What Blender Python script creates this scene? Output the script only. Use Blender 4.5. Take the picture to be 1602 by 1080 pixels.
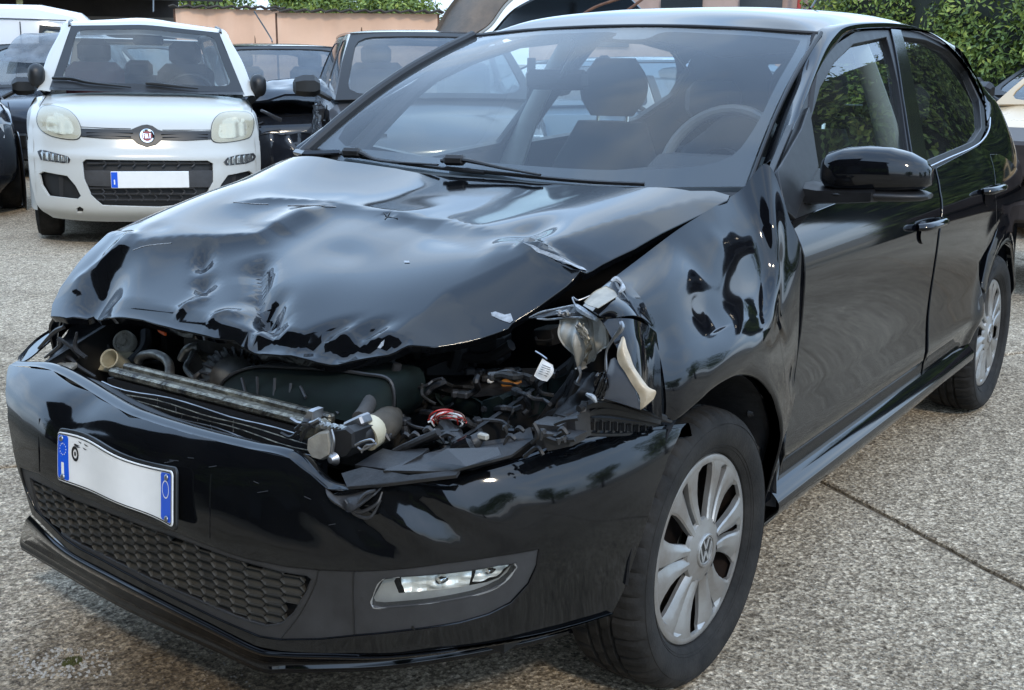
import bpy, math, random
from mathutils import Vector, Matrix, noise
from mathutils.geometry import delaunay_2d_cdt
for o in list(bpy.data.objects): bpy.data.objects.remove(o)
sc = bpy.context.scene
C = sc.collection
R = math.radians
rnd = random.Random(7)

# ------------------------------------------------------------ camera
CAM = Vector((2.1285, 1.7823, 1.2917)); YAW, PIT, ROL, FPX = 3.7429053, -0.2363817, 0.0034966, 1850.0
_f = Vector((math.cos(YAW)*math.cos(PIT), math.sin(YAW)*math.cos(PIT), math.sin(PIT)))
_r = Vector((math.sin(YAW), -math.cos(YAW), 0)); _u = _r.cross(_f)
_r, _u = math.cos(ROL)*_r + math.sin(ROL)*_u, -math.sin(ROL)*_r + math.cos(ROL)*_u
cd = bpy.data.cameras.new('camera'); cam = bpy.data.objects.new('camera', cd); C.objects.link(cam)
cam.matrix_world = Matrix(((_r.x, _u.x, -_f.x, CAM.x), (_r.y, _u.y, -_f.y, CAM.y), (_r.z, _u.z, -_f.z, CAM.z), (0, 0, 0, 1)))
cd.sensor_width = 36; cd.lens = 36*FPX/1602; cd.clip_start = .05; cd.clip_end = 800
sc.camera = cam
# ------------------------------------------------------------ light
SUN_AZ, SUN_EL = R(52), R(38)
w = bpy.data.worlds.new('World'); sc.world = w; w.use_nodes = True
nt = w.node_tree; bg = nt.nodes['Background']
sky = nt.nodes.new('ShaderNodeTexSky'); sky.sky_type = 'NISHITA'; sky.sun_disc = False
sky.sun_elevation = SUN_EL; sky.sun_rotation = math.pi/2 - SUN_AZ; sky.air_density = 1.0; sky.dust_density = 1.0; sky.ozone_density = 1.5
_tc = nt.nodes.new('ShaderNodeTexCoord'); _sp = nt.nodes.new('ShaderNodeSeparateXYZ'); nt.links.new(_tc.outputs['Generated'], _sp.inputs[0])
_rp = nt.nodes.new('ShaderNodeValToRGB'); nt.links.new(_sp.outputs[2], _rp.inputs[0]); _e = _rp.color_ramp.elements
for _k in range(2): _e.new(.5)
for _q, (_p, _c) in zip(_e, ((0, (5.8, 7.6, 9.8)), (.2, (9.0, 12.8, 18.0)), (.55, (10.0, 14.5, 21.0)), (1, (7, 10.5, 16.5)))): _q.position = _p; _q.color = (*[v/24 for v in _c], 1)
_n = nt.nodes.new('ShaderNodeTexNoise'); _n.inputs['Scale'].default_value = 2.2; _n.inputs['Detail'].default_value = 7; _mp = nt.nodes.new('ShaderNodeMapping'); _mp.inputs['Scale'].default_value = (1, 1, 2.6)
nt.links.new(_tc.outputs['Generated'], _mp.inputs[0]); nt.links.new(_mp.outputs[0], _n.inputs[0])
_cl = nt.nodes.new('ShaderNodeValToRGB'); nt.links.new(_n.outputs[0], _cl.inputs[0]); _cl.color_ramp.elements[0].position = .48; _cl.color_ramp.elements[1].position = .72
_m1 = nt.nodes.new('ShaderNodeMix'); _m1.data_type = 'RGBA'; nt.links.new(_cl.outputs[0], _m1.inputs['Factor']); nt.links.new(_rp.outputs[0], _m1.inputs['A']); _m1.inputs['B'].default_value = (.62, .74, .88, 1)
_sc = nt.nodes.new('ShaderNodeVectorMath'); _sc.operation = 'SCALE'; _sc.inputs['Scale'].default_value = 24; nt.links.new(_m1.outputs['Result'], _sc.inputs[0])
_m2 = nt.nodes.new('ShaderNodeMix'); _m2.data_type = 'RGBA'; _m2.inputs['Factor'].default_value = .75; nt.links.new(sky.outputs[0], _m2.inputs['A']); nt.links.new(_sc.outputs[0], _m2.inputs['B'])
nt.links.new(_m2.outputs['Result'], bg.inputs[0]); bg.inputs[1].default_value = .12
sd = bpy.data.lights.new('sun', 'SUN'); sun = bpy.data.objects.new('sun', sd); C.objects.link(sun)
sd.energy = 1.0; sd.angle = R(5); sd.color = (1, .86, .66)
sv = Vector((math.cos(SUN_AZ)*math.cos(SUN_EL), math.sin(SUN_AZ)*math.cos(SUN_EL), math.sin(SUN_EL)))
sun.rotation_euler = sv.to_track_quat('Z', 'Y').to_euler(); sun.location = (3, 8, 9)
sc.view_settings.view_transform = 'Standard'; sc.view_settings.look = 'None'
sc.view_settings.exposure = 0.52; sc.view_settings.gamma = 1
sc.render.engine = 'CYCLES'

# ------------------------------------------------------------ helpers
def tag(o, label=None, cat=None, group=None, kind=None):
    if label: o['label'] = label
    if cat: o['category'] = cat
    if group: o['group'] = group
    if kind: o['kind'] = kind
    return o
def thing(name, label, cat, loc=(0, 0, 0), rz=0, group=None, rx=0):
    o = bpy.data.objects.new(name, None); C.objects.link(o); o.empty_display_size = .2
    o.location = loc; o.rotation_euler = (rx, 0, rz)
    return tag(o, label, cat, group)
def link(name, me, mat=None, parent=None):
    o = bpy.data.objects.new(name, me); C.objects.link(o)
    if mat is not None and not me.materials: me.materials.append(mat)
    if parent: o.parent = parent
    return o
def mk(name, V, F, mat, parent=None, smooth=True, angle=None, normals=None):
    me = bpy.data.meshes.new(name); me.from_pydata([tuple(v) for v in V], [], F); me.update()
    if smooth:
        me.polygons.foreach_set('use_smooth', [True]*len(me.polygons))
        if angle is not None:
            try: me.set_sharp_from_angle(angle=R(angle))
            except Exception: pass
    if normals: me.normals_split_custom_set_from_vertices([tuple(n) for n in normals])
    return link(name, me, mat, parent)
def V3(*a): return Vector(a)
def lerp(a, b, t): return a + (b-a)*t
def sstep(a, b, x):
    t = max(0, min(1, (x-a)/(b-a))); return t*t*(3-2*t)
def interp(tab, x):
    if x <= tab[0][0]: return tab[0][1]
    for (a, p), (b, q) in zip(tab, tab[1:]):
        if x <= b:
            return lerp(p, q, (x-a)/(b-a))
    return tab[-1][1]
def cr(p0, p1, p2, p3, t):
    return .5*((2*p1)+(p2-p0)*t+(2*p0-5*p1+4*p2-p3)*t*t+(3*p1-p0-3*p2+p3)*t*t*t)
def spl(P, t):                     # t in 0..len-1
    n = len(P)-1; i = min(int(t), n-1); f = t-i
    a = P[i-1] if i > 0 else 2*P[0]-P[1]
    d = P[i+2] if i+2 <= n else 2*P[n]-P[n-1]
    return cr(a, P[i], P[i+1], d, f)
def smtab(tab, x):                 # smooth table lookup
    n = len(tab)
    if x <= tab[0][0]: return tab[0][1]
    if x >= tab[-1][0]: return tab[-1][1]
    for i in range(n-1):
        if x <= tab[i+1][0]:
            a, b = tab[i], tab[i+1]; h = b[0]-a[0]; t = (x-a[0])/h
            m0 = (b[1]-tab[i-1][1])/(b[0]-tab[i-1][0]) if i > 0 else (b[1]-a[1])/h
            m1 = (tab[i+2][1]-a[1])/(tab[i+2][0]-a[0]) if i+2 < n else (b[1]-a[1])/h
            return (2*t**3-3*t*t+1)*a[1]+(t**3-2*t*t+t)*h*m0+(-2*t**3+3*t*t)*b[1]+(t**3-t*t)*h*m1
def nz(x, y, z, s=1, o=0): return noise.noise(Vector((x*s+o, y*s+o*1.7, z*s-o)))

class Frame:
    """a local frame (matrix to world) with the photograph's projection in it"""
    def __init__(s, M=Matrix.Identity(4)): s.M = M; s.I = M.inverted()
    def proj(s, P):
        d = s.M @ Vector(P) - CAM; z = d.dot(_f); return (801+FPX*d.dot(_r)/z, 540-FPX*d.dot(_u)/z)
    def U(s, px, py, ax, val):
        o = s.I @ CAM; d = s.I.to_3x3() @ (_f + (px-801)/FPX*_r - (py-540)/FPX*_u)
        i = 'xyz'.index(ax); t = (val-o[i])/d[i]; return o + d*t
    def inv(s, fn, px, py, g):
        u, v = g
        for _ in range(25):
            a = s.proj(fn(u, v)); e = 1e-4
            b = s.proj(fn(u+e, v)); c = s.proj(fn(u, v+e))
            j11, j21 = (b[0]-a[0])/e, (b[1]-a[1])/e; j12, j22 = (c[0]-a[0])/e, (c[1]-a[1])/e
            rx, ry = px-a[0], py-a[1]; det = j11*j22-j12*j21
            if abs(det) < 1e-9: break
            du = (rx*j22-ry*j12)/det; dv = (j11*ry-j21*rx)/det
            m = max(abs(du), abs(dv)); k = min(1, .15/m) if m > 0 else 1
            u += du*k; v += dv*k
            if abs(rx)+abs(ry) < .05: break
        return (u, v)
    def outline(s, fn, pts, g):
        out = []
        for p in pts:
            g = s.inv(fn, p[0], p[1], g); out.append(g)
        return out
W0 = Frame(); U = W0.U

def dens(poly, step, closed=True):
    out = []; n = len(poly)
    for i in range(n if closed else n-1):
        a, b = Vector(poly[i]), Vector(poly[(i+1) % n]); k = max(1, int((b-a).length/step))
        for j in range(k): out.append(a.lerp(b, j/k))
    if not closed: out.append(Vector(poly[-1]))
    return out
def smooth_poly(P, n=6, closed=True):
    P = [Vector(p) for p in P]; N = len(P); out = []
    for i in range(N if closed else N-1):
        a, b, c, d = P[(i-1) % N] if closed or i > 0 else 2*P[0]-P[1], P[i], P[(i+1) % N], P[(i+2) % N] if closed or i+2 < N else 2*P[-1]-P[-2]
        for j in range(n): out.append(cr(a, b, c, d, j/n))
    if not closed: out.append(P[-1])
    return out
def pip(x, y, poly):
    c = False; n = len(poly); j = n-1
    for i in range(n):
        yi, yj = poly[i][1], poly[j][1]
        if (yi > y) != (yj > y) and x < (poly[j][0]-poly[i][0])*(y-yi)/(yj-yi)+poly[i][0]: c = not c
        j = i
    return c
def fnormal(fn, u, v, center, e=1.5e-3):
    p = fn(u, v); a = fn(u+e, v)-fn(u-e, v); b = fn(u, v+e)-fn(u, v-e); n = a.cross(b)
    if n.length < 1e-12: return Vector((0, 0, 1))
    n.normalize()
    if center is not None and n.dot(p-center) < 0: n = -n
    return n
def panel(name, outline, fn, step, mat, parent, center=Vector((-1, 0, .55)), thick=.012, holes=(), off=0.0, extra=(), bstep=None, su=1, sv=1, flip=False):
    """height-field style panel over a 2-D outline, exact normals, rolled rim"""
    bs = bstep or step
    loops = [dens(outline, bs)] + [dens(h, bs) for h in holes]
    pts = []; edges = []
    for L in loops:
        b = len(pts); pts += [Vector((p[0], p[1])) for p in L]
        edges += [(b+i, b+(i+1) % len(L)) for i in range(len(L))]
    x0, x1 = min(p[0] for p in loops[0]), max(p[0] for p in loops[0]); y0, y1 = min(p[1] for p in loops[0]), max(p[1] for p in loops[0])
    sx, sy = step*su, step*sv
    y = y0+sy/2; row = 0
    grid = []
    while y < y1:
        x = x0+sx/2
        while x < x1:
            if pip(x, y, loops[0]) and not any(pip(x, y, L) for L in loops[1:]): grid.append(Vector((x, y)))
            x += sx
        y += sy
    nb = len(pts)
    bp = [tuple(p) for p in pts]
    cell = {}
    for p in bp: cell.setdefault((int(p[0]//sx), int(p[1]//sy)), []).append(p)
    for g in grid:
        ok = True; cx, cy = int(g[0]//sx), int(g[1]//sy)
        for i in (-1, 0, 1):
            for j in (-1, 0, 1):
                for p in cell.get((cx+i, cy+j), ()):
                    if ((p[0]-g[0])/sx)**2+((p[1]-g[1])/sy)**2 < .2: ok = False
        if ok: pts.append(g)
    for e in extra: pts.append(Vector(e))
    vo, eo, fo, ov, oe, of = delaunay_2d_cdt(pts, edges, [], 0, 1e-7)
    F = []
    for f in fo:
        cx = sum(vo[i][0] for i in f)/len(f); cy = sum(vo[i][1] for i in f)/len(f)
        if pip(cx, cy, loops[0]) and not any(pip(cx, cy, L) for L in loops[1:]): F.append(tuple(f))
    V = []; N = []
    for p in vo:
        n = fnormal(fn, p[0], p[1], center)
        if flip: n = -n
        V.append(fn(p[0], p[1])+n*off); N.append(n)
    F2 = []
    for f in F:
        a, b, c = V[f[0]], V[f[1]], V[f[2]]
        F2.append(f if (b-a).cross(c-a).dot(N[f[0]]) > 0 else tuple(reversed(f)))
    ed = {}
    for f in F2:
        for i in range(len(f)):
            a, b = f[i], f[(i+1) % len(f)]
            if (b, a) in ed: ed.pop((b, a))
            else: ed[(a, b)] = 1
    if thick:
        m1 = {}; m2 = {}; m3 = {}
        nb_ = {}
        for (a, b) in ed:
            t = (V[b]-V[a]).normalized(); o = t.cross((N[a]+N[b]).normalized())
            nb_.setdefault(a, Vector()); nb_.setdefault(b, Vector()); nb_[a] += o; nb_[b] += o
        for k, o in nb_.items():
            o.normalize(); r = min(.003, abs(thick)*.4)
            m1[k] = len(V); V.append(V[k]+o*r*.7-N[k]*r*.3); N.append((N[k]+o).normalized())
            m2[k] = len(V); V.append(V[k]+o*r-N[k]*r); N.append(o)
            m3[k] = len(V); V.append(V[k]+o*r*.6-N[k]*thick); N.append(o)
        for (a, b) in ed:
            F2 += [(a, m1[a], m1[b], b), (m1[a], m2[a], m2[b], m1[b]), (m2[a], m3[a], m3[b], m2[b])]
        F2[:] = F2
    return mk(name, V, F2, mat, parent, normals=N)
def surf(name, rows, nu, nv, mat, parent, thick=0, disp=None, center=None, closed=False, edge_rim=True, smooth=True):
    """tensor Catmull-Rom surface through rows of 3-D points"""
    rows = [[Vector(p) for p in r] for r in rows]; a, b = len(rows)-1, len(rows[0])-1
    def fn(u, v):              # u along row 0..1, v across 0..1
        u = min(max(u, -.01), 1.01); v = min(max(v, -.01), 1.01)
        p = spl([spl(r, u*b) for r in rows], v*a)
        return disp(p, u, v) if disp else p
    V = []; N = []
    for j in range(nv+1):
        for i in range(nu+1):
            u, v = i/nu, j/nv
            V.append(fn(u, v)); N.append(fnormal(fn, u, v, center, 2e-3))
    F = []
    for j in range(nv):
        for i in range(nu):
            q = j*(nu+1)+i; F.append((q, q+1, q+nu+2, q+nu+1))
    # orientation
    f = F[len(F)//2]
    if (V[f[1]]-V[f[0]]).cross(V[f[2]]-V[f[0]]).dot(N[f[0]]) < 0:
        if center is None: N = [-n for n in N]
        else: F = [tuple(reversed(q)) for q in F]
    if thick:
        loop = list(range(nu+1)) + [j*(nu+1)+nu for j in range(1, nv+1)] + [nv*(nu+1)+i for i in range(nu-1, -1, -1)] + [j*(nu+1) for j in range(nv-1, 0, -1)]
        b0 = len(V)
        for k in loop: V.append(V[k]-N[k]*thick); N.append(Vector((0, 0, 0)))
        b1 = len(V)
        for k in loop: V.append(V[k]*1); N.append(Vector((0, 0, 0)))
        L = len(loop)
        for i in range(L): F.append((b1+i, b1+(i+1) % L, b0+(i+1) % L, b0+i))
    return mk(name, V, F, mat, parent, smooth=smooth, normals=N if smooth else None), fn

class MB:
    """collects primitives, builds ONE mesh"""
    def __init__(s): s.V = []; s.F = []
    def add(s, V, F):
        b = len(s.V); s.V += [Vector(v) for v in V]; s.F += [tuple(b+i for i in f) for f in F]; return s
    def box(s, c, d, rot=None, taper=1.0):
        c = Vector(c); x, y, z = d[0]/2, d[1]/2, d[2]/2
        V = [Vector((i*x*(taper if k > 0 else 1), j*y*(taper if k > 0 else 1), k*z)) for k in (-1, 1) for j in (-1, 1) for i in (-1, 1)]
        if rot is not None: V = [rot @ v for v in V]
        return s.add([c+v for v in V], [(0, 2, 3, 1), (4, 5, 7, 6), (0, 1, 5, 4), (1, 3, 7, 5), (3, 2, 6, 7), (2, 0, 4, 6)])
    def rbox(s, c, d, r=.01, rot=None):   # chamfered box
        c = Vector(c); h = Vector(d)/2; r = min(r, min(h)*.95); V = []; F = []
        import itertools
        idx = {}
        for sx in (-1, 1):
            for sy in (-1, 1):
                for sz in (-1, 1):
                    for a in range(3):
                        p = [sx*(h[0]-r), sy*(h[1]-r), sz*(h[2]-r)]; p[a] += (sx, sy, sz)[a]*r
                        idx[(sx, sy, sz, a)] = len(V); V.append(Vector(p))
        for a in range(3):
            b, c2 = (a+1) % 3, (a+2) % 3
            for sg in (-1, 1):
                q = []
                for (i, j) in ((-1, -1), (1, -1), (1, 1), (-1, 1)):
                    k = [0, 0, 0]; k[a] = sg; k[b] = i; k[c2] = j; q.append(idx[(*k, a)])
                F.append(tuple(q) if sg > 0 else tuple(reversed(q)))
            for i in (-1, 1):      # edges along axis a
                for j in (-1, 1):
                    k0 = [0, 0, 0]; k1 = [0, 0, 0]; k0[a] = -1; k1[a] = 1; k0[b] = k1[b] = i; k0[c2] = k1[c2] = j
                    q = (idx[(*k0, b)], idx[(*k1, b)], idx[(*k1, c2)], idx[(*k0, c2)])
                    F.append(q if i*j < 0 else tuple(reversed(q)))
        for sx in (-1, 1):
            for sy in (-1, 1):
                for sz in (-1, 1):
                    q = tuple(idx[(sx, sy, sz, a)] for a in range(3)); F.append(q if sx*sy*sz > 0 else tuple(reversed(q)))
        if rot is not None: V = [rot @ v for v in V]
        return s.add([c+v for v in V], F)
    def tube(s, P, r, n=8, cap=True, sq=1.0):
        P = [Vector(p) for p in P]; m = len(P); rs = r if isinstance(r, (list, tuple)) else [r]*m
        up = None; V = []; F = []
        for i, p in enumerate(P):
            t = (P[min(i+1, m-1)]-P[max(i-1, 0)]).normalized()
            if up is None:
                up = Vector((0, 0, 1)) if abs(t.z) < .9 else Vector((1, 0, 0))
            a = (up - t*up.dot(t)).normalized(); up = a; b = t.cross(a)
            for k in range(n):
                g = 2*math.pi*k/n; V.append(p+(a*math.cos(g)*sq+b*math.sin(g))*rs[i])
        for i in range(m-1):
            for k in range(n):
                F.append((i*n+k, i*n+(k+1) % n, (i+1)*n+(k+1) % n, (i+1)*n+k))
        if cap: F.append(tuple(range(n-1, -1, -1))); F.append(tuple((m-1)*n+k for k in range(n)))
        return s.add(V, F)
    def lathe(s, prof, n=48, axis='y', c=(0, 0, 0), close=False, rot=None):
        c = Vector(c); V = []; F = []; m = len(prof)
        for k in range(n):
            g = 2*math.pi*k/n
            for (r, h) in prof:
                if axis == 'y': v = Vector((r*math.cos(g), h, r*math.sin(g)))
                elif axis == 'x': v = Vector((h, r*math.cos(g), r*math.sin(g)))
                else: v = Vector((r*math.cos(g), r*math.sin(g), h))
                V.append(c+(rot @ v if rot is not None else v))
        for k in range(n):
            for j in range(m-1):
                a = k*m+j; b = ((k+1) % n)*m+j; F.append((a, b, b+1, a+1))
        return s.add(V, F)
    def prism(s, poly, fn, d):        # poly in 2-D, fn(x,y,h)->3-D, extruded 0..d
        n = len(poly); V = [fn(p[0], p[1], 0) for p in poly]+[fn(p[0], p[1], d) for p in poly]
        F = [tuple(range(n)), tuple(range(2*n-1, n-1, -1))]+[(i, n+i, n+(i+1) % n, (i+1) % n) for i in range(n)]
        return s.add(V, F)
    def loft(s, rings, closed=True, cap=True):
        n = len(rings[0]); V = [p for r_ in rings for p in r_]; F = []
        for i in range(len(rings)-1):
            for k in range(n if closed else n-1):
                F.append((i*n+k, i*n+(k+1) % n, (i+1)*n+(k+1) % n, (i+1)*n+k))
        if cap and closed: F += [tuple(range(n-1, -1, -1)), tuple((len(rings)-1)*n+k for k in range(n))]
        return s.add(V, F)
    def build(s, name, mat, parent=None, smooth=True, angle=35, fix=True):
        import bmesh
        me = bpy.data.meshes.new(name); me.from_pydata([tuple(v) for v in s.V], [], s.F); me.update()
        if fix:
            bm = bmesh.new(); bm.from_mesh(me); bmesh.ops.recalc_face_normals(bm, faces=bm.faces); bm.to_mesh(me); bm.free()
        if smooth:
            me.polygons.foreach_set('use_smooth', [True]*len(me.polygons)); me.set_sharp_from_angle(angle=R(angle))
        return link(name, me, mat, parent)
def tube_part(name, P, r, mat, parent, n=8, k=5, **kw):
    P = [Vector(p) for p in P]
    if len(P) > 2: P = smooth_poly(P, k, closed=False)
    return MB().tube(P, r if not isinstance(r, (list, tuple)) else [smtab(list(zip(range(len(r)), r)), (len(r)-1)*i/(len(P)-1)) for i in range(len(P))], n, **kw).build(name, mat, parent)
def clone(o, parent=None):
    c = o.copy(); C.objects.link(c)
    if parent is not None: c.parent = parent
    for ch in o.children: clone(ch, c)
    return c

# ------------------------------------------------------------ materials
def mat(name, col=(.5, .5, .5), rough=.5, metal=0, spec=.5, coat=0, ior=1.5):
    m = bpy.data.materials.new(name); m.use_nodes = True; b = m.node_tree.nodes['Principled BSDF']
    b.inputs['Base Color'].default_value = (*col, 1); b.inputs['Roughness'].default_value = rough
    b.inputs['Metallic'].default_value = metal; b.inputs['Specular IOR Level'].default_value = spec
    b.inputs['IOR'].default_value = ior
    b.inputs['Coat Weight'].default_value = coat; b.inputs['Coat Roughness'].default_value = .03
    return m
def nd(m, t, **kw):
    n = m.node_tree.nodes.new(t)
    for k, v in kw.items():
        if k.startswith('i_'): n.inputs[k[2:].replace('_', ' ')].default_value = v
        else: setattr(n, k, v)
    return n
def lk(m, a, b): m.node_tree.links.new(a, b)
def coords(m, scale=(1, 1, 1)):
    tc = nd(m, 'ShaderNodeTexCoord'); mp = nd(m, 'ShaderNodeMapping'); mp.inputs['Scale'].default_value = scale
    lk(m, tc.outputs['Object'], mp.inputs[0]); return mp.outputs[0]
def ramp(m, src, stops):
    r = nd(m, 'ShaderNodeValToRGB'); el = r.color_ramp.elements
    while len(el) < len(stops): el.new(.5)
    for e, (p, c) in zip(el, stops): e.position = p; e.color = (*c, 1) if len(c) == 3 else c
    lk(m, src, r.inputs[0]); return r.outputs[0]
def varied(name, col, rough=.5, amt=.3, scale=8, metal=0, bump=0, bscale=60, spec=.5, col2=None, detail=6, stretch=(1, 1, 1)):
    """colour that wanders by noise, roughness too, optional bump"""
    m = mat(name, col, rough, metal, spec); b = m.node_tree.nodes['Principled BSDF']
    co = coords(m, stretch)
    n = nd(m, 'ShaderNodeTexNoise', i_Scale=scale, i_Detail=detail); n.inputs['Roughness'].default_value = .65; lk(m, co, n.inputs[0])
    c2 = col2 or tuple(c*(1-amt) for c in col)
    o = ramp(m, n.outputs[0], [(.35, c2), (.65, col)]); lk(m, o, b.inputs['Base Color'])
    mr = nd(m, 'ShaderNodeMapRange'); mr.inputs['To Min'].default_value = max(.02, rough-.12); mr.inputs['To Max'].default_value = min(1, rough+.12)
    lk(m, n.outputs[0], mr.inputs[0]); lk(m, mr.outputs[0], b.inputs['Roughness'])
    if bump:
        n2 = nd(m, 'ShaderNodeTexNoise', i_Scale=bscale, i_Detail=4); lk(m, co, n2.inputs[0])
        bp = nd(m, 'ShaderNodeBump'); bp.inputs['Strength'].default_value = bump; bp.inputs['Distance'].default_value = .004
        lk(m, n2.outputs[0], bp.inputs['Height']); lk(m, bp.outputs[0], b.inputs['Normal'])
    return m
def paint(name, col, rough=.05, flake=0, dust=.5, dcol=(.16, .15, .13), spec=.5):
    m = mat(name, col, rough, 0, spec); b = m.node_tree.nodes['Principled BSDF']; co = coords(m)
    n = nd(m, 'ShaderNodeTexNoise', i_Scale=5, i_Detail=8); n.inputs['Roughness'].default_value = .7; lk(m, co, n.inputs[0])
    v = nd(m, 'ShaderNodeTexVoronoi', i_Scale=130); lk(m, co, v.inputs[0])
    sp = nd(m, 'ShaderNodeMath', operation='LESS_THAN'); sp.inputs[1].default_value = .09; lk(m, v.outputs['Distance'], sp.inputs[0])
    n3 = nd(m, 'ShaderNodeTexNoise', i_Scale=23); lk(m, co, n3.inputs[0])
    g3 = nd(m, 'ShaderNodeMath', operation='GREATER_THAN'); g3.inputs[1].default_value = .6; lk(m, n3.outputs[0], g3.inputs[0])
    sp2 = nd(m, 'ShaderNodeMath', operation='MULTIPLY'); lk(m, sp.outputs[0], sp2.inputs[0]); lk(m, g3.outputs[0], sp2.inputs[1])
    mr = nd(m, 'ShaderNodeMapRange'); mr.inputs['From Min'].default_value = .35; mr.inputs['From Max'].default_value = .8
    mr.inputs['To Min'].default_value = .01*dust; mr.inputs['To Max'].default_value = .10*dust; lk(m, n.outputs[0], mr.inputs[0])
    ad = nd(m, 'ShaderNodeMath', operation='MULTIPLY_ADD'); ad.inputs[1].default_value = .35*dust; lk(m, sp2.outputs[0], ad.inputs[0]); lk(m, mr.outputs[0], ad.inputs[2])
    mx = nd(m, 'ShaderNodeMix', data_type='RGBA'); mx.inputs['A'].default_value = (*col, 1); mx.inputs['B'].default_value = (*dcol, 1)
    lk(m, ad.outputs[0], mx.inputs['Factor']); lk(m, mx.outputs['Result'], b.inputs['Base Color'])
    r2 = nd(m, 'ShaderNodeMapRange'); r2.inputs['To Min'].default_value = rough; r2.inputs['To Max'].default_value = rough+.06
    lk(m, n.outputs[0], r2.inputs[0]); lk(m, r2.outputs[0], b.inputs['Roughness'])
    return m
def glassm(name, tint=(.8, .86, .86), ior=1.6, rough=0, dust=.0, dcol=(.5, .5, .48)):
    m = bpy.data.materials.new(name); m.use_nodes = True; t = m.node_tree; t.nodes.remove(t.nodes['Principled BSDF'])
    out = t.nodes['Material Output']
    tr = nd(m, 'ShaderNodeBsdfTransparent'); tr.inputs[0].default_value = (*tint, 1)
    gl = nd(m, 'ShaderNodeBsdfGlossy'); gl.inputs['Roughness'].default_value = rough
    fr = nd(m, 'ShaderNodeFresnel'); fr.inputs[0].default_value = ior
    ge = nd(m, 'ShaderNodeNewGeometry'); io = nd(m, 'ShaderNodeMapRange'); io.inputs['To Min'].default_value = ior; io.inputs['To Max'].default_value = 1/ior
    lk(m, ge.outputs['Backfacing'], io.inputs[0]); lk(m, io.outputs[0], fr.inputs[0])      # a thin pane reflects alike from both sides
    mx = nd(m, 'ShaderNodeMixShader'); lk(m, fr.outputs[0], mx.inputs[0]); lk(m, tr.outputs[0], mx.inputs[1]); lk(m, gl.outputs[0], mx.inputs[2])
    o = mx
    if dust:
        df = nd(m, 'ShaderNodeBsdfDiffuse'); df.inputs[0].default_value = (*dcol, 1)
        n = nd(m, 'ShaderNodeTexNoise', i_Scale=6, i_Detail=8); lk(m, coords(m), n.inputs[0])
        mr = nd(m, 'ShaderNodeMapRange'); mr.inputs['From Min'].default_value = .3; mr.inputs['From Max'].default_value = .75; mr.inputs['To Min'].default_value = dust*.4; mr.inputs['To Max'].default_value = dust*1.3
        lk(m, n.outputs[0], mr.inputs[0])
        m2 = nd(m, 'ShaderNodeMixShader'); lk(m, mr.outputs[0], m2.inputs[0]); lk(m, mx.outputs[0], m2.inputs[1]); lk(m, df.outputs[0], m2.inputs[2]); o = m2
    lk(m, o.outputs[0], out.inputs[0]); return m

BLK = paint('black_paint', (.002, .0025, .004), .022, dust=.18)
BLKD = paint('black_paint_dusty', (.002, .0025, .0035), .035, dust=.25)
for _m in (BLK, BLKD): _m.node_tree.nodes['Principled BSDF'].inputs['IOR'].default_value = 1.48
GLASS = glassm('windscreen_glass', (.91, .96, .97), 1.72, dust=.03, dcol=(.55, .58, .60))
SGLASS = glassm('side_glass', (.75, .82, .8), 2.0, dust=.015)
LENS = glassm('clear_lens', (.95, .97, .97), 1.45)
TRIM = varied('black_trim', (.009, .009, .010), .45, .3, 30)
GLOSSTRIM = mat('gloss_black_trim', (.006, .006, .007), .12)
PLAST = varied('grey_bumper_plastic', (.036, .036, .038), .5, .35, 14, bump=.25, bscale=900)
DARKPL = varied('dark_plastic', (.012, .012, .013), .55, .4, 30)
MIDPL = varied('worn_black_plastic', (.03, .03, .032), .5, .5, 22, bump=.3, bscale=80)
RUB = varied('tyre_rubber', (.010, .0095, .009), .8, .3, 12, bump=.3, bscale=160, col2=(.024, .022, .020), spec=.25)
SILV = varied('silver_cover', (.35, .35, .34), .34, .15, 9, metal=.6, col2=(.24, .22, .20))
ALU = varied('dull_aluminium', (.45, .45, .43), .38, .5, 25, metal=.85, bump=.5, bscale=120)
STEEL = varied('bare_steel', (.35, .35, .36), .35, .4, 20, metal=.9)
RUST = varied('rusty_steel', (.16, .07, .035), .8, .5, 20, bump=.4, bscale=90)
CHROME = mat('chrome', (.8, .8, .8), .06, 1)
CHIP = varied('bare_primer', (.40, .43, .46), .5, .5, 90, bump=.5, bscale=200)
CREAM = varied('cream_plastic', (.55, .50, .36), .45, .25, 18)
LAMPBK = varied('pale_lamp_housing', (.40, .38, .33), .42, .35, 25, bump=.4, bscale=45)
GREENPL = varied('dark_green_plastic', (.005, .011, .010), .75, .5, 26, spec=.2)
FABRIC = varied('dark_seat_fabric', (.022, .023, .027), .9, .3, 60)
DASH = varied('dashboard_plastic', (.028, .029, .031), .7, .2, 40)
BEIGE = varied('pale_interior_trim', (.30, .30, .28), .7, .15, 14)
WHITE = varied('plate_white', (.82, .82, .80), .35, .05, 20)
BLUE = mat('plate_blue', (.005, .09, .62), .35)
PLBLACK = mat('plate_black', (.01, .01, .01), .4)
ORANGE = mat('orange_plastic', (.8, .12, .02), .4)
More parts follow.
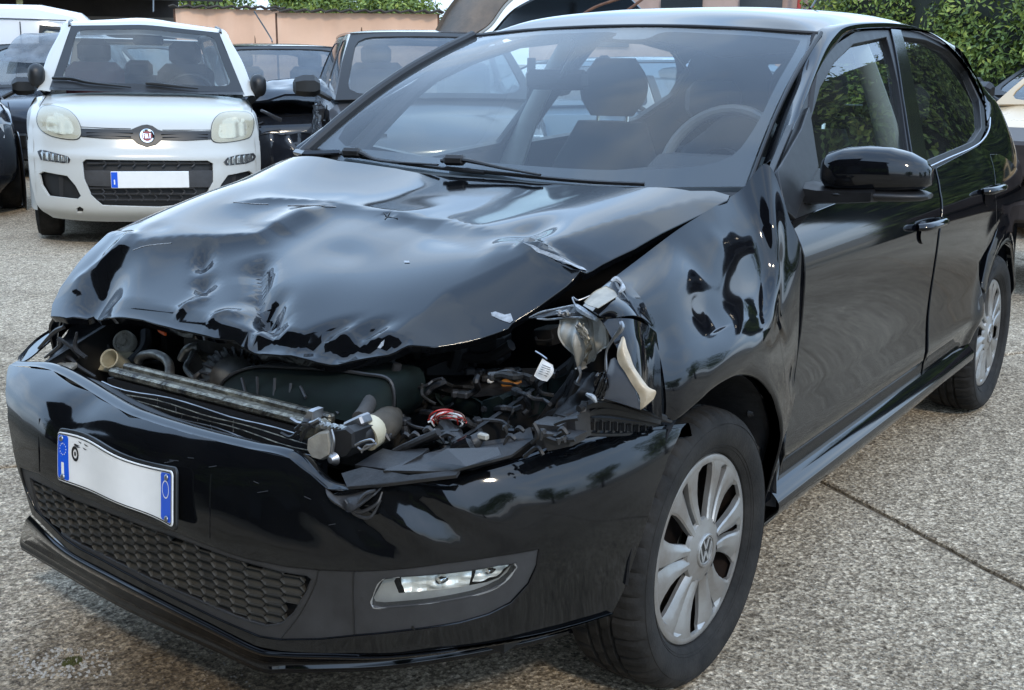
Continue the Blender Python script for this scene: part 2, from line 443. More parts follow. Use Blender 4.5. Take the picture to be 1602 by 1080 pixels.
# ============================================================ THE WRECKED CAR (frame: front axle at x=0, left side +y)
car = thing('black_hatchback', 'large black hatchback in the foreground with crumpled bonnet and torn bumper', 'car', (0, 0, 0))
CC = Vector((-1.0, 0, .5))
YT = [(.10, .74), (.15, .765), (.22, .785), (.30, .800), (.38, .824), (.412, .838), (.43, .8395), (.48, .834), (.54, .829), (.62, .8285), (.76, .832), (.83, .830), (.88, .820), (.93, .798), (.97, .774), (1.05, .736), (1.2, .668), (1.35, .592), (1.45, .53), (1.6, .42)]
def YS(x, z):
    y = smtab(YT, z)
    if x < -1.9: y -= .085*((-1.9-x)/1.2)**3
    if z > 1.0 and x < -1.6: y -= (z-1.0)*.10*((-1.6-x)/1.2)**1.5
    d = math.hypot(x+2.47, z-.30); y += .016*math.exp(-((d-.37)/.05)**2)
    return y
def fS(u, v): return Vector((u, YS(u, v), v))
def fSm(u, v): return Vector((u, -YS(u, v), v))
def oS(pts, g=(-1, .7)): return W0.outline(fS, pts, g)

# ---- doors, quarter, sill: outlines read on the left, mirrored to the right
o_fdoor = oS([(1237, 347), (1300, 322), (1380, 290), (1462, 266), (1468, 300), (1467, 365), (1458, 430), (1445, 560), (1440, 590), (1330, 680), (1215, 770), (1228, 700), (1243, 600), (1254, 520), (1259, 463), (1259, 400)], (-.45, .9))
o_rdoor = oS([(1465, 264), (1532, 228), (1548, 238), (1556, 300), (1560, 360), (1545, 400), (1524, 440), (1508, 490), (1500, 545), (1444, 586), (1449, 560), (1462, 430), (1471, 365), (1472, 300)], (-1.45, .95))
o_quart = [(-2.02, 1.01)] + oS([(1551, 234), (1559, 300), (1563, 360)], (-2.1, .95)) + [(-2.47-.365*math.cos(a), .30+.365*math.sin(a)) for a in [R(180-x) for x in (38, 52, 68, 84, 100, 116, 132, 148, 164, 178)]][0:0]
def arcpts(cx, cz, r, a0, a1, n): return [(cx+r*math.cos(R(lerp(a0, a1, i/n))), cz+r*math.sin(R(lerp(a0, a1, i/n)))) for i in range(n+1)]
rd_end = o_rdoor[6:9]
ARC = arcpts(-2.47, .298, .345, 20, 195, 22)
o_quart = [o_rdoor[1]] + [(o_rdoor[i][0]-.006, o_rdoor[i][1]) for i in (2, 3, 4, 5)] + [(-2.135, .53)] + [p for p in ARC if p[0] < -2.17] + [(-2.88, .27), (-2.98, .30), (-3.0, .45), (-3.02, .75), (-3.0, .88), (-2.9, .93), (-2.6, .955), (-2.25, .975)]
# the rear door's lower rear corner follows the wheel arch
o_rdoor = o_rdoor[:5] + [(-2.105, .62), (-2.128, .53), (-2.142, .46), (-2.14, .40), (-2.12, .335)] + o_rdoor[9:]
for sg, f in ((1, fS), (-1, fSm)):
    bst = .02
    panel('front_door', o_fdoor, f, .03, BLK, car, CC, .02, bstep=.02)
    panel('rear_door', o_rdoor, f, .03, BLK, car, CC, .02, bstep=.02)
    panel('rear_quarter_panel', o_quart, f, .03, BLK, car, CC, .02, bstep=.02)
# sills
for sg in (1, -1):
    xs = [-.34, -.6, -1.0, -1.5, -2.0, -2.12]
    rows = [[(x, sg*yy, zz) for x in xs] for yy, zz in ((.80, .335), (.822, .318), (.838, .296), (.835, .272), (.815, .245), (.78, .215), (.72, .20))]
    surf('sill', rows, 40, 18, BLK, car, center=CC)
# inner body: dark structure behind gaps
MB().box((-1.25, .77, .62), (1.75, .04, .60)).box((-1.25, -.77, .62), (1.75, .04, .60)).box((-1.2, 0, .26), (3.4, 1.3, .06)).box((-2.47, .60, .62), (.85, .10, .5)).build('inner_body', DARKPL, car)

# ---- handles
for (hx, hz) in ((-1.40, .818), (-2.16, .855)):
    for sg in (1, -1):
        y = YS(hx, hz)
        cup = MB(); n = 20
        rings = []
        for (s, d) in ((1.0, .001), (.93, -.006), (.7, -.02), (.3, -.027)):
            rings.append([Vector((hx+.075*s*math.cos(2*math.pi*k/n), sg*(y+d+.006), hz-.012+.035*s*math.sin(2*math.pi*k/n))) for k in range(n)])
        cup.loft(rings).build('handle_recess', BLK, car)
        P = [(hx+.095, y+.003, hz+.012), (hx+.075, y+.028, hz+.014), (hx, y+.038, hz+.016), (hx-.075, y+.030, hz+.014), (hx-.10, y+.003, hz+.012)]
        tube_part('door_handle', [(a, sg*b, c) for a, b, c in P], [.013, .015, .015, .016, .012], BLK, car, n=12, sq=.8)

# ---- side glass, frames
out_arc_px = [(1211, 274), (1248, 185), (1278, 115), (1307, 72), (1341, 49), (1396, 43), (1440, 50), (1480, 70), (1515, 111), (1541, 167), (1541, 203), (1528, 226), (1441, 268)]
o_arc = oS(out_arc_px[:10], (-.6, 1.0))
o_belt = [(-.62, .985)]
g_front = oS([(1278, 262), (1266, 200), (1285, 135), (1307, 96), (1337, 67), (1389, 56), (1408, 130), (1426, 252), (1360, 285)], (-.75, 1.05))
g_rear = oS([(1410, 55), (1450, 61), (1486, 78), (1513, 109), (1534, 156), (1538, 200), (1524, 221), (1453, 251), (1432, 140)], (-1.5, 1.3))
o_frame = oS([(1211, 274), (1248, 185), (1278, 115), (1307, 72), (1341, 49), (1396, 43), (1440, 50), (1480, 70), (1515, 111), (1541, 167), (1543, 200), (1531, 227), (1462, 264), (1380, 289), (1300, 320), (1240, 345)], (-.6, 1.0))
for sg, f in ((1, fS), (-1, fSm)):
    panel('window_frame', o_frame, f, .03, TRIM, car, CC, .02, holes=[g_front, g_rear], off=-.004, bstep=.015)
    panel('side_window', [(p[0], p[1]) for p in smooth_poly([(a, b, 0) for a, b in o_frame[1:10]]+[(a, b, 0) for a, b in o_frame[11:15]], 1)], f, .05, SGLASS, car, CC, 0, off=-.018)
# gloss pillar + chrome-ish lower moulding
pl = oS([(1393, 46), (1408, 48), (1430, 140), (1450, 250), (1430, 262), (1412, 150)], (-1.45, 1.3))
for f in (fS, fSm): panel('door_pillar_trim', pl, f, .03, GLOSSTRIM, car, CC, .008, off=.003)
bm_ = oS([(1441, 266), (1480, 248), (1515, 233), (1534, 220), (1545, 200), (1546, 170)], (-1.4, 1.0))
for sg, f in ((1, fS), (-1, fSm)):
    tube_part('window_moulding', [f(a, b)+Vector((0, sg*.006, 0)) for a, b in bm_], .0035, GLOSSTRIM if sg < 0 else mat('bright_moulding', (.30, .31, .33), .2, .7), car, n=6)
# mirror triangle
tri = oS([(1213, 272), (1250, 205), (1262, 170), (1276, 262), (1240, 343), (1226, 330)], (-.6, 1.0))
for f in (fS, fSm): panel('mirror_base_trim', tri, f, .03, TRIM, car, CC, .012, off=.008)

# ---- windscreen
bot = [U(478, 243, 'y', -.68), U(610, 262, 'x', -.42), U(760, 277, 'x', -.39), U(960, 292, 'x', -.43), U(1165, 292, 'x', -.56)]
top = [U(745, 57, 'x', -1.13), U(850, 47, 'x', -1.06), U(1000, 42, 'x', -1.03), U(1150, 46, 'x', -1.05), U(1279, 54, 'x', -1.11)]
ws_m = []
for i, (a, b) in enumerate(zip(bot, top)):
    ws_m.append([a.lerp(b, t) + Vector((.018, 0, .026))*math.sin(math.pi*t) for t in (.25, .5, .75)])
wrows = [bot, [m[0] for m in ws_m], [m[1] for m in ws_m], [m[2] for m in ws_m], top]
def fW(u, v, off=0):
    a = [spl(r, min(max(u, -.05), 1.05)*4) for r in wrows]
    return spl(a, min(max(v, -.05), 1.05)*4)
wsg, _ = surf('windscreen', wrows, 40, 24, GLASS, car, center=Vector((-1.2, 0, .6)))
ring = [(0, 0), (.25, 0), (.5, 0), (.75, 0), (1, 0), (1, .3), (1, .6), (1, 1), (.7, 1), (.4, 1), (0, 1), (0, .5)]
hole = [tuple(p[:2]) for p in smooth_poly([(.035, .12, 0), (.25, .085, 0), (.5, .075, 0), (.75, .085, 0), (.93, .13, 0), (.972, .3, 0), (.974, .6, 0), (.965, .9, 0), (.93, .955, 0), (.7, .965, 0), (.58, .965, 0), (.55, .90, 0), (.47, .90, 0), (.44, .965, 0), (.2, .96, 0), (.06, .95, 0), (.03, .85, 0), (.025, .5, 0)], 4)]
panel('windscreen_border', ring, fW, .05, PLBLACK, car, Vector((-1.2, 0, .6)), 0, holes=[hole], off=-.004, bstep=.04)
tube_part('windscreen_seal', [fW(1.006, t)+Vector((0, .004, .004)) for t in (0, .2, .4, .6, .8, 1)], .006, TRIM, car)
tube_part('windscreen_seal', [fW(t, 1.008) for t in (0, .2, .4, .6, .8, 1)], .006, TRIM, car)
tube_part('windscreen_seal', [fW(-.004, t)+Vector((0, -.01, .002)) for t in (-.02, .2, .4, .6, .8, 1)], .017, TRIM, car, n=10)

# ---- roof
ZC = [(-3.1, 1.30), (-2.9, 1.365), (-2.5, 1.43), (-2.0, 1.462), (-1.7, 1.463), (-1.45, 1.458), (-1.25, 1.443), (-1.12, 1.420), (-1.0, 1.390)]
def roofz(x, y): return smtab(ZC, x) - .012*(abs(y)/.5)**2 - .045*(abs(y)/.58)**5
rr = []
arc3 = [fS(a, b) for a, b in o_arc]
for k, yy in enumerate((-.575, -.45, -.25, 0, .25, .45, .56)):
    row = []
    t_ = fW((yy+.575)/1.15, 1.0)
    row.append(t_ + Vector((-.004, 0, .003)))
    for x in (-1.18, -1.3, -1.5, -1.9, -2.3, -2.7, -2.95): row.append(Vector((x, yy*(1-.05*max(0, -1.6-x)), roofz(x, yy))))
    rr.append(row)
surf('roof', rr, 40, 40, BLK, car, center=CC)
# rail + A pillar, both sides
inn = [fW(1.012, t)+Vector((-.002, .008, .0)) for t in (0, .35, .65)] + [rr[-1][0]+Vector((0, .008, 0))]
left_in = inn + [rr[-1][i] for i in (2, 3, 4, 5, 6)]
O3 = [fS(*o_arc[i]) for i in (0, 1, 2, 3, 4, 6, 7, 8, 9)]
print('arc', [tuple(round(c, 2) for c in p) for p in O3]); print('in', [tuple(round(c, 2) for c in p) for p in left_in])
mid = [a.lerp(b, .5)+Vector((.004, .012, .012)) for a, b in zip(left_in, O3)]
m2 = [a.lerp(b, .8)+Vector((.002, .011, .005)) for a, b in zip(left_in, O3)]
end = Vector((-3.05, .50, 1.12))
rowsL = [left_in, mid, m2, O3]
surf('roof_side_frame', rowsL, 70, 10, BLK, car, center=CC)
lin = [fW(-.012, t)+Vector((-.002, -.008, 0)) for t in (0, .35, .65)] + [rr[0][0]+Vector((0, -.008, 0))] + [rr[0][i] for i in (2, 3, 4, 5, 6)]
O3m = [Vector((p.x, -p.y, p.z)) for p in O3]
surf('roof_side_frame', [lin, [a.lerp(b, .5)+Vector((.004, -.014, .012)) for a, b in zip(lin, O3m)], O3m], 50, 8, BLK, car, center=CC)
# C pillar: round the rear edge of the side glass to the tail
r0p = [O3[8], fS(*oS([(1544, 186)], (-2.4, 1.1))[0]), fS(*oS([(1545, 203)], (-2.4, 1.1))[0]), fS(*oS([(1534, 229)], (-2.3, 1.0))[0]), fS(*oS([(1552, 242)], (-2.3, 1.0))[0])+Vector((-.02, .004, -.02))]
r1p = [m2[8]+Vector((-.03, 0, 0))] + [U(a_, b_, 'x', -2.80) for a_, b_ in ((1560, 163), (1580, 210), (1589, 246), (1596, 292))]
r2p = [mid[8]+Vector((-.02, 0, 0))] + [p+Vector((-.13, -.045, -.01)) for p in r1p[1:]]
r3p = [left_in[8]] + [p+Vector((-.20, -.16, -.02)) for p in r1p[1:]]
r4p = [left_in[8]+Vector((-.12, -.2, 0))] + [p+Vector((-.24, -.40, -.02)) for p in r1p[1:]]
for sg in (1, -1):
    mm = lambda P_: [Vector((p.x, sg*p.y, p.z)) for p in P_]
    surf('rear_pillar', [mm(r0p), mm(r1p), mm(r2p), mm(r3p), mm(r4p)], 24, 24, BLK, car, center=CC)
# tailgate
tg = [[Vector((-2.92, y*.80, 1.34-.02*abs(y))) for y in (-.5, 0, .5)], [Vector((-3.07, y*1.1, 1.1)) for y in (-.5, 0, .5)], [Vector((-3.14, y*1.3, .95)) for y in (-.5, 0, .5)], [Vector((-3.2, y*1.36, .7)) for y in (-.5, 0, .5)], [Vector((-3.2, y*1.4, .3)) for y in (-.5, 0, .5)]]
def fT(u, v): return spl([spl(r, u*2) for r in tg], v*4)
rg = [(.12, .06), (.88, .06), (.93, .5), (.93, .98), (.07, .98), (.07, .5)]
rg = [(.12, .05), (.88, .05), (.92, .24), (.08, .24)]
panel('tailgate', [(0, 0), (1, 0), (1, 1), (0, 1)], fT, .05, BLK, car, CC, .01, holes=[rg])
panel('rear_window', [(.10, .04), (.90, .04), (.94, .26), (.06, .26)], fT, .1, SGLASS, car, CC, 0, off=-.01)
MB().rbox((-3.10, 0, .45), (.14, 1.15, .38), .06).build('rear_bumper', BLK, car)
tube_part('roof_aerial', [U(1268, 14, 'x', -2.2), U(1278, -3, 'x', -2.3), U(1290, -30, 'x', -2.4)], .004, PLBLACK, car)

# ---- bonnet: height field H(x,y) plus the damage
HP = [(-.75, 1.02), (-.45, 1.003), (-.2, .968), (0, .932), (.2, .886), (.35, .843), (.5, .783), (.62, .725), (.75, .66)]
def Hb(x, y):
    z = smtab(HP, x) - .055*(y/.7)**2 - .02*(abs(y)/.7)**6
    z += .080*sstep(.10, .66, -y)*sstep(.60, .26, x) + .022*sstep(.25, .7, -y)*sstep(-.1, -.4, x)      # rear right corner pushed up
    z += .085*sstep(.12, .62, y)*sstep(.42, .12, x)      # left edge popped up
    return z
def fHb(u, v): return Vector((u, v, Hb(u, v)))
def oH(pts, g=(.1, 0)): return [Vector(p) for p in W0.outline(fHb, pts, g)]
def pdist(x, y, P):
    best = 1e9; bs = 0; bt = 0; L = 0
    for a, b in zip(P, P[1:]):
        dx, dy = b[0]-a[0], b[1]-a[1]; l2 = dx*dx+dy*dy; t = max(0, min(1, ((x-a[0])*dx+(y-a[1])*dy)/l2))
        ex, ey = x-a[0]-t*dx, y-a[1]-t*dy; d = ex*ex+ey*ey
        l = math.sqrt(l2)
        if d < best: best = d; bs = 1 if dx*ey-dy*ex > 0 else -1; bt = L+t*l
        L += l
    return math.sqrt(best), bs, bt/L
FEAT = []
def ridge(px, h, wl, wr, sharp=1.0, fade=.15, g=(.1, 0)):
    P = oH(px, g); FEAT.append(('r', P, h, wl, wr, sharp, fade, min(p[0] for p in P)-4*max(wl, wr), max(p[0] for p in P)+4*max(wl, wr), min(p[1] for p in P)-4*max(wl, wr), max(p[1] for p in P)+4*max(wl, wr)))
def dent(px, py, rl, rw, ang, h, g=(.2, 0)):
    p = oH([(px, py)], g)[0]; m = 3*max(rl, rw); FEAT.append(('d', p, rl, rw, R(ang), h, 0, p[0]-m, p[0]+m, p[1]-m, p[1]+m))
def dD(x, y):
    z = 0
    for F in FEAT:
        if x < F[7] or x > F[8] or y < F[9] or y > F[10]: continue
        if F[0] == 'd':
            _, p, rl, rw, a, h = F[:6]; dx, dy = x-p[0], y-p[1]; c, s = math.cos(a), math.sin(a)
            q = ((dx*c+dy*s)/rl)**2+((-dx*s+dy*c)/rw)**2
            z += h*math.exp(-q)
        else:
            _, P, h, wl, wr, sh, fd = F[:7]; d, sd_, t = pdist(x, y, P); w_ = wl if sd_ > 0 else wr
            f = 1 if not fd else sstep(0, fd, t)*sstep(0, fd, 1-t)
            r_ = math.sqrt((d/w_)**2+.01*(2-sh))-.1
            z += h*f*math.exp(-r_*(1+.35*r_))
    return z
# folds (pixel tracks of the photographed creases)
foldP = oH([(1125, 303), (1000, 335), (846, 386), (700, 452), (600, 530), (560, 560)], (-.4, .5))
lipP = oH([(70, 450), (99, 457), (139, 468), (200, 482), (270, 494), (322, 510), (375, 523), (453, 529), (532, 531), (597, 533), (640, 534)], (.6, -.4))
FOLDSIDE = 1
def Hd(x, y):
    z = Hb(x, y)
    d, s, t = pdist(x, y, foldP)
    if s*FOLDSIDE > 0: z -= .21*(math.sqrt(d*d+.00003)-.0055)*sstep(0, .12, t)
    d2, s2, t2 = pdist(x, y, lipP)
    dd = d2*s2*LIPS
    amp = interp([(0, .006), (.2, .010), (.5, .012), (.62, .016), (.72, .026), (.8, .016), (.88, .030), (.97, .018), (1, 0)], t2)
    if y < .44 and dd > -.08: z -= 1.25*amp*sstep(-.026, .004, dd)
    z += dD(x, y)
    z += .0010*nz(x, y, 0, 3.1, 3) + .0003*nz(x, y, 0, 8.5, 9)
    return z
q = oH([(480, 560)], (.5, .2))[0]; LIPS = pdist(q[0], q[1], lipP)[1]
q = oH([(800, 480)], (.3, .4))[0]; FOLDSIDE = pdist(q[0], q[1], foldP)[1]
# cross creases: crest then darker slope in front
ridge([(150, 402), (210, 392), (275, 384), (340, 382), (405, 378), (450, 352), (510, 325)], .020, .10, .04, 1.6)
ridge([(340, 320), (440, 319), (525, 323), (610, 338), (700, 352), (800, 366)], .012, .09, .035, 1.6)
ridge([(520, 323), (480, 345), (430, 372)], .008, .03, .05, 1)
ridge([(620, 340), (690, 372), (760, 392), (835, 392)], -.006, .07, .06, .8)
ridge([(815, 378), (850, 392), (885, 408), (925, 425)], .014, .012, .018, 2, .1, (.2, .5))
dent(830, 358, .07, .05, 20, -.016, (.1, .4)); dent(790, 385, .06, .05, 20, .010, (.1, .4))
# vertical buckle
ridge([(408, 398), (410, 430), (405, 455), (418, 480), (432, 500), (430, 525)], -.034, .020, .040, 1.2, .2, (.4, 0))
ridge([(404, 400), (400, 440), (392, 465)], .008, .02, .012, 1.5, .2, (.4, 0))
dent(318, 409, .036, .018, 40, -.020, (.4, -.2)); dent(320, 443, .032, .020, 60, -.022, (.4, -.2))
dent(424, 480, .036, .026, 30, -.026, (.4, 0)); dent(436, 508, .022, .014, 50, -.014, (.4, 0))
dent(155, 452, .080, .050, 60, -.050, (.5, -.5)); dent(215, 425, .06, .05, 60, .004, (.4, -.4))
dent(250, 360, .05, .03, 60, -.004, (.1, -.5))
ridge([(160, 352), (200, 372), (215, 392)], .006, .012, .02, 2, .2, (.2, -.6))
ridge([(205, 370), (180, 395), (130, 430), (105, 450)], .008, .03, .02, 1.5, .2, (.3, -.6))
ridge([(270, 492), (300, 475), (330, 465)], .009, .018, .02, 1.5, .25, (.5, -.2)); ridge([(320, 502), (350, 490), (385, 487)], .008, .02, .015, 1.5, .25, (.5, -.1))
dent(510, 516, .044, .016, -40, -.018, (.5, .2)); dent(575, 514, .034, .018, -40, -.020, (.5, .3))
dent(470, 455, .10, .07, 50, .006, (.4, .1))
ridge([(604, 338), (612, 345)], -.004, .01, .01, 2, .2, (0, .1))
dent(540, 395, .09, .05, 60, -.006, (.2, 0))
hood_px = [(462, 246), (530, 252), (620, 264), (740, 278), (860, 288), (980, 295), (1080, 299), (1117, 299), (1141, 306), (1137, 313), (1060, 352), (992, 388), (950, 408), (917, 426), (885, 447), (840, 480), (800, 505), (794, 513), (760, 525), (680, 542), (597, 556), (550, 564), (517, 570), (497, 566), (440, 555), (379, 542), (366, 532), (335, 528), (305, 520), (275, 514), (248, 507), (225, 500), (204, 497), (175, 496), (147, 495), (104, 497), (80, 494), (82, 476), (93, 452)]
def hhit(px, py):
    d = _f+(px-801)/FPX*_r-(py-540)/FPX*_u; u0 = W0.inv(fHb, px, py, (.1, 0)); t0_ = (u0[0]-CAM.x)/d.x; pr = None
    for i in range(161):
        t = t0_+(i-80)*.0022; p = CAM+d*t; e = p.z-Hd(p.x, p.y)
        if pr is not None and pr[1] > 0 >= e:
            k = pr[1]/(pr[1]-e); q = CAM+d*lerp(pr[0], t, k); return (q.x, q.y)
        pr = (t, e)
    return tuple(u0)
oh = [hhit(*p) for p in hood_px]
print('hood front R', oh[-3:], 'tip', oh[22])
# right edge runs back along the right wing
oh = oh + [(.44, -.665), (.38, -.685), (.28, -.695), (.15, -.70), (-.1, -.705), (-.33, -.70)]
import time; t0 = time.time()
CREV = Vector((-.3, 0, -1.0))
_hc = {}
def fH(u, v): return Vector((u, v, Hd(u, v)))
panel('bonnet', oh, fH, .0135, BLKD, car, CREV, .018, bstep=.012)
print('bonnet', time.time()-t0)
# bare metal scars on the bonnet
def scar(name, poly_px, g, off=.0012, m=CHIP, n=1):
    o = [hhit(*q_) for q_ in poly_px]; panel(name, o, fH, .01, m, car, CREV, 0, off=off)
scar('paint_chip', [(768, 490), (775, 488), (790, 493), (799, 491), (803, 502), (798, 506), (783, 501), (770, 495)], (.3, .45))
scar('paint_chip', [(597, 536), (602, 532), (600, 541), (594, 547), (591, 545)], (.5, .35))
scar('paint_chip', [(818, 380), (846, 391), (880, 404), (912, 419), (918, 424), (905, 421), (870, 407), (840, 395)], (.2, .5))
scar('paint_chip', [(632, 409), (640, 409), (641, 412), (633, 412)], (.3, .3))
for P in ([(600, 333), (606, 340), (602, 344)], [(606, 340), (622, 343)], [(610, 333), (606, 340)]):
    a = [fH(*q)+Vector((0, 0, .0015)) for q in [hhit(*z_) for z_ in P]]; MB().tube(a, .0011, 5).build('scratch', PLBLACK, car)
for P, g in (([(365, 317), (392, 319), (420, 320)], (.0, -.4)), ([(450, 322), (500, 322), (526, 324)], (.1, -.2)), ([(208, 392), (230, 385), (268, 381)], (.3, -.5))):
    a = [fH(*q)+Vector((0, 0, .0008)) for q in [hhit(*z_) for z_ in P]]; tube_part('scratch', a, .0009, CHIP, car, n=5)
# ---- front wing, crumpled
def PX(p, z=None, y=None, x=None):
    return U(p[0], p[1], 'z', z) if z is not None else U(p[0], p[1], 'y', y) if y is not None else U(p[0], p[1], 'x', x)
r0 = [((940, 450), 'y', .655), ((1000, 405), 'y', .672), ((1060, 360), 'y', .682), ((1110, 328), 'y', .69), ((1158, 298), 'y', .695), ((1202, 258), 'y', .735), ((1236, 345), 'y', .795), ((1256, 410), 'y', .822), ((1252, 540), 'y', .826), ((1240, 650), 'y', .828), ((1210, 778), 'y', .806)]
r4 = [((1040, 655), 'y', .83), ((1062, 652), 'y', .845), ((1092, 628), 'y', .855), ((1116, 607), 'y', .858), ((1140, 592), 'y', .860), ((1163, 584), 'y', .860), ((1185, 588), 'y', .860), ((1203, 604), 'y', .858), ((1216, 634), 'y', .852), ((1222, 690), 'y', .842), ((1192, 792), 'y', .806)]
def gp(t): return U(t[0][0], t[0][1], t[1], t[2])
A0 = [gp(t) for t in r0]; A4 = [gp(t) for t in r4]
ymid = [[.735, .785, .830], [.745, .795, .845], [.745, .795, .850], [.745, .795, .855], [.750, .795, .857], [.785, .812, .857], [.805, .825, .857], [.826, .838, .854], [.831, .840, .850], [.832, .838, .842], [.812, .812, .810]]
rowsF = [A0]
pxm = [[(985, 470), (1022, 520), (1040, 600)], [(1040, 440), (1066, 505), (1076, 580)], [(1092, 415), (1112, 485), (1112, 560)], [(1140, 385), (1158, 465), (1150, 540)], [(1180, 360), (1192, 450), (1180, 535)], [(1212, 350), (1215, 440), (1200, 530)], [(1228, 400), (1222, 470), (1208, 545)], [(1243, 460), (1230, 510), (1214, 565)], [(1243, 560), (1234, 585), (1224, 612)], [(1236, 660), (1231, 670), (1226, 682)], [(1206, 781), (1201, 785), (1196, 789)]]
for k in range(3): rowsF.append([U(pxm[i][k][0], pxm[i][k][1], 'y', ymid[i][k]) for i in range(11)])
rowsF.append(A4)
# deeper rows: fold the arch lip inward
rowsF.append([p+Vector((0, -.03, .0)) for p in A4])
WD = []
def wd(px, py, y, r, h): WD.append((U(px, py, 'y', y), r, h))
wd(1098, 402, .75, .050, -.016); wd(1128, 372, .74, .03, .007); wd(1160, 360, .75, .035, -.004); wd(1190, 368, .76, .025, -.003); wd(1225, 500, .83, .045, -.010)
wd(1110, 505, .80, .05, -.009); wd(1040, 520, .80, .04, -.010); wd(1190, 520, .83, .04, -.010); wd(1239, 590, .83, .03, -.014); wd(1000, 440, .75, .05, .010); wd(1222, 410, .81, .03, -.004)
def wdisp(p, u, v):
    o = 0
    for c, r, h in WD:
        d = (p-c).length/r
        if d < 3: o += h*math.exp(-d*d)
    n = Vector((.1, .85, .45)) if v < .5 else Vector((0, .97, .2))
    # vertical buckle near the door and a sharp crease running to the arch
    o *= .5; o += .0004*nz(p.x, p.y, p.z, 9, 2) + .0014*nz(p.x, p.y, p.z, 3.6, 5)
    return p + n*o
surf('front_wing', rowsF, 130, 70, BLK, car, thick=.006, disp=wdisp, center=Vector((-.2, 0, .3)))
# right wing: the sliver past the bonnet edge
rw = [[(.46, -.70, .69), (.35, -.715, .80), (.15, -.725, .86), (-.1, -.73, .895), (-.42, -.725, .95)],
      [(.44, -.755, .64), (.33, -.76, .765), (.13, -.765, .83), (-.1, -.775, .865), (-.42, -.785, .90)],
      [(.40, -.79, .52), (.36, -.81, .62), (.1, -.825, .69), (-.2, -.83, .69), (-.42, -.83, .6)]]
surf('front_wing', rw, 40, 20, BLK, car, thick=.006, center=Vector((0, 0, .3)))
rw2 = [[(-.40, -.835, .72), (-.44, -.835, .72)], [(-.37, -.83, .5), (-.43, -.83, .5)], [(-.34, -.81, .31), (-.40, -.81, .31)]]
surf('wing_rear_strip', rw2, 4, 8, BLK, car, center=Vector((0, 0, .3)))
# wheel arch liners
for sg in (1, -1):
    for cx, nm in ((0, 0), (-2.47, 1)):
        V = []; F = []; n = 26; mm = 6
        for i in range(n+1):
            a = R(6+180*i/n)
            for j in range(mm+1):
                rr_ = .355+.006*math.sin(j*3+i)-.01*(j/mm)
                V.append(Vector((cx+rr_*math.cos(a), sg*lerp(.825 if cx == 0 else (.74 if math.cos(a) < .2 else .80), .50, j/mm), .298+rr_*math.sin(a)+.02)))
        for i in range(n):
            for j in range(mm): q = i*(mm+1)+j; F.append((q, q+1, q+mm+2, q+mm+1))
        mk('wheel_arch_liner', V, F, MIDPL, car)
        MB().box((cx, sg*.50, .44), (.60, .02, .42)).build('inner_wing', DARKPL, car)
# bolts on the liner
for z, x in ((.52, -.29), (.42, -.335), (.34, -.345)):
    MB().lathe([(0, .012), (.008, .010), (.012, .0)], 10, 'y', (x, .775, z)).build('liner_clip', PLAST, car)

# ---- front bumper surface: polar plan curve and height profile
KT = [(.12, .97), (.165, 1.0), (.185, 1.035), (.205, 1.035), (.235, 1.0), (.27, .985), (.33, .985), (.40, .995), (.46, 1.005), (.52, 1.0), (.565, .985), (.60, .955), (.63, .90), (.645, .83), (.66, .7)]
def fB(th, z, off=0):
    n = 2.75; A, B = .70, .862
    rho = (abs(math.cos(th)/A)**n+abs(math.sin(th)/B)**n)**(-1/n)
    k = smtab(KT, z); s2 = math.sin(th)**2
    k = 1+(k-1)*(1-.62*s2)
    zt = z
    P = Vector((.10+rho*math.cos(th)*k, -.02+rho*math.sin(th)*k, zt))
    # knocks and sag
    P.x += -.020*math.exp(-(((th-.55)/.30)**2+((z-.57)/.10)**2)) - .016*math.exp(-(((th+.28)/.08)**2+((z-.62)/.03)**2))
    P.x += .007*math.exp(-(((th-.78)/.16)**2+((z-.535)/.05)**2))*math.sin(th*34+z*60)
    P.x += .004*nz(th*2, z*3, 0, 2.0, 4)+.0014*nz(th*3, z*6, 0, 3.2, 7)
    if off: P += fnormal(fB, th, z, Vector((-.3, 0, .4)))*off
    return P
def oB(pts, g=(0, .4)): return W0.outline(fB, pts, g)
BC_ = Vector((-.3, 0, .4))
ob = oB([(14, 572), (40, 575), (82, 580), (130, 610), (182, 638), (201, 654), (223, 656), (300, 680), (380, 700), (452, 717), (486, 744), (510, 765), (519, 776), (540, 768), (596, 762), (703, 750), (807, 724), (873, 703), (910, 688), (960, 678), (1020, 674), (1066, 671), (1045, 715), (1025, 770), (1000, 850), (975, 925), (958, 958), (900, 975), (820, 995), (600, 1022), (440, 1018), (400, 1010), (330, 975), (250, 935), (180, 900), (100, 855), (50, 805), (33, 750), (20, 700), (12, 640), (10, 600)], (-.9, .6))
print('bumper', [tuple(round(c, 2) for c in p) for p in ob])
ins = [(30, 730), (60, 740), (95, 762), (180, 797), (275, 832), (385, 873), (450, 886), (497, 891), (560, 893), (640, 888), (700, 880), (780, 869), (845, 858), (842, 885), (828, 915), (800, 945), (765, 963), (720, 976), (640, 988), (560, 996), (500, 1002), (440, 1003), (405, 998), (330, 966), (250, 927), (180, 890), (100, 845), (55, 800), (38, 765)]
oi = oB(ins, (-.7, .45))
hexo = oB([(44, 748), (75, 764), (110, 782), (200, 816), (300, 852), (380, 880), (440, 896), (478, 902), (486, 908), (478, 930), (458, 962), (440, 978), (415, 982), (380, 972), (300, 938), (200, 892), (120, 853), (75, 825), (55, 795)], (-.6, .45))
fogo = oB([(581, 952), (577, 944), (584, 930), (597, 908), (624, 904), (680, 900), (742, 893), (780, 886), (809, 882), (808, 893), (800, 906), (785, 918), (765, 927), (744, 934), (672, 947), (597, 954)], (.55, .4))
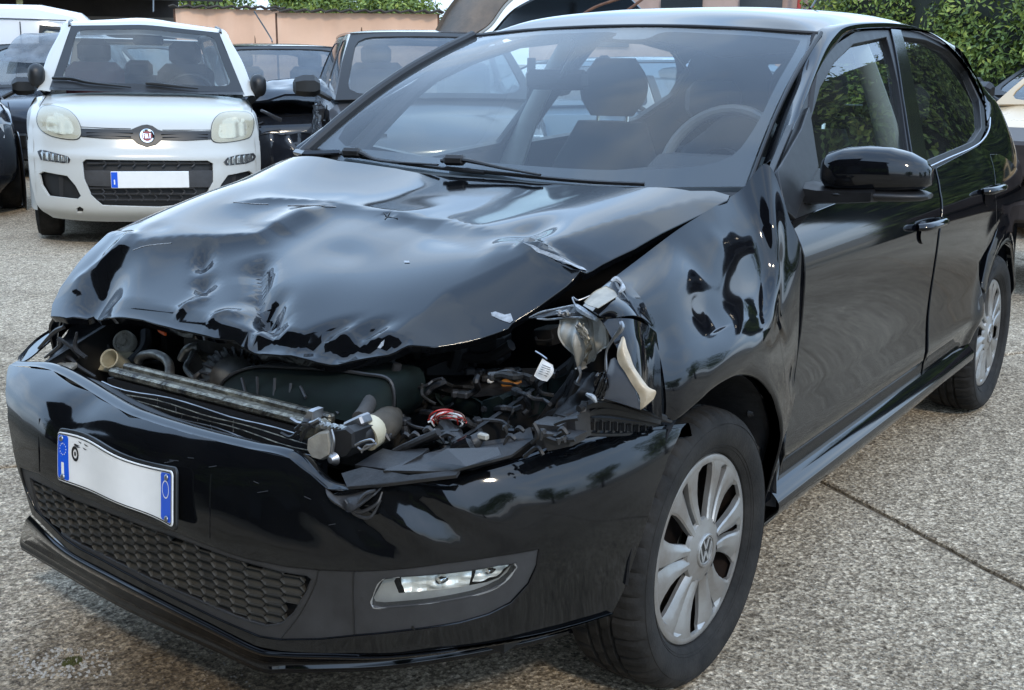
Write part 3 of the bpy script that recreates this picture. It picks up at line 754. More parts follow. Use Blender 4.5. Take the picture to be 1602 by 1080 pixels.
panel('bumper', ob, fB, .02, BLKD, car, BC_, .014, holes=[oi], bstep=.012)
panel('bumper_insert', oi, lambda a, b: fB(a, b, -.004), .02, PLAST, car, BC_, .02, holes=[hexo, fogo], bstep=.012)
panel('grille_backing', hexo, lambda a, b: fB(a, b, -.030), .03, DARKPL, car, BC_, 0)
# wings of the hole: a wall between insert and backing
def wall(name, o, o1, o2, m, par, fn=fB, C0=BC_):
    L = dens(o, .012); V = [fn(p[0], p[1], o1) for p in L]+[fn(p[0], p[1], o2) for p in L]; n = len(L)
    return mk(name, V, [(i, (i+1) % n, n+(i+1) % n, n+i) for i in range(n)], m, par)
wall('grille_surround', hexo, -.003, -.031, PLAST, car)
# honeycomb cells
hx = [p[0] for p in hexo]; hz = [p[1] for p in hexo]
cw, ch = .060, .0185; ncell = 0
GR = varied('grille_plastic', (.030, .029, .026), .6, .4, 14, col2=(.046, .042, .034))
ncol = int((max(hx)-min(hx))/(cw*.84))+3; nrow = int((max(hz)-min(hz))/ch)+3
for ic in range(ncol):
    for ir in range(nrow):
        t = min(hx)-cw+ic*cw*.84; zz = min(hz)-ch+ir*ch+(ch/2 if ic % 2 else 0)
        if not all(pip(t+dx, zz+dz, hexo) for dx, dz in ((-.018, 0), (.018, 0), (0, .004), (0, -.004))): continue
        V = []; F = []
        hexp = [(-.5, 0), (-.34, .5), (.34, .5), (.5, 0), (.34, -.5), (-.34, -.5)]
        fl_d = [-.015, -.021, -.021, -.015, -.009, -.009]
        for sc_, sz_, of in ((1.0, 1.0, -.008), (.965, .90, -.0045), (.94, .84, -.006), (.92, .80, None)):
            for q_, (hx_, hz_) in enumerate(hexp):
                V.append(fB(t+hx_*cw*sc_, zz+hz_*ch*sz_, fl_d[q_] if of is None else of))
        for j in range(3):
            for i in range(6): F.append((j*6+i, j*6+(i+1) % 6, (j+1)*6+(i+1) % 6, (j+1)*6+i))
        F.append(tuple(range(18, 24)))
        mk('grille_cell', V, F, GR, car, smooth=False); ncell += 1
print('cells', ncell)
# insert details: seams and tow-eye hole
for a in ([(497, 892), (490, 920), (468, 962), (438, 1000)], [(552, 895), (551, 930), (553, 993)]):
    tube_part('insert_seam', [fB(q[0], q[1], -.0035) for q in oB(a, (.4, .4))], .0014, PLBLACK, car, n=5)
q = oB([(645, 985)], (.6, .3))[0]; MB().lathe([(0, .0005), (.0055, .0004)], 10, 'x', fB(q[0], q[1], -.003)).build('drain_hole', PLBLACK, car)
lipo = oB([(33, 812), (100, 862), (180, 905), (250, 941), (330, 980), (395, 1014), (440, 1022), (600, 1026), (650, 1024), (600, 1043), (480, 1049), (408, 1047), (385, 1038), (330, 1013), (250, 977), (180, 943), (110, 903), (60, 872), (34, 856), (40, 830)], (-.7, .3))
lr = [W0.outline(fB, L_, (-.85, .25)) for L_ in (
    [(47, 806), (100, 856), (180, 901), (250, 937), (330, 977), (400, 1012), (440, 1020), (520, 1022), (600, 1024), (700, 1014), (820, 996), (900, 977), (958, 959)],
    [(42, 815), (100, 866), (180, 911), (250, 947), (330, 987), (398, 1020), (440, 1028), (520, 1030), (600, 1030), (700, 1020), (820, 1000), (900, 979), (958, 960)])]
L0 = [fB(p[0], p[1], .0) for p in lr[0]]; L1 = [fB(p[0], p[1], .004) for p in lr[1]]
bpx = [(33, 857), (110, 903), (180, 943), (250, 977), (330, 1013), (405, 1047), (450, 1049), (520, 1048), (600, 1044), (700, 1031), (820, 1008), (900, 985), (955, 963)]
L3 = [U(b[0], b[1], 'z', .165+.012*(i > 8)) for i, b in enumerate(bpx)]
L2 = [b+Vector((.001, 0, .020)) for a, b in zip(L1, L3)]
L15 = [a.lerp(b, .55)+Vector((0, 0, .002)) for a, b in zip(L1, L2)]
L4 = [p+Vector((-.012, 0, -.008)) for p in L3]; L5 = [p+Vector((-.10, 0, -.006)) for p in L3]
surf('bumper_lip', [L0, L1, L15, L2, L3, L4, L5], 90, 24, BLK, car, center=Vector((-.3, 0, .4)))
# seams on the bumper face, scuffs
for a in ([(330, 742), (328, 800), (328, 842)], [(62, 655), (61, 700), (62, 738)]):
    tube_part('bumper_seam', [fB(q[0], q[1], .0004) for q in oB(a, (0, .5))], .0012, GLOSSTRIM, car, n=5)
for k in range(9):
    px = 230+rnd.random()*300; py = 690+(px-230)*.33+rnd.random()*60; l = 6+rnd.random()*22; a = rnd.choice([-.2, .1, 1.3, .45, .5, 1.5])
    try:
        q = oB([(px, py), (px+l*math.cos(a)*.6, py+l*math.sin(a)*.5)], (0, .55)); MB().tube([fB(*q[0], .0006), fB(*q[1], .0006)], .0006, 4).build('scratch', PLAST, car)
    except Exception: pass
# top lip of the bumper, folded back to the radiator panel
tp = [(14, 572), (82, 580), (182, 638), (223, 656), (300, 680), (380, 700), (452, 717), (510, 765), (596, 762), (703, 750), (807, 724), (910, 688), (1066, 671)]
T0 = [fB(*q) for q in oB(tp, (-.9, .6))]
T1 = [p+Vector((-.03, 0, .004)) for p in T0]; T2 = [p+Vector((-.07, -.01 if i > 6 else 0, -.035)) for i, p in enumerate(T0)]
surf('bumper_top_flange', [T0, T1, T2], 90, 8, BLKD, car, center=Vector((0, 0, 0)))
# torn edge at the bumper's kink, with dangling threads of plastic
tl = [[(512, 764), (530, 775), (560, 772), (600, 764)], [(518, 778), (540, 788), (562, 783), (598, 768)], [(530, 788), (552, 798), (570, 790), (592, 778)]]
rows = [[fB(*q, .004+.006*j) for q in oB(r_, (.35, .58))] for j, r_ in enumerate(tl)]
surf('torn_bumper_edge', rows, 20, 8, MIDPL, car, thick=.003, disp=lambda p, u, v: p+Vector((.006, 0, .003))*nz(p.x, p.y, p.z, 40))
for a in ([(545, 780), (560, 800), (585, 805), (598, 785)], [(560, 792), (575, 775), (590, 770)], [(550, 790), (570, 797), (592, 790), (600, 772)]):
    tube_part('torn_strip', [fB(*q, .012) for q in oB(a, (.35, .58))], [.002, .0035, .003, .0015][:len(a)], MIDPL, car, n=6)

# ---- number plate
pz = [(97, 671), (272, 735), (275, 829), (97, 753)]
def q3(px, py): return fB(*W0.inv(lambda a, b: fB(a, b, .026), px, py, (0, .52)), 0)
cTL, cTR, cBR, cBL = q3(97, 671), q3(271, 737), q3(274, 829), q3(97, 753)
def fP(u, v, off=0):
    a = cTL.lerp(cTR, u).lerp(cBL.lerp(cBR, u), v)
    n = (cTR-cTL).cross(cBL-cTL).normalized(); n = n if n.x > 0 else -n
    o = .030+.006*math.sin(u*5.2+v*1.2)*(1-v*.4)+.004*math.sin(u*11+2)
    z = .010*math.sin(u*6.0+.4)*(1-v)  # wavy top edge
    return a+n*(o+off)+Vector((0, 0, z*.8))
def rrect(x0, y0, x1, y1, r, ry, n=5):
    P = []
    for cx, cy, a0 in ((x1-r, y1-ry, 0), (x0+r, y1-ry, 90), (x0+r, y0+ry, 180), (x1-r, y0+ry, 270)):
        for i in range(n+1): a = R(a0+90*i/n); P.append((cx+r*math.cos(a), cy+ry*math.sin(a)))
    return P
plate_mat = WHITE
PC = Vector((-.3, 0, .4))
num = thing('number_plate', 'bent white and blue number plate screwed to the front of the black wrecked hatchback', 'number plate', (0, 0, 0))
num.parent = car; del num['label']; del num['category']
panel('plate_frame', rrect(-.012, -.06, 1.012, 1.06, .03, .12), lambda u, v: fP(u, v, -.004), .06, PLBLACK, num, PC, .006)
panel('plate_sheet', rrect(0, 0, 1, 1, .022, .09), fP, .05, WHITE, num, PC, .002)
panel('plate_rim', rrect(.004, .018, .996, .982, .02, .08), lambda u, v: fP(u, v, .0012), .05, PLBLACK, num, PC, 0, holes=[rrect(.009, .04, .991, .96, .018, .07)])
panel('blue_band', rrect(.012, .05, .105, .95, .016, .06), lambda u, v: fP(u, v, .0009), .04, BLUE, num, PC, 0)
panel('blue_band', rrect(.885, .05, .988, .95, .016, .06), lambda u, v: fP(u, v, .0009), .04, BLUE, num, PC, 0)
panel('letter', rrect(.045, .60, .068, .85, .003, .01, 1), lambda u, v: fP(u, v, .0016), .04, WHITE, num, PC, 0)
for k in range(12):
    a = R(30*k); cx, cy = .060+.027*math.cos(a), .33+.115*math.sin(a)
    st = [(cx+.0045*(1 if j % 2 else .45)*math.cos(R(36*j)), cy+.020*(1 if j % 2 else .45)*math.sin(R(36*j))) for j in range(10)]
    panel('star', st, lambda u, v: fP(u, v, .0016), .04, WHITE, num, PC, 0)
ell = lambda cx, cy, rx, ry, n=28: [(cx+rx*math.cos(2*math.pi*i/n), cy+ry*math.sin(2*math.pi*i/n)) for i in range(n)]
panel('year_ring', ell(.935, .36, .036, .17), lambda u, v: fP(u, v, .0016), .04, WHITE, num, PC, 0, holes=[ell(.935, .36, .031, .147)])
# the upper part of the first letter that the photograph shows, cut off by the wear of the sheet
panel('letter', ell(.165, .36, .030, .15), lambda u, v: fP(u, v, .0016), .04, PLBLACK, num, PC, 0, holes=[ell(.165, .36, .017, .09)])
panel('letter', ell(.165, .36, .008, .045, 12), lambda u, v: fP(u, v, .0016), .04, PLBLACK, num, PC, 0)
for k in range(7):
    u0 = .13+rnd.random()*.12; v0 = .08+rnd.random()*.14
    panel('paint_scuff', [(u0, v0), (u0+.03+rnd.random()*.03, v0+.015), (u0+.02, v0+.035), (u0+.005, v0+.02)], lambda u, v: fP(u, v, .0014), .04, PLAST, num, PC, 0)
for (u, v) in ((.045, .12), (.055, .90), (.945, .13), (.945, .90)):
    c = fP(u, v, .002); n_ = fnormal(fP, u, v, PC)
    MB().lathe([(0, .003), (.003, .0028), (.0055, .0012), (.006, 0)], 12, 'x', c, rot=n_.to_track_quat('X', 'Z').to_matrix()).build('plate_screw', STEEL, num)

# ---- fog lamp
fog = thing('fog_lamp', 'x', 'x'); fog.parent = car; del fog['label']; del fog['category']
wall('lamp_wall', fogo, -.003, -.034, PLAST, fog)
BEZ = varied('bezel_silver_grey', (.36, .36, .35), .32, .2, 20, metal=.3)
o_in = oB([(620, 938), (612, 920), (622, 906), (740, 896), (805, 884), (806, 892), (785, 914), (765, 921), (742, 925), (672, 934)], (.55, .4))
panel('bezel', fogo, lambda a, b: fB(a, b, -.022), .02, BEZ, fog, BC_, 0, holes=[o_in])
tube_part('bezel_rim', [fB(*q, -.006) for q in oB([(624, 905), (597, 909), (582, 934), (580, 950), (597, 954), (672, 947), (744, 934), (785, 918), (808, 893), (807, 884)], (.55, .4))], .0022, BEZ, fog, n=6)
refl = mat('lamp_reflector', (.95, .95, .90), .3, .25)
def fR(a, b): return fB(a, b, -.034+.0040*abs(math.sin(a*95))+.003*math.sin(a*61+b*140)+.0016*math.cos(b*420))
r1 = oB([(620, 906), (738, 896), (742, 905), (736, 933), (630, 941), (622, 925)], (.5, .4)); r2 = oB([(745, 896), (805, 885), (806, 893), (784, 917), (742, 925), (748, 908)], (.6, .4))
panel('reflector', r1, fR, .004, refl, fog, BC_, 0); panel('reflector', r2, fR, .004, refl, fog, BC_, 0)
panel('lamp_back', o_in, lambda a, b: fB(a, b, -.046), .02, DARKPL, fog, BC_, 0)
c = fB(*oB([(690, 920)], (.55, .4))[0], -.028); MB().lathe([(.0, .010), (.006, .009), (.009, 0), (.009, -.01)], 18, 'x', c).build('bulb_shield', CHROME, fog)
c = fB(*oB([(770, 905)], (.6, .4))[0], -.028); MB().lathe([(.0, .008), (.005, .007), (.007, 0), (.007, -.01)], 18, 'x', c).build('bulb_shield', CHROME, fog)
panel('lens', fogo, lambda a, b: fB(a, b, -.0075), .02, LENS, fog, BC_, 0)

# ---- wheels
def rad(v, a): return (v*math.cos(a), v*math.sin(a))
def make_wheel(cover_mat=SILV):
    w_ = bpy.data.objects.new('wheel', None); C.objects.link(w_)
    n = 216; prof = []
    # profile from outer bead across the tread to the inner bead (r, y)
    pr = [(.203, .062), (.207, .074), (.214, .080), (.232, .090), (.250, .094), (.262, .0945), (.272, .092), (.281, .087), (.288, .080), (.2935, .070), (.2965, .060), (.298, .045), (.2985, .033), (.2905, .0315), (.2905, .0245), (.2988, .023), (.299, .006), (.291, .0045), (.291, -.0045), (.299, -.006), (.2988, -.023), (.2905, -.0245), (.2905, -.0315), (.2985, -.033), (.298, -.045), (.2965, -.060), (.2935, -.070), (.288, -.080), (.272, -.092), (.25, -.094), (.22, -.085), (.2, -.07)]
    V = []; F = []; m = len(pr)
    for k in range(n):
        a = 2*math.pi*k/n; ph = k % 6
        for j, (r, y) in enumerate(pr):
            rr2 = r
            if 7 <= j <= 11 or 23 <= j <= 27:
                if ph in (0,): rr2 -= .0055
                elif ph == 3 and j in (9, 10, 11): rr2 -= .0035
            if 12 <= j <= 22 and (k+j) % 6 == 0 and r > .295: rr2 -= .005
            if j in (4, 5): rr2 += 0
            if j == 4: y = y + (.0012 if 30 < k < 60 or 120 < k < 150 else 0)
            V.append((rr2*math.cos(a), y, rr2*math.sin(a)))
    for k in range(n):
        for j in range(m-1):
            a = k*m+j; b = ((k+1) % n)*m+j; F.append((a, b, b+1, a+1))
    t = mk('tyre', V, F, RUB, w_, angle=28)
    # sidewall lettering-like ribs
    rb = MB()
    for r_ in (.219, .2245, .2705): rb.lathe([(r_-.0006, interp([(.21, .078), (.22, .083), (.23, .089), (.25, .094), (.27, .0925)], r_)-.001), (r_, interp([(.21, .078), (.22, .083), (.23, .089), (.25, .094), (.27, .0925)], r_)+.0012), (r_+.0008, interp([(.21, .078), (.22, .083), (.23, .089), (.25, .094), (.27, .0925)], r_)-.001)], 96)
    rb.build('sidewall_rib', RUB, w_)
    # dark wheel disc and brake behind the cover
    MB().lathe([(.03, .030), (.09, .030), (.12, .036), (.15, .012), (.178, .005), (.192, .045), (.203, .060)], 64).build('rim', varied('rusty_dark_rim', (.016, .011, .009), .9, .5, 15, spec=.1), w_)
    cv = MB()
    def yc(r): return .079-.010*(r/.2)**2+.004*math.cos(r*30)
    cv.lathe([(.186, .066), (.187, yc(.187)), (.191, yc(.19)+.001), (.197, yc(.197)+.001), (.2015, .072), (.2045, .066), (.2055, .058)], 120)
    cv.lathe([(.0, .080), (.030, .080), (.031, .0855), (.034, .0862), (.036, .0845), (.037, .0815), (.055, yc(.055)+.001), (.068, yc(.068)), (.0705, yc(.07)-.008)], 60)
    # blades: six pairs
    for i in range(6):
        for s_ in (-1, 1):
            a0 = R(60*i+4)+s_*R(13.2)
            wide = 1.0 if (i*2+(s_ > 0)) % 5 else 1.12
            rs = [.064, .085, .11, .135, .16, .180, .190]
            hw = [9.2, 8.8, 8.6, 8.8, 9.2, 9.8, 12.4]
            top = []; bl = []
            for r_, h in zip(rs, hw):
                sw = R(6)*math.sin((r_-.06)/.13*math.pi)*s_*-.5
                A1 = a0+sw-R(h)*wide; A2 = a0+sw+R(h)*wide
                e = .10
                ring = [(A1, -.014), (A1, -.002), (lerp(A1, A2, e), .0012), (lerp(A1, A2, .5), .0026), (lerp(A1, A2, 1-e*3.2), .0005), (A2, -.008), (A2, -.016)]
                if r_ > .185: ring = [(A1, -.008), (A1, -.001), (lerp(A1, A2, e), 0), (lerp(A1, A2, .5), .0005), (lerp(A1, A2, 1-e), 0), (A2, -.001), (A2, -.008)]
                bl.append([Vector((r_*math.cos(a), yc(r_)+d, r_*math.sin(a))) for a, d in ring])
            cv.loft(bl, closed=False, cap=False)
    cv.build('wheel_cover', cover_mat, w_, angle=24, fix=True)
    bd = MB(); yb = .0815
    def Q(x, z, h): return Vector((x, yb+h, z))
    bd.lathe([(.0275, yb), (.028, yb+.0025), (.0295, yb+.0025), (.030, yb)], 40)
    def bar(a, b, t=.0022):
        d = Vector((b[0]-a[0], b[1]-a[1])); p = Vector((-d.y, d.x)).normalized()*t
        bd.prism([(a[0]+p.x, a[1]+p.y), (b[0]+p.x, b[1]+p.y), (b[0]-p.x, b[1]-p.y), (a[0]-p.x, a[1]-p.y)], Q, .0025)
    bar((-.012, .025), (-.0005, .003)); bar((.012, .025), (.0005, .003))
    bar((-.0245, .014), (-.011, -.024)); bar((.0245, .014), (.011, -.024)); bar((-.011, -.024), (0, -.002)); bar((.011, -.024), (0, -.002))
    bd.build('hub_badge', BEZ, w_, smooth=False)
    MB().lathe([(0, yb+.0003), (.0275, yb+.0003)], 40).build('hub_badge_ground', PLBLACK, w_)
    w_.parent = car
    return w_
whl = make_wheel(); whl.location = (0, .733, .298); whl.rotation_euler = (0, R(0), R(-1.5))
for (x, y, rz, ry) in ((-2.47, .728, 0, 24), (0, -.733, 180, 10), (-2.47, -.728, 180, 40)):
    c = clone(whl, car); c.location = (x, y, .298); c.rotation_euler = (0, R(ry), R(rz))

# ---- door mirrors
def mirror(sg):
    m_ = bpy.data.objects.new('door_mirror', None); C.objects.link(m_); m_.parent = car
    rings = []; X0 = -.60
    st = [(.800, .42, .50, -.000), (.815, .80, .78, 0), (.85, 1.0, .95, .0), (.90, 1.03, 1.0, .002), (.95, 1.0, .96, .002), (.99, .90, .82, .000), (1.02, .72, .60, -.003), (1.036, .40, .34, -.006)]
    n = 24
    for y, kx, kz, dz in st:
        ring_ = []
        for k in range(n):
            a = 2*math.pi*k/n; ca, sa = math.cos(a), math.sin(a)
            ex = math.copysign(abs(ca)**.75, ca); ez = math.copysign(abs(sa)**.85, sa)
            top_ = .060 if sa > 0 else .050
            ring_.append(Vector((X0-(y-.8)*.22+.062*kx*ex*(1 if ca > 0 else .6), sg*y, 1.040+dz+top_*kz*ez)))
        rings.append(ring_)
    MB().loft(rings).build('mirror_shell', BLK, m_, angle=50)
    low = [[Vector((p.x*1.0, p.y, min(p.z, 1.008)-.004)) for p in r_] for r_ in rings]
    lo2 = []
    for (y, kx), r_ in zip([(s[0], s[1]) for s in st], rings):
        lo2.append([Vector((X0-(y-.8)*.22+.058*kx*math.cos(2*math.pi*k/n), sg*y, .992+.016*math.sin(2*math.pi*k/n)*kx)) for k in range(n)])
    MB().loft(lo2).build('mirror_underside', TRIM, m_, angle=50)
    MB().loft([[Vector((X0+.045*c_[0], sg*y, zc+h*c_[1])) for c_ in ((1, -.7), (1, .6), (.4, 1), (-.8, 1), (-1, .5), (-1, -.8), (0, -1))] for y, zc, h in ((.745, .985, .030), (.80, .985, .022), (.86, .988, .020), (.93, .992, .016))]).build('mirror_arm', TRIM, m_)
    gl = [[Vector((X0-.040-(y-.8)*.22, sg*y, 1.035+dz)) for dz in (-.035, .035)] for y in (.82, .90, .99)]
    surf('mirror_glass', gl, 4, 4, CHROME, m_)
    return m_
mL = mirror(1)
# ---- wipers and scuttle
cowl = [[fW(u, -.02)+Vector((.0, 0, -.004)) for u in (0, .25, .5, .75, 1)], [fW(u, -.05)+Vector((.04, 0, -.02)) for u in (0, .25, .5, .75, 1)], [fW(u, -.05)+Vector((.10, 0, -.045)) for u in (0, .25, .5, .75, 1)]]
surf('scuttle_panel', cowl, 30, 8, DARKPL, car)
for (p1, arm) in (((722, 258), [(738, 260), (720, 262), (790, 272), (850, 283)]), ((527, 236), [(532, 238), (560, 250), (600, 260), (690, 267)])):
    wp = bpy.data.objects.new('wiper', None); C.objects.link(wp); wp.parent = car
    a = U(arm[0][0], arm[0][1], 'x', -.42); e = [fW(*W0.inv(fW, q_[0], q_[1], (.5, .05)))+Vector((.014, 0, .016)) for q_ in arm[1:]]
    MB().rbox(e[0]+Vector((.004, -.005, .004)), (.030, .060, .028), .008, rot=Matrix.Rotation(.25, 3, 'Z')).build('wiper_pivot', DARKPL, wp)
    tube_part('wiper_arm', [e[0]+Vector((0, -.05, .0)), e[0]+Vector((0, .02, .006)), e[1], e[2]], [.010, .011, .007, .005], DARKPL, wp, n=8, sq=.6)
    s_ = W0.inv(fW, *((700, 268) if p1[0] > 600 else (540, 246)), (.3, .05)); t_ = W0.inv(fW, *((1010, 294) if p1[0] > 600 else (760, 276)), (.6, .04))
    tube_part('wiper_blade', [fW(lerp(s_[0], t_[0], k), lerp(s_[1], t_[1], k))+Vector((.006, 0, .009)) for k in (0, .25, .5, .75, 1)], .005, TRIM, wp, n=6)
bx = W0.inv(fW, 504, 236, (.05, .02))
MB().rbox(fW(*bx)+Vector((.02, 0, -.005)), (.12, .10, .02), .008, rot=Matrix.Rotation(-.5, 3, 'Z')).build('scuttle_corner', GLOSSTRIM, car)
# ============================================================ ENGINE BAY
def P(px, py, x): return U(px, py, 'x', x)
def PY(px, py, y): return U(px, py, 'y', y)
DK = mat('soot_black', (.006, .006, .007), .6)
# dark inner structure
eb = MB()
eb.box((-.50, 0, .62), (.04, 1.5, .62)); eb.box((.1, 0, .28), (1.0, 1.1, .05))
eb.build('bulkhead', DK, car)
for sg in (1, -1):
    t = [[(.60, sg*.56, .62), (.3, sg*.60, .70), (-.1, sg*.62, .82), (-.45, sg*.62, .90)], [(.60, sg*.56, .30), (.3, sg*.60, .30), (-.1, sg*.62, .30), (-.45, sg*.62, .30)]]
    surf('inner_wing_panel', t, 10, 6, DARKPL, car, thick=.01)
eb = MB(); eb.rbox((.12, -.12, .58), (.42, .60, .34), .03); eb.rbox((.05, -.10, .76), (.34, .46, .07), .02)
eb.build('engine_block', varied('engine_grime', (.05, .048, .045), .6, .6, 18, bump=.5, bscale=60), car)
# radiator: tank rail, finned core with visible rows, lower tank
rA, rB = P(168, 577, .60), P(500, 662, .63)
ax = (rB-rA).normalized(); dn = Vector((.06, 0, -1)).normalized(); fr_ = ax.cross(dn); fr_ = fr_ if fr_.x > 0 else -fr_
rot = Matrix((ax, fr_, -dn)).transposed(); L = (rB-rA).length
rad_ = bpy.data.objects.new('radiator', None); C.objects.link(rad_); rad_.parent = car
OLD = varied('scraped_old_aluminium', (.34, .31, .24), .34, .7, 30, metal=.8, bump=.8, bscale=130, col2=(.05, .045, .04), stretch=(1, 1, 1))
MB().rbox(rA+ax*L/2+dn*.008-fr_*.012, (L, .026, .018), .005, rot=rot).build('tank_rail', OLD, rad_)
V = MB(); V.rbox(rA+ax*L/2-fr_*.040+dn*.002, (L*.98, .018, .020), .004, rot=rot).build('rear_rail', OLD, rad_)
MB().box(rA+ax*L/2+dn*.16-fr_*.01, (L, .022, .28), rot=rot).build('core', DK, rad_)
for k in range(15):
    g_ = rA+dn*(.026+.0115*k)+fr_*.004
    pts = [g_+ax*(L*t)+fr_*(.006*math.sin(t*9+k*.3)+.004*nz(t*5, k, 0))+dn*(.003*math.sin(t*13+k)) for t in [i/14 for i in range(15)]]
    MB().tube([p+fr_*.010 for p in pts], .0022, 5, sq=.6).build('core_tube', OLD if k % 3 else STEEL, rad_)
fl = MB()
for k in range(46):
    a = rA+ax*(L*(.05+.9*rnd.random()))+dn*(.03+.2*rnd.random())+fr_*.010
    fl.tube([a, a+dn*(.008+.012*rnd.random())+ax*(rnd.random()-.5)*.01], .0008, 4)
o = fl.build('bent_fins', STEEL, rad_)
# flakes of bright metal along the rail
for k in range(30):
    t = rnd.random(); a = rA+ax*(L*(.12+.75*t))+fr_*.004-dn*.004
    w_ = .006+.012*rnd.random()
    MB().add([a, a+ax*w_, a+ax*w_*.8+fr_*.005-dn*.002, a+fr_*.006], [(0, 1, 2, 3)]).build('metal_flake', STEEL, rad_)
# cross member strips under the flange on the left
tube_part('bumper_beam', [P(110, 590, .62), P(160, 608, .64), P(220, 640, .65), P(300, 672, .66), P(420, 705, .66), P(500, 735, .64)], .012, DARKPL, car)
0 and tube_part('crossmember', [P(120, 583, .60), P(190, 598, .61), P(250, 622, .62), P(330, 655, .63)], .006, DARKPL, car)
# fan shroud: big arched dark-green housing with ribs
fs = bpy.data.objects.new('fan_shroud', None); C.objects.link(fs); fs.parent = car
arc = [(345, 612), (352, 598), (375, 583), (410, 575), (460, 577), (520, 580), (572, 587), (612, 597), (618, 640), (600, 665)]
tp_ = [P(a, b, .50) for a, b in arc]
V = []; F = []
for p in tp_: V.append(p); 
base = [P(lerp(345, 600, i/9), lerp(616, 672, i/9), .56) for i in range(10)]
surf('shroud_face', [tp_, [a.lerp(b, .5)+Vector((.012, 0, 0)) for a, b in zip(tp_, base)], base], 30, 10, GREENPL, fs, thick=.004)
surf('shroud_rim', [tp_, [p+Vector((-.09, 0, .004)) for p in tp_]], 30, 2, GREENPL, fs)
for a, b in (((378, 592), (386, 622)), ((402, 590), (404, 628)), ((430, 592), (428, 634)), ((455, 600), (452, 640)), ((512, 625), (530, 648)), ((470, 605), (478, 622))):
    tube_part('shroud_rib', [P(*a, .535), P(*b, .556)], .0030, MIDPL, fs, n=5)
tube_part('shroud_edge', [p+Vector((.004, 0, .003)) for p in tp_], .0035, MIDPL, fs, n=6)
for k in range(5): tube_part('shroud_seam', [P(536+k*15, 598+k*4, .505), P(540+k*14, 640+k*4, .54)], .002, DARKPL, fs, n=5)
surf('shroud_box', [[P(505, 588, .47), P(560, 594, .47), P(562, 655, .53)], [P(560, 594, .47), P(563, 600, .50), P(562, 655, .53)]], 8, 4, GREENPL, fs)
# washer filler neck and cap
a = P(168, 566, .44); d_ = (P(150, 560, .50)-P(200, 552, .40)).normalized()
fn_ = bpy.data.objects.new('filler_neck', None); C.objects.link(fn_); fn_.parent = car
q_ = Vector((.75, .25, .45)).normalized().to_track_quat('X', 'Z').to_matrix()
MB().lathe([(.018, -.085), (.021, -.03), (.0225, .0), (.0235, .004), (.0215, .006), (.019, .003), (.016, -.05), (.0, -.052)], 32, 'x', P(172, 562, .46), rot=q_).build('neck', CREAM, fn_)
surf('neck_flange', [[P(150, 578, .43), P(175, 580, .43), P(205, 565, .40)], [P(165, 552, .40), P(190, 548, .38), P(212, 552, .37)]], 8, 4, CREAM, fn_, thick=.006)
cp = bpy.data.objects.new('reservoir_cap', None); C.objects.link(cp); cp.parent = car
q2 = Vector((.8, .35, .5)).normalized().to_track_quat('X', 'Z').to_matrix(); c = P(193, 534, .38)
MB().lathe([(.0265, -.02), (.0275, .0), (.025, .004), (.021, .003), (.020, -.004), (.010, -.004), (.009, .006), (.0, .007)], 36, 'x', c, rot=q2).build('cap', LAMPBK, cp)
for k in range(9):
    g_ = 2*math.pi*k/9; v_ = q2 @ Vector((0, math.cos(g_), math.sin(g_)))
    MB().tube([c+v_*.009, c+v_*.0215], .0018, 5).build('cap_rib', LAMPBK, cp)
tube_part('filler_hose', [P(165, 545, .40), P(178, 540, .36), P(205, 556, .36), P(222, 536, .33)], .012, DARKPL, car)
tube_part('support_tube', [P(228, 520, .33), P(226, 545, .36), P(205, 568, .40)], .014, DARKPL, car)
# bent aluminium coolant pipe
tube_part('coolant_pipe', [P(216, 566, .42), P(222, 557, .42), P(240, 554, .43), P(256, 560, .44), (P(265, 572, .46)), P(265, 592, .50), P(264, 606, .53)], .0105, ALU, car, n=14)
# ac pipe with elbow fitting
tube_part('ac_pipe', [P(303, 548, .36), P(298, 560, .38), P(290, 574, .40), P(296, 585, .42), P(310, 592, .44), P(330, 574, .42)], .006, ALU, car, n=10)
tube_part('ac_fitting', [P(284, 562, .36), P(290, 551, .36), P(297, 545, .36), P(310, 543, .35)], .011, ALU, car, n=12)
surf('bracket_plate', [[P(300, 542, .33), P(325, 548, .32), P(345, 556, .32)], [P(310, 556, .35), P(318, 566, .36), P(335, 566, .35)]], 8, 4, OLD, car, thick=.004)
tube_part('bracket_arm', [P(308, 600, .47), P(305, 590, .46), P(330, 572, .42)], .005, STEEL, car, n=6)
# alternator with cooling slots
al = bpy.data.objects.new('alternator', None); C.objects.link(al); al.parent = car
c = P(362, 592, .42); q3_ = Vector((.55, .75, .2)).normalized().to_track_quat('X', 'Z').to_matrix()
MB().lathe([(0, .055), (.03, .055), (.05, .045), (.060, .02), (.062, -.04), (.05, -.06)], 36, 'x', c, rot=q3_).build('casing', varied('alternator_case', (.07, .068, .062), .45, .5, 40, metal=.4), al)
for k in range(22):
    g_ = 2*math.pi*k/22; v_ = q3_ @ Vector((0, math.cos(g_), math.sin(g_))); h_ = q3_ @ Vector((1, 0, 0))
    MB().tube([c+v_*.052+h_*.048, c+v_*.064+h_*.02, c+v_*.065-h_*.02], .0042, 5).build('cooling_fin', MIDPL, al)
MB().rbox(c+Vector((.03, -.03, -.02)), (.05, .04, .03), .006).build('terminal_block', MIDPL, al)
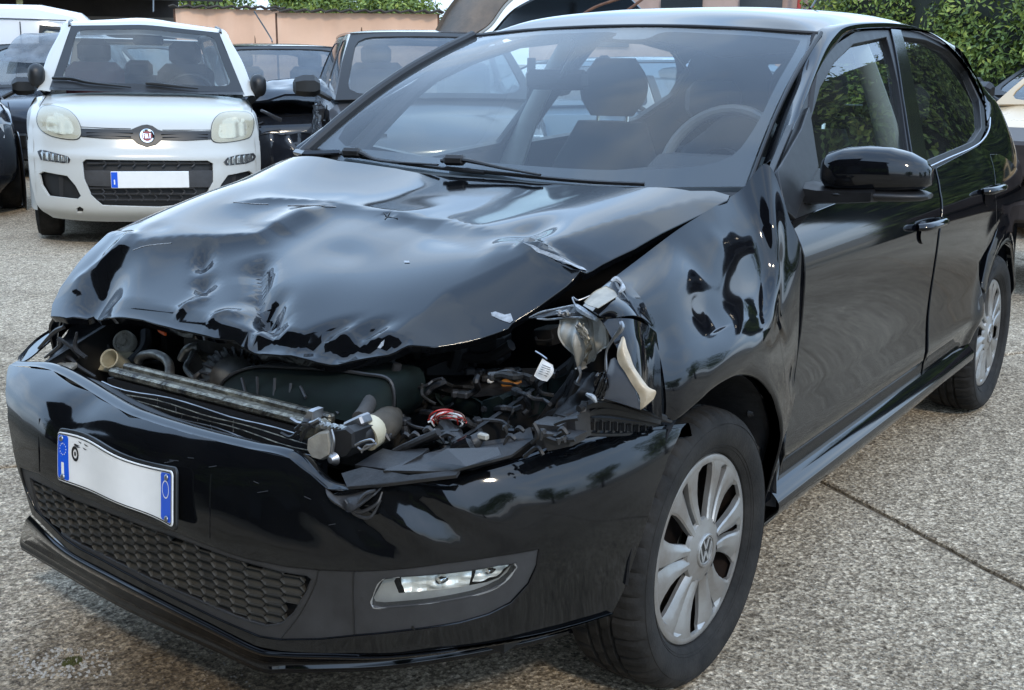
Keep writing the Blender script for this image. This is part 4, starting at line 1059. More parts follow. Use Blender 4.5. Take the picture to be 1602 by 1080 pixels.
# heat shield, crinkled silver
hs = [[P(386, 545, .36), P(420, 548, .35), P(460, 552, .34), P(505, 562, .33)], [P(388, 566, .40), P(425, 568, .38), P(462, 570, .37), P(502, 576, .36)], [P(396, 580, .42), P(420, 582, .41), P(444, 582, .40), P(500, 584, .39)]]
surf('heat_shield', hs, 50, 18, ALU, car, thick=.003, disp=lambda p, u, v: p+Vector((.012*math.sin(u*34+v*2)*.5+.006*nz(p.x, p.y, p.z, 30), 0, .003*math.sin(u*50))))
MB().rbox(P(492, 571, .42), (.02, .045, .02), .004).build('relay_box', CREAM, car)
# engine cover lumps behind, hoses
for a, r_ in (([(230, 530), (250, 545), (285, 540), (330, 548)], .016), ([(400, 540), (460, 545), (540, 572), (600, 570), (640, 560)], .018), ([(620, 575), (660, 570), (700, 556), (760, 560), (800, 540)], .012), ([(700, 520), (720, 545), (712, 575)], .018)):
    tube_part('engine_hose', [P(x_, y_, .22) for x_, y_ in a], r_, DARKPL, car)
for (x_, y_, s_) in ((240, 540, .06), (280, 530, .08), (640, 590, .07), (700, 560, .08), (760, 540, .07), (330, 535, .08)):
    MB().rbox(P(x_, y_, .16), (s_, s_*1.4, s_), .012, rot=Matrix.Rotation(rnd.random(), 3, 'Z')).build('engine_component', rnd.choice([DARKPL, MIDPL, GREENPL]), car)
tube_part('orange_clip', [P(246, 508, .47), P(252, 515, .48), P(259, 524, .49)], [.004, .0085, .003], ORANGE, car, n=8)
# left-of-centre headlight bracket remains (car's right side)
surf('slam_panel_remnant', [[P(112, 508, .36), P(150, 503, .30), P(180, 508, .26)], [P(95, 540, .45), P(130, 535, .42), P(150, 545, .40)], [P(75, 566, .55), P(92, 562, .54), P(105, 572, .54)]], 14, 14, MIDPL, car, thick=.006, disp=lambda p, u, v: p+Vector((0, 0, .010))*nz(p.x, p.y, p.z, 14))
for a in ([(70, 560), (95, 540), (92, 530), (112, 545), (125, 560)], [(85, 575), (105, 560), (125, 575), (150, 590)], [(72, 568), (90, 575), (112, 592), (150, 606)], [(120, 520), (118, 545), (135, 560)], [(60, 545), (85, 520), (100, 512)]):
    tube_part('broken_bracket', [P(x_, y_, .52) for x_, y_ in a], [.003, .006, .005, .004, .002][:len(a)], MIDPL, car, n=5)
MB().rbox(P(100, 575, .55), (.05, .05, .012), .003, rot=Matrix.Rotation(.6, 3, 'Z')).build('broken_bracket', LAMPBK, car)
# headlamp cavity left edge flap over the bumper (image left)
surf('headlamp_edge', [[P(30, 560, .30), P(60, 530, .22), P(100, 505, .14)], [P(28, 572, .36), P(50, 560, .32), P(85, 530, .26)]], 12, 6, BLK, car, thick=.004)
# ---- thermostat / compressor cluster at radiator end
cl = bpy.data.objects.new('coolant_flange', None); C.objects.link(cl); cl.parent = car
def poly3(pts, x): return [P(a, b, x) for a, b in pts]
def slab(name, pts, x, d, m, par, ins=.88):
    A = poly3(pts, x); c_ = sum(A, Vector())/len(A); B_ = [c_+(p-c_)*ins+Vector((.006, 0, 0)) for p in A]; D = [p+Vector((-d, 0, 0)) for p in A]
    return MB().loft([D, A, B_]).build(name, m, par, angle=25)
slab('pale_end_cap', [(483, 686), (500, 676), (517, 674), (520, 700), (519, 712), (505, 720), (490, 716), (482, 702)], .665, .05, LAMPBK, cl)
slab('black_housing', [(522, 672), (545, 668), (555, 676), (556, 700), (545, 715), (528, 718), (522, 700)], .66, .06, DARKPL, cl)
for k in range(8): tube_part('corrugation', [P(500+k*5.5, 661+k*1.0+(k % 2)*2, .655), P(500+k*5.5, 667+k*1.0, .66)], .006, ALU, cl, n=6)
tube_part('gasket_edge', [P(518, 672, .672), P(522, 690, .674), P(520, 706, .674), (P(524, 716, .672))], .0035, STEEL, cl)
MB().lathe([(0, .012), (.006, .011), (.010, .004), (.013, 0)], 14, 'x', P(523, 718, .672)).build('bolt', STEEL, cl)
tube_part('hose_outlet', [P(552, 686, .63), P(565, 680, .62), P(575, 676, .60)], .026, DARKPL, cl, n=18)
tube_part('hose_clamp', [P(571, 681, .61), P(577, 677, .60), P(581, 674, .59)], .031, CREAM, cl, n=22)
tube_part('radiator_hose', [P(580, 675, .59), P(598, 668, .56), P(608, 655, .50), P(600, 640, .44)], [.030, .030, .028, .026], varied('dirty_hose', (.07, .058, .042), .75, .5, 25, bump=.5, bscale=70), cl, n=18)
tube_part('narrow_hose', [P(562, 655, .60), P(573, 640, .56), P(582, 618, .50), P(572, 598, .44), P(560, 590, .40)], .014, varied('grey_hose', (.05, .045, .04), .7, .4, 25), cl, n=12)
MB().rbox(P(560, 661, .62), (.03, .05, .02), .004, rot=Matrix.Rotation(.5, 3, 'X')).build('spring_clamp', STEEL, cl)
for a in (([(556, 697), (565, 692), (580, 688), (586, 692)]), ([(560, 700), (568, 704), (588, 694)]), ([(566, 708), (572, 698), (585, 696)])):
    tube_part('wire_clip', [P(x_, y_, .68) for x_, y_ in a], .0022, STEEL, cl, n=6)
slab('latch_plate', [(478, 652), (486, 640), (494, 642), (492, 656), (484, 668), (474, 668)], .66, .02, STEEL, cl)
slab('latch_base', [(470, 668), (490, 660), (500, 668), (496, 682), (478, 688), (468, 680)], .655, .03, OLD, cl)
for a in ([(455, 655), (468, 662), (486, 662), (500, 656)], [(462, 672), (478, 660), (492, 668)], [(470, 690), (480, 672), (500, 660)], [(440, 678), (455, 684), (470, 672)]):
    tube_part('bent_bracket', [P(x_, y_, .675) for x_, y_ in a], .0035, STEEL if a[0][0] % 2 else DARKPL, cl, n=5)
# ---- battery tray and fuse box
bt = bpy.data.objects.new('battery_box', None); C.objects.link(bt); bt.parent = car
A_ = [P(660, 602, .22), P(765, 625, .36), P(788, 666, .40), P(868, 642, .30), P(905, 585, .14)]
f1 = [(752, 622), (786, 622), (792, 664), (776, 668), (757, 660)]
slab('corner_post', [(757, 626), (774, 622), (784, 618), (790, 624), (790, 662), (784, 667), (760, 660)], .40, .03, GREENPL, bt, .97)
surf('side_wall', [[P(786, 622, .40), P(830, 606, .33), P(872, 590, .26), P(902, 576, .18)], [P(788, 664, .395), P(832, 650, .33), P(872, 634, .26), P(900, 618, .18)]], 20, 6, GREENPL, bt, thick=.006)
surf('side_wall', [[P(664, 600, .30), P(700, 614, .33), P(740, 622, .37), P(757, 630, .395)], [P(672, 628, .32), P(706, 640, .35), P(742, 650, .38), P(760, 660, .40)]], 20, 6, GREENPL, bt, thick=.006)
surf('battery_top', [[P(655, 598, .22), P(700, 590, .20), P(760, 578, .16), P(860, 575, .10)], [P(690, 618, .33), P(740, 620, .34), P(790, 615, .32), P(870, 590, .20)]], 16, 8, DARKPL, bt, disp=lambda p, u, v: p+Vector((0, 0, .006))*nz(p.x, p.y, p.z, 30))
surf('lower_wall', [[P(740, 655, .37), P(788, 668, .39), P(860, 645, .28)], [P(745, 690, .38), P(790, 700, .39), P(858, 680, .29)]], 12, 6, GREENPL, bt)
surf('battery_face', [[P(678, 614, .335), P(720, 622, .36), P(755, 628, .385)], [P(684, 622, .35), P(722, 636, .37), P(752, 640, .39)], [P(700, 640, .35), P(724, 650, .37), P(748, 655, .38)]], 12, 8, GREENPL, bt, thick=.004)
for x_, y0, y1, xx in ((806, 612, 652, .375), (835, 602, 640, .325), (862, 594, 610, .28), (818, 610, 622, .355)):
    tube_part('wall_rib', [P(x_, y0-6, xx+.006), P(x_-3, y1, xx+.006)], .0048, GREENPL, bt, n=6)
MB().rbox(P(800, 600, .26), (.03, .035, .016), .004).build('orange_terminal', varied('amber_plastic', (.50, .20, .04), .5, .3, 30), bt)
MB().rbox(P(801, 594, .255), (.018, .022, .012), .003).build('terminal_nut', varied('amber_plastic_b', (.55, .25, .06), .5, .3, 30), bt)
MB().rbox(P(767, 596, .26), (.012, .012, .010), .003).build('pale_plug', WHITE, bt)
for k in range(16):
    x_, y_ = 728+rnd.random()*80, 580+rnd.random()*22
    MB().rbox(P(x_, y_, .22+rnd.random()*.05), (.018, .022, .014), .003, rot=Matrix.Rotation(rnd.random()*2, 3, 'Z')).build('fuse_block', rnd.choice([DARKPL, MIDPL, GLOSSTRIM]), bt)
surf('air_box', [[P(630, 560, .12), P(680, 552, .10), P(730, 545, .06)], [P(632, 600, .22), P(680, 590, .18), P(725, 580, .12)]], 8, 5, GREENPL, car, thick=.02)
slab('fuse_box_cover', [(836, 515), (866, 514), (868, 540), (860, 542), (842, 540), (838, 534)], .10, .05, DARKPL, car, .9)
tube_part('cover_handle', [P(838, 528, .12), P(842, 533, .125), P(862, 532, .125), P(864, 524, .12)], .003, MIDPL, car, n=5)
# tag on a wire
tgp = [[P(850, 562, .40), P(860, 570, .40)], [P(836, 586, .41), P(852, 596, .41)]]
tg_ = bpy.data.objects.new('paper_tag', None); C.objects.link(tg_); tg_.parent = car
o, ft = surf('tag_sheet', [[P(849, 561, .40), P(856, 566, .40), P(865, 571, .40)], [P(842, 575, .407), P(853, 580, .41), P(866, 583, .405)], [P(836, 588, .41), P(845, 594, .412), P(856, 597, .41)]], 8, 8, WHITE, tg_, thick=.001)
for v in (.3, .42, .54, .66, .78): MB().tube([ft(.2, v)+Vector((.0012, .0006, .0012)), ft(.8, v)+Vector((.0012, .0006, .0012))], .0005, 4).build('print_line', PLAST, tg_)
tube_part('tag_wire', [P(838, 550, .38), P(848, 556, .39), P(856, 562, .40)], .0018, STEEL, car, n=5)
# hoses and cables
for a, x_, r_, m_ in (([(655, 580), (652, 600), (662, 622), (680, 640), (704, 652)], .30, .012, DARKPL), ([(622, 570), (616, 600), (618, 630), (628, 655), (634, 680)], .45, .009, MIDPL), ([(612, 560), (618, 585), (616, 600)], .40, .006, MIDPL), ([(640, 700), (660, 690), (690, 680), (720, 678)], .55, .008, DARKPL), ([(600, 735), (612, 712), (650, 692), (686, 676)], .60, .007, MIDPL), ([(845, 665), (870, 630), (890, 605), (902, 585)], .32, .012, MIDPL), ([(850, 668), (880, 632), (898, 600), (905, 570), (900, 540)], .34, .008, DARKPL), ([(838, 672), (862, 650), (885, 640), (905, 600)], .36, .010, DARKPL), ([(895, 580), (905, 560), (903, 530)], .30, .014, DARKPL)):
    tube_part('cable', [P(u_, v_, x_) for u_, v_ in a], r_, m_, car, n=8)
wb = bpy.data.objects.new('wiring_loom', None); C.objects.link(wb); wb.parent = car
WR = {'red': mat('red_wire', (.35, .02, .015), .4), 'wht': mat('white_wire', (.6, .6, .58), .4), 'brn': mat('brown_wire', (.10, .04, .02), .5), 'blk': PLBLACK}
for k in range(16):
    cx, cy = 700+rnd.uniform(-5, 5), 660+rnd.uniform(-4, 4); rx, ry = rnd.uniform(16, 30), rnd.uniform(6, 16); a0 = rnd.uniform(2.6, 3.6); a1 = a0+rnd.uniform(2.2, 3.6)
    pts = [P(cx+rx*math.cos(lerp(a0, a1, j/7)), cy+ry*math.sin(lerp(a0, a1, j/7)), .52+.01*math.sin(k+j)) for j in range(8)]
    tube_part('wire', pts, .0016, WR[rnd.choice(['red', 'red', 'brn', 'blk', 'wht'])], wb, n=5, k=3)
for k in range(5): tube_part('wire', [P(680-k*1.5, 672+k, .53), P(682-k, 682+k*2, .54), P(692, 690+k*1.5, .55), P(704+k, 693, .55)], .0017, WR['wht' if k < 3 else 'blk'], wb, n=5)
tube_part('taped_loom', [P(694, 662, .52), P(706, 676, .53), P(716, 690, .56), P(722, 700, .58)], [.012, .013, .015, .017], MIDPL, wb, n=10)
tube_part('connector_boot', [P(722, 703, .58), P(738, 695, .58), P(752, 684, .57), P(762, 684, .57)], [.017, .015, .010, .006], MIDPL, wb, n=10)
MB().rbox(P(727, 704, .595), (.028, .040, .040), .006, rot=Matrix.Rotation(.5, 3, 'Z') @ Matrix.Rotation(.5, 3, 'X')).build('connector', GLOSSTRIM, wb)
MB().rbox(P(756, 683, .575), (.010, .02, .010), .002).build('connector_tip', LAMPBK, wb)
# black plastic plates behind the bumper edge
def plate(name, pts, x, m=MIDPL, d=.006):
    xs = x if isinstance(x, (list, tuple)) else [x]*len(pts)
    A = [P(a, b, xx) for (a, b), xx in zip(pts, xs)]
    n_ = (A[1]-A[0]).cross(A[2]-A[0]).normalized()
    return MB().loft([A, [p-n_*d for p in A]]).build(name, m, car, angle=20)
plate('broken_undertray', [(556, 732), (600, 706), (612, 709), (672, 706), (660, 716), (618, 740)], [.66, .60, .60, .60, .64, .68])
plate('broken_undertray', [(600, 740), (672, 712), (720, 700), (790, 690), (830, 672), (835, 690), (800, 716), (700, 742)], [.69, .62, .58, .52, .46, .48, .55, .66])
plate('broken_undertray', [(670, 720), (700, 702), (780, 700), (785, 712), (730, 730)], [.66, .64, .60, .62, .67], PLAST)
plate('broken_undertray', [(536, 745), (570, 735), (640, 748), (720, 740), (715, 748), (600, 762), (545, 766)], [.70, .68, .69, .66, .68, .70, .71])
for a, x_ in (([(836, 660), (880, 664), (878, 700), (840, 702)], .52), ([(845, 676), (900, 684), (895, 698), (858, 706)], .54), ([(880, 655), (903, 650), (906, 690), (888, 694)], .50)):
    slab('headlamp_mount', a, x_, .04, MIDPL, car, .9)
for a in ([(835, 662), (842, 680), (832, 694)], [(850, 682), (872, 690), (900, 688)], [(868, 664), (884, 658), (905, 655)], [(820, 715), (840, 700), (850, 712)]):
    tube_part('broken_clip', [P(x_, y_, .55) for x_, y_ in a], .004, DARKPL, car, n=5)
# slotted bumper guide rail
gr_ = bpy.data.objects.new('bumper_guide', None); C.objects.link(gr_); gr_.parent = car
ga, gb = PX((905, 656), x=.47), PX((1040, 668), y=.80)
tube_part('rail', [ga, ga.lerp(gb, .3)+Vector((0, 0, .004)), ga.lerp(gb, .6)+Vector((0, 0, .003)), gb], .006, DARKPL, gr_, n=6)
tube_part('rail', [ga+Vector((0, 0, -.026)), ga.lerp(gb, .3)+Vector((0, 0, -.024)), ga.lerp(gb, .6)+Vector((0, 0, -.018)), gb+Vector((0, 0, -.004))], .004, DARKPL, gr_, n=6)
for k in range(10): MB().box(ga.lerp(gb, (k+.5)/12)+Vector((0, 0, -.010)), (.010, .004, .024-.0012*k)).build('rail_tooth', MIDPL, gr_)
for k in range(9): MB().box(ga.lerp(gb, (k+1)/12)+Vector((-.012, 0, -.010)), (.003, .020, .020-.001*k)).build('rail_pocket', MIDPL, gr_)

# ---- shattered headlamp housing and torn metal at the wing's nose
hl = bpy.data.objects.new('broken_headlamp', None); C.objects.link(hl); hl.parent = car
cr_ = lambda a: (lambda p, u, v: p+Vector((a, 0, a*.6))*nz(p.x, p.y, p.z, 26, 3)+Vector((a*.5, 0, 0))*math.sin(u*14+v*5))
surf('lamp_shell', [[P(878, 500, .36), P(905, 497, .38), P(928, 494, .36)], [P(882, 530, .38), P(905, 535, .41), P(928, 530, .38)], [P(896, 556, .39), P(905, 562, .41), P(922, 560, .38)], [P(904, 574, .39), P(908, 577, .40), P(915, 572, .38)]], 24, 24, LAMPBK, hl, thick=.004, disp=cr_(.012))
surf('lamp_shell', [[P(925, 497, .36), P(942, 500, .33), P(950, 505, .30)], [P(922, 535, .38), P(940, 540, .35), P(948, 535, .31)], [P(918, 568, .38), P(930, 556, .36), P(940, 545, .33)]], 16, 16, LAMPBK, hl, thick=.004, disp=cr_(.006))
for k in range(14):
    a = [(900+rnd.uniform(0, 14), 503+rnd.uniform(0, 14)), (908+rnd.uniform(0, 12), 518+rnd.uniform(0, 10)), (912+rnd.uniform(0, 10), 528+rnd.uniform(0, 10))]
    tube_part('torn_fibre', [P(x_, y_, .415) for x_, y_ in a], .0018, rnd.choice([LAMPBK, OLD, MIDPL]), hl, n=5, k=3)
tube_part('torn_fibre', [P(905, 574, .41), P(908, 586, .41), P(904, 598, .41)], [.004, .0025, .004], STEEL, hl, n=6)
surf('lamp_edge', [[P(912, 530, .42), P(917, 545, .42), P(914, 565, .42)], [P(922, 530, .42), P(924, 545, .42), P(917, 568, .42)]], 8, 4, OLD, hl, thick=.002, disp=cr_(.005))
# torn bright strip above the lamp
ts = bpy.data.objects.new('torn_wing_edge', None); C.objects.link(ts); ts.parent = car
surf('torn_sheet', [[P(828, 498, .32), P(858, 485, .33), P(880, 482, .34), P(903, 477, .36)], [P(835, 500, .34), P(866, 495, .36), P(890, 497, .38), P(925, 492, .40)]], 26, 8, MIDPL, ts, thick=.002, disp=cr_(.010))
tube_part('bright_edge', [P(828, 497, .33), P(846, 489, .34), P(868, 484, .35), P(890, 480, .36), P(903, 478, .37)], [.0012, .002, .0018, .0025, .003], CHIP, ts, n=6)
tube_part('bright_edge', [P(840, 499, .35), P(860, 500, .36), P(890, 497, .38), P(912, 497, .40)], [.001, .002, .0015, .002], CHIP, ts, n=6)
tube_part('bright_edge', [P(901, 478, .37), P(908, 484, .39), P(920, 492, .41), P(934, 500, .42)], [.003, .0065, .006, .004], CHIP, ts, n=6)
tube_part('bright_edge', [P(900, 478, .37), P(896, 466, .36), P(905, 470, .36), P(925, 462, .34)], [.0015, .002, .0015, .001], STEEL, ts, n=6)
for k in range(9):
    a = (866+rnd.uniform(0, 38), 486+rnd.uniform(0, 8)); tube_part('metal_shred', [P(a[0], a[1], .37), P(a[0]+rnd.uniform(4, 10), a[1]+rnd.uniform(-3, 5), .38)], [.002, .0035], rnd.choice([CHIP, STEEL, LAMPBK]), ts, n=5)
# rolled nose of the wing: black sheet, its cream reflection laid on as coloured faces
surf('folded_nose', [[P(912, 478, .38), P(935, 455, .34), P(960, 440, .28), P(985, 446, .20)], [P(935, 492, .44), P(955, 470, .40), P(975, 462, .34), P(1005, 470, .26)], [P(945, 500, .42), P(975, 495, .40), P(1000, 495, .36), P(1022, 510, .28)]], 24, 16, BLK, car, thick=.003, center=Vector((0, .2, .5)))
surf('beige_reflection_face', [[P(914, 473, .405), P(930, 457, .375), P(948, 448, .345)], [P(920, 478, .42), P(940, 468, .40), P(962, 456, .355)], [P(936, 483, .437), P(950, 474, .42), P(966, 464, .38)]], 12, 8, varied('reflected_beige', (.36, .32, .25), .4, .5, 30), car, thick=.001)  # beige reflection at the fold's peak, painted as the sheet's own colour
tube_part('torn_peak', [P(956, 440, .33), P(964, 437, .32), P(973, 444, .32), P(974, 452, .33), P(968, 458, .34)], [.002, .0055, .003, .005, .0015], CHIP, car, n=6)
surf('folded_nose', [[P(940, 500, .43), P(975, 498, .41), P(1000, 502, .37), P(1028, 520, .27)], [P(962, 540, .46), P(985, 535, .44), P(1008, 545, .40), P(1032, 560, .28)], [P(985, 590, .47), P(998, 590, .46), P(1012, 600, .42), P(1034, 610, .28)], [P(1003, 640, .47), P(1008, 640, .45), P(1018, 645, .40), P(1036, 655, .28)]], 26, 26, BLK, car, thick=.003, center=Vector((0, .2, .5)), disp=lambda p, u, v: p+Vector((.006, 0, 0))*nz(p.x, p.y, p.z, 16))
REFL_CREAM = varied('cream_reflection', (.50, .41, .29), .3, .25, 22, col2=(.33, .27, .19))  # reflected cream light on black sheet, put into the surface colour
surf('cream_reflection_face', [[P(972, 528, .468), P(975, 527, .468), P(978, 532, .467)], [P(966, 560, .478), P(976, 555, .48), P(992, 572, .474)], [P(980, 585, .485), P(992, 586, .487), P(1014, 605, .476)], [P(1000, 620, .488), P(1010, 616, .488), P(1026, 612, .476)], [P(1003, 641, .487), P(1010, 636, .487), P(1022, 625, .478)]], 22, 26, REFL_CREAM, car, disp=lambda p, u, v: p+Vector((.004, 0, 0))*nz(p.x, p.y, p.z, 40))
surf('grey_inner_face', [[P(956, 562, .470), P(962, 560, .472), P(968, 566, .474)], [P(946, 595, .476), P(964, 588, .482), P(986, 590, .484)], [P(945, 622, .478), P(970, 618, .484), P(998, 622, .487)], [P(948, 624, .478), P(975, 632, .484), P(1002, 641, .487)]], 18, 18, varied('grey_inner_paint', (.10, .11, .13), .25, .2, 10), car, thick=.001)
surf('dark_lamp_lens', [[P(938, 582, .47), P(945, 580, .475), P(950, 585, .475)], [P(930, 600, .475), P(940, 600, .482), P(950, 605, .48)], [P(930, 618, .475), P(938, 624, .478), P(946, 622, .478)]], 12, 12, GLOSSTRIM, car, thick=.004, disp=cr_(.006))
tube_part('torn_edge', [P(971, 504, .45), P(972, 514, .455), P(960, 530, .46), P(949, 550, .465), P(948, 575, .47), P(950, 600, .47), P(942, 626, .47)], [.004, .005, .003, .002, .003, .004, .002], STEEL, car, n=6)
tube_part('torn_edge', [P(918, 617, .48), P(928, 622, .485), P(933, 630, .485)], [.003, .005, .002], CHIP, car, n=6)
for a in ([(905, 640), (930, 632), (960, 636), (1000, 648), (1050, 660)], [(912, 650), (940, 642), (980, 648), (1030, 660)], [(915, 628), (912, 645), (905, 655)], [(930, 628), (965, 625), (1000, 640), (1040, 655)]):
    tube_part('crushed_strip', [PX(q_, x=lerp(.48, .22, (q_[0]-905)/150)) for q_ in a], [.006, .009, .008, .007, .003][:len(a)], DARKPL, car, n=6)
# crumpled black liner between lamp and wing
surf('crushed_liner', [[P(905, 585, .30), P(930, 580, .34), P(950, 600, .38)], [P(880, 620, .34), P(915, 620, .40), P(940, 630, .43)], [P(850, 668, .40), P(890, 655, .46), P(915, 655, .47)]], 20, 20, DK, car, thick=.003, disp=cr_(.02))

# dense small stuff: cables, clips and plugs through the open bay
er = random.Random(31)
for k in range(46):
    if k % 3: x0, y0, xx = er.uniform(625, 890), er.uniform(585, 690), er.uniform(.30, .50)
    else: x0, y0, xx = er.uniform(200, 560), er.uniform(545, 600), er.uniform(.30, .42)
    pts = [P(x0, y0, xx)]; a = er.uniform(0, 6.28)
    for j in range(4):
        a += er.uniform(-.9, .9); x0 += 16*math.cos(a); y0 += 9*math.sin(a); pts.append(P(x0, y0, xx+er.uniform(-.02, .02)))
    tube_part('cable', pts, er.choice([.002, .003, .004, .006]), er.choice([DARKPL, MIDPL, MIDPL, RUB]), car, n=6, k=4)
    if k % 2: MB().rbox(pts[-1], (.016, .022, .014), .003, rot=Matrix.Rotation(er.uniform(0, 3), 3, 'Z')).build('plug', er.choice([MIDPL, DARKPL, GLOSSTRIM, LAMPBK if k % 9 == 1 else MIDPL]), car)
for k in range(22):
    x0, y0 = er.uniform(560, 900), 700-er.uniform(0, 26)-(er.random()*10); xx = er.uniform(.52, .60)
    x1, y1 = x0+er.uniform(-22, 22), y0+er.uniform(-10, 10)
    tube_part('broken_clip', [P(x0, y0, xx), P((x0+x1)/2, y0-er.uniform(2, 9), xx), P(x1, y1, xx)], [.0035, .005, .002], er.choice([MIDPL, DARKPL, PLAST]), car, n=5, k=3)

# ============================================================ INTERIOR
ds = [[Vector((-.50, y, .955)) for y in (-.66, -.3, 0, .3, .62)], [Vector((-.72, y, .975+.02*(y > .2))) for y in (-.66, -.3, 0, .3, .62)], [Vector((-.92, y, .965+.035*(y > .2))) for y in (-.68, -.3, 0, .3, .66)], [Vector((-.99, y, .86)) for y in (-.68, -.3, 0, .3, .66)], [Vector((-.97, y, .6)) for y in (-.68, -.3, 0, .3, .66)]]
surf('dashboard', ds, 40, 30, DASH, car)
def seat(cx, cy, w_=.50, kind=1, par=car):
    s_ = bpy.data.objects.new('seat', None); C.objects.link(s_); s_.parent = par
    def blob(c, d, nm, lean=0, m=FABRIC):
        rings = []
        for i in range(9):
            t = i/8; z = c[2]-d[2]/2+d[2]*t; k = math.sin(math.pi*min(max(t, .06), .94))**.30
            rings.append([Vector((c[0]+lean*(t-.5)*d[2]+d[0]/2*k*math.copysign(abs(math.cos(a))**.6, math.cos(a)), c[1]+d[1]/2*k*math.copysign(abs(math.sin(a))**.6, math.sin(a))*(1-.10*t), z)) for a in [2*math.pi*j/20 for j in range(20)]])
        MB().loft(rings).build(nm, m, s_, angle=60)
    blob((cx, cy, .48), (.5, w_, .16), 'seat_cushion'); blob((cx-.27, cy, .80), (.16, w_*.96, .56), 'seat_back', -.25)
    blob((cx-.35, cy, 1.20), (.10, .27, .20), 'headrest', -.1)
    for sg in (-1, 1): tube_part('headrest_post', [(cx-.34, cy+sg*.06, 1.04), (cx-.35, cy+sg*.06, 1.14)], .006, CHROME, s_)
    return s_
seat(-1.28, .36); seat(-1.28, -.36)
s_ = seat(-2.15, 0, 1.2)
for y_ in (-.38, .38):
    MB().rbox((-2.5, y_, 1.13), (.09, .25, .16), .04).build('rear_headrest', FABRIC, car)
sw = bpy.data.objects.new('steering_wheel', None); C.objects.link(sw); sw.parent = car
qq = Matrix.Rotation(R(-22), 3, 'Y')
cw_ = Vector((-.99, .36, .985))
rp = [cw_+qq @ Vector((0, .185*math.cos(2*math.pi*k/36), .185*math.sin(2*math.pi*k/36))) for k in range(37)]
MB().tube(rp, .016, 10, cap=False).build('rim', varied('grey_leather', (.09, .09, .085), .5, .2, 20), sw)
for a in (0, 180, 270): MB().tube([cw_+qq @ Vector((.02, .03*math.cos(R(a)), .03*math.sin(R(a)))), cw_+qq @ Vector((0, .18*math.cos(R(a)), .18*math.sin(R(a))))], .016, 8, sq=.5).build('spoke', TRIM, sw)
MB().lathe([(0, -.03), (.05, -.025), (.07, 0), (.06, .03)], 24, 'x', cw_, rot=qq).build('horn_pad', TRIM, sw)
MB().rbox((-.93, .36, .99), (.16, .36, .09), .035).build('instrument_hood', DASH, car)
MB().rbox(U(870, 125, 'x', -1.22), (.03, .24, .065), .015).build('rear_view_mirror', TRIM, car)
tube_part('mirror_stalk', [U(905, 80, 'x', -1.12), U(890, 100, 'x', -1.17), U(880, 118, 'x', -1.21)], .010, TRIM, car)
MB().lathe([(0, .004), (.015, .003), (.018, 0)], 18, 'x', U(907, 80, 'x', -1.105)).build('sensor_cover', PLBLACK, car)
# headlining and pillar trims
hl_ = [[Vector((x, y, roofz(x, y*1.0)-.05)) for y in (-.50, -.25, 0, .25, .50)] for x in (-1.15, -1.5, -2.0, -2.5, -2.85)]
surf('headlining', hl_, 16, 16, varied('grey_headlining', (.10, .105, .11), .9, .1, 20), car)
for sg in (1, -1):
    tube_part('pillar_trim', [(-1.50, sg*.72, .9), (-1.53, sg*.655, 1.08), (-1.56, sg*.575, 1.26), (-1.58, sg*.52, 1.37)], [.05, .038, .03, .025], BEIGE, car, n=10, sq=.6)
    surf('door_card', [[(-.6, sg*.75, .95), (-1.4, sg*.755, .97), (-2.3, sg*.74, 1.0)], [(-.6, sg*.76, .5), (-1.4, sg*.76, .5), (-2.3, sg*.74, .5)]], 10, 6, DASH, car)
    tube_part('pillar_trim', [(-.62, sg*.71, 1.0), (-.86, sg*.64, 1.2), (-1.12, sg*.56, 1.35)], [.03, .026, .022], FABRIC, car, n=8)
    0 and surf('rear_pillar_trim', [[(-2.35, sg*.62, 1.03), (-2.45, sg*.55, 1.2), (-2.5, sg*.50, 1.36)], [(-3.0, sg*.58, 1.0), (-3.0, sg*.52, 1.15), (-2.9, sg*.46, 1.33)]], 6, 6, FABRIC, car)
MB().rbox((-2.75, 0, .92), (.5, 1.2, .02), .008).build('parcel_shelf', FABRIC, car)
tube_part('seat_belt', [(-1.55, -.66, 1.30), (-1.54, -.66, 1.1), (-1.50, -.68, .8)], .02, TRIM, car, n=6, sq=.2)
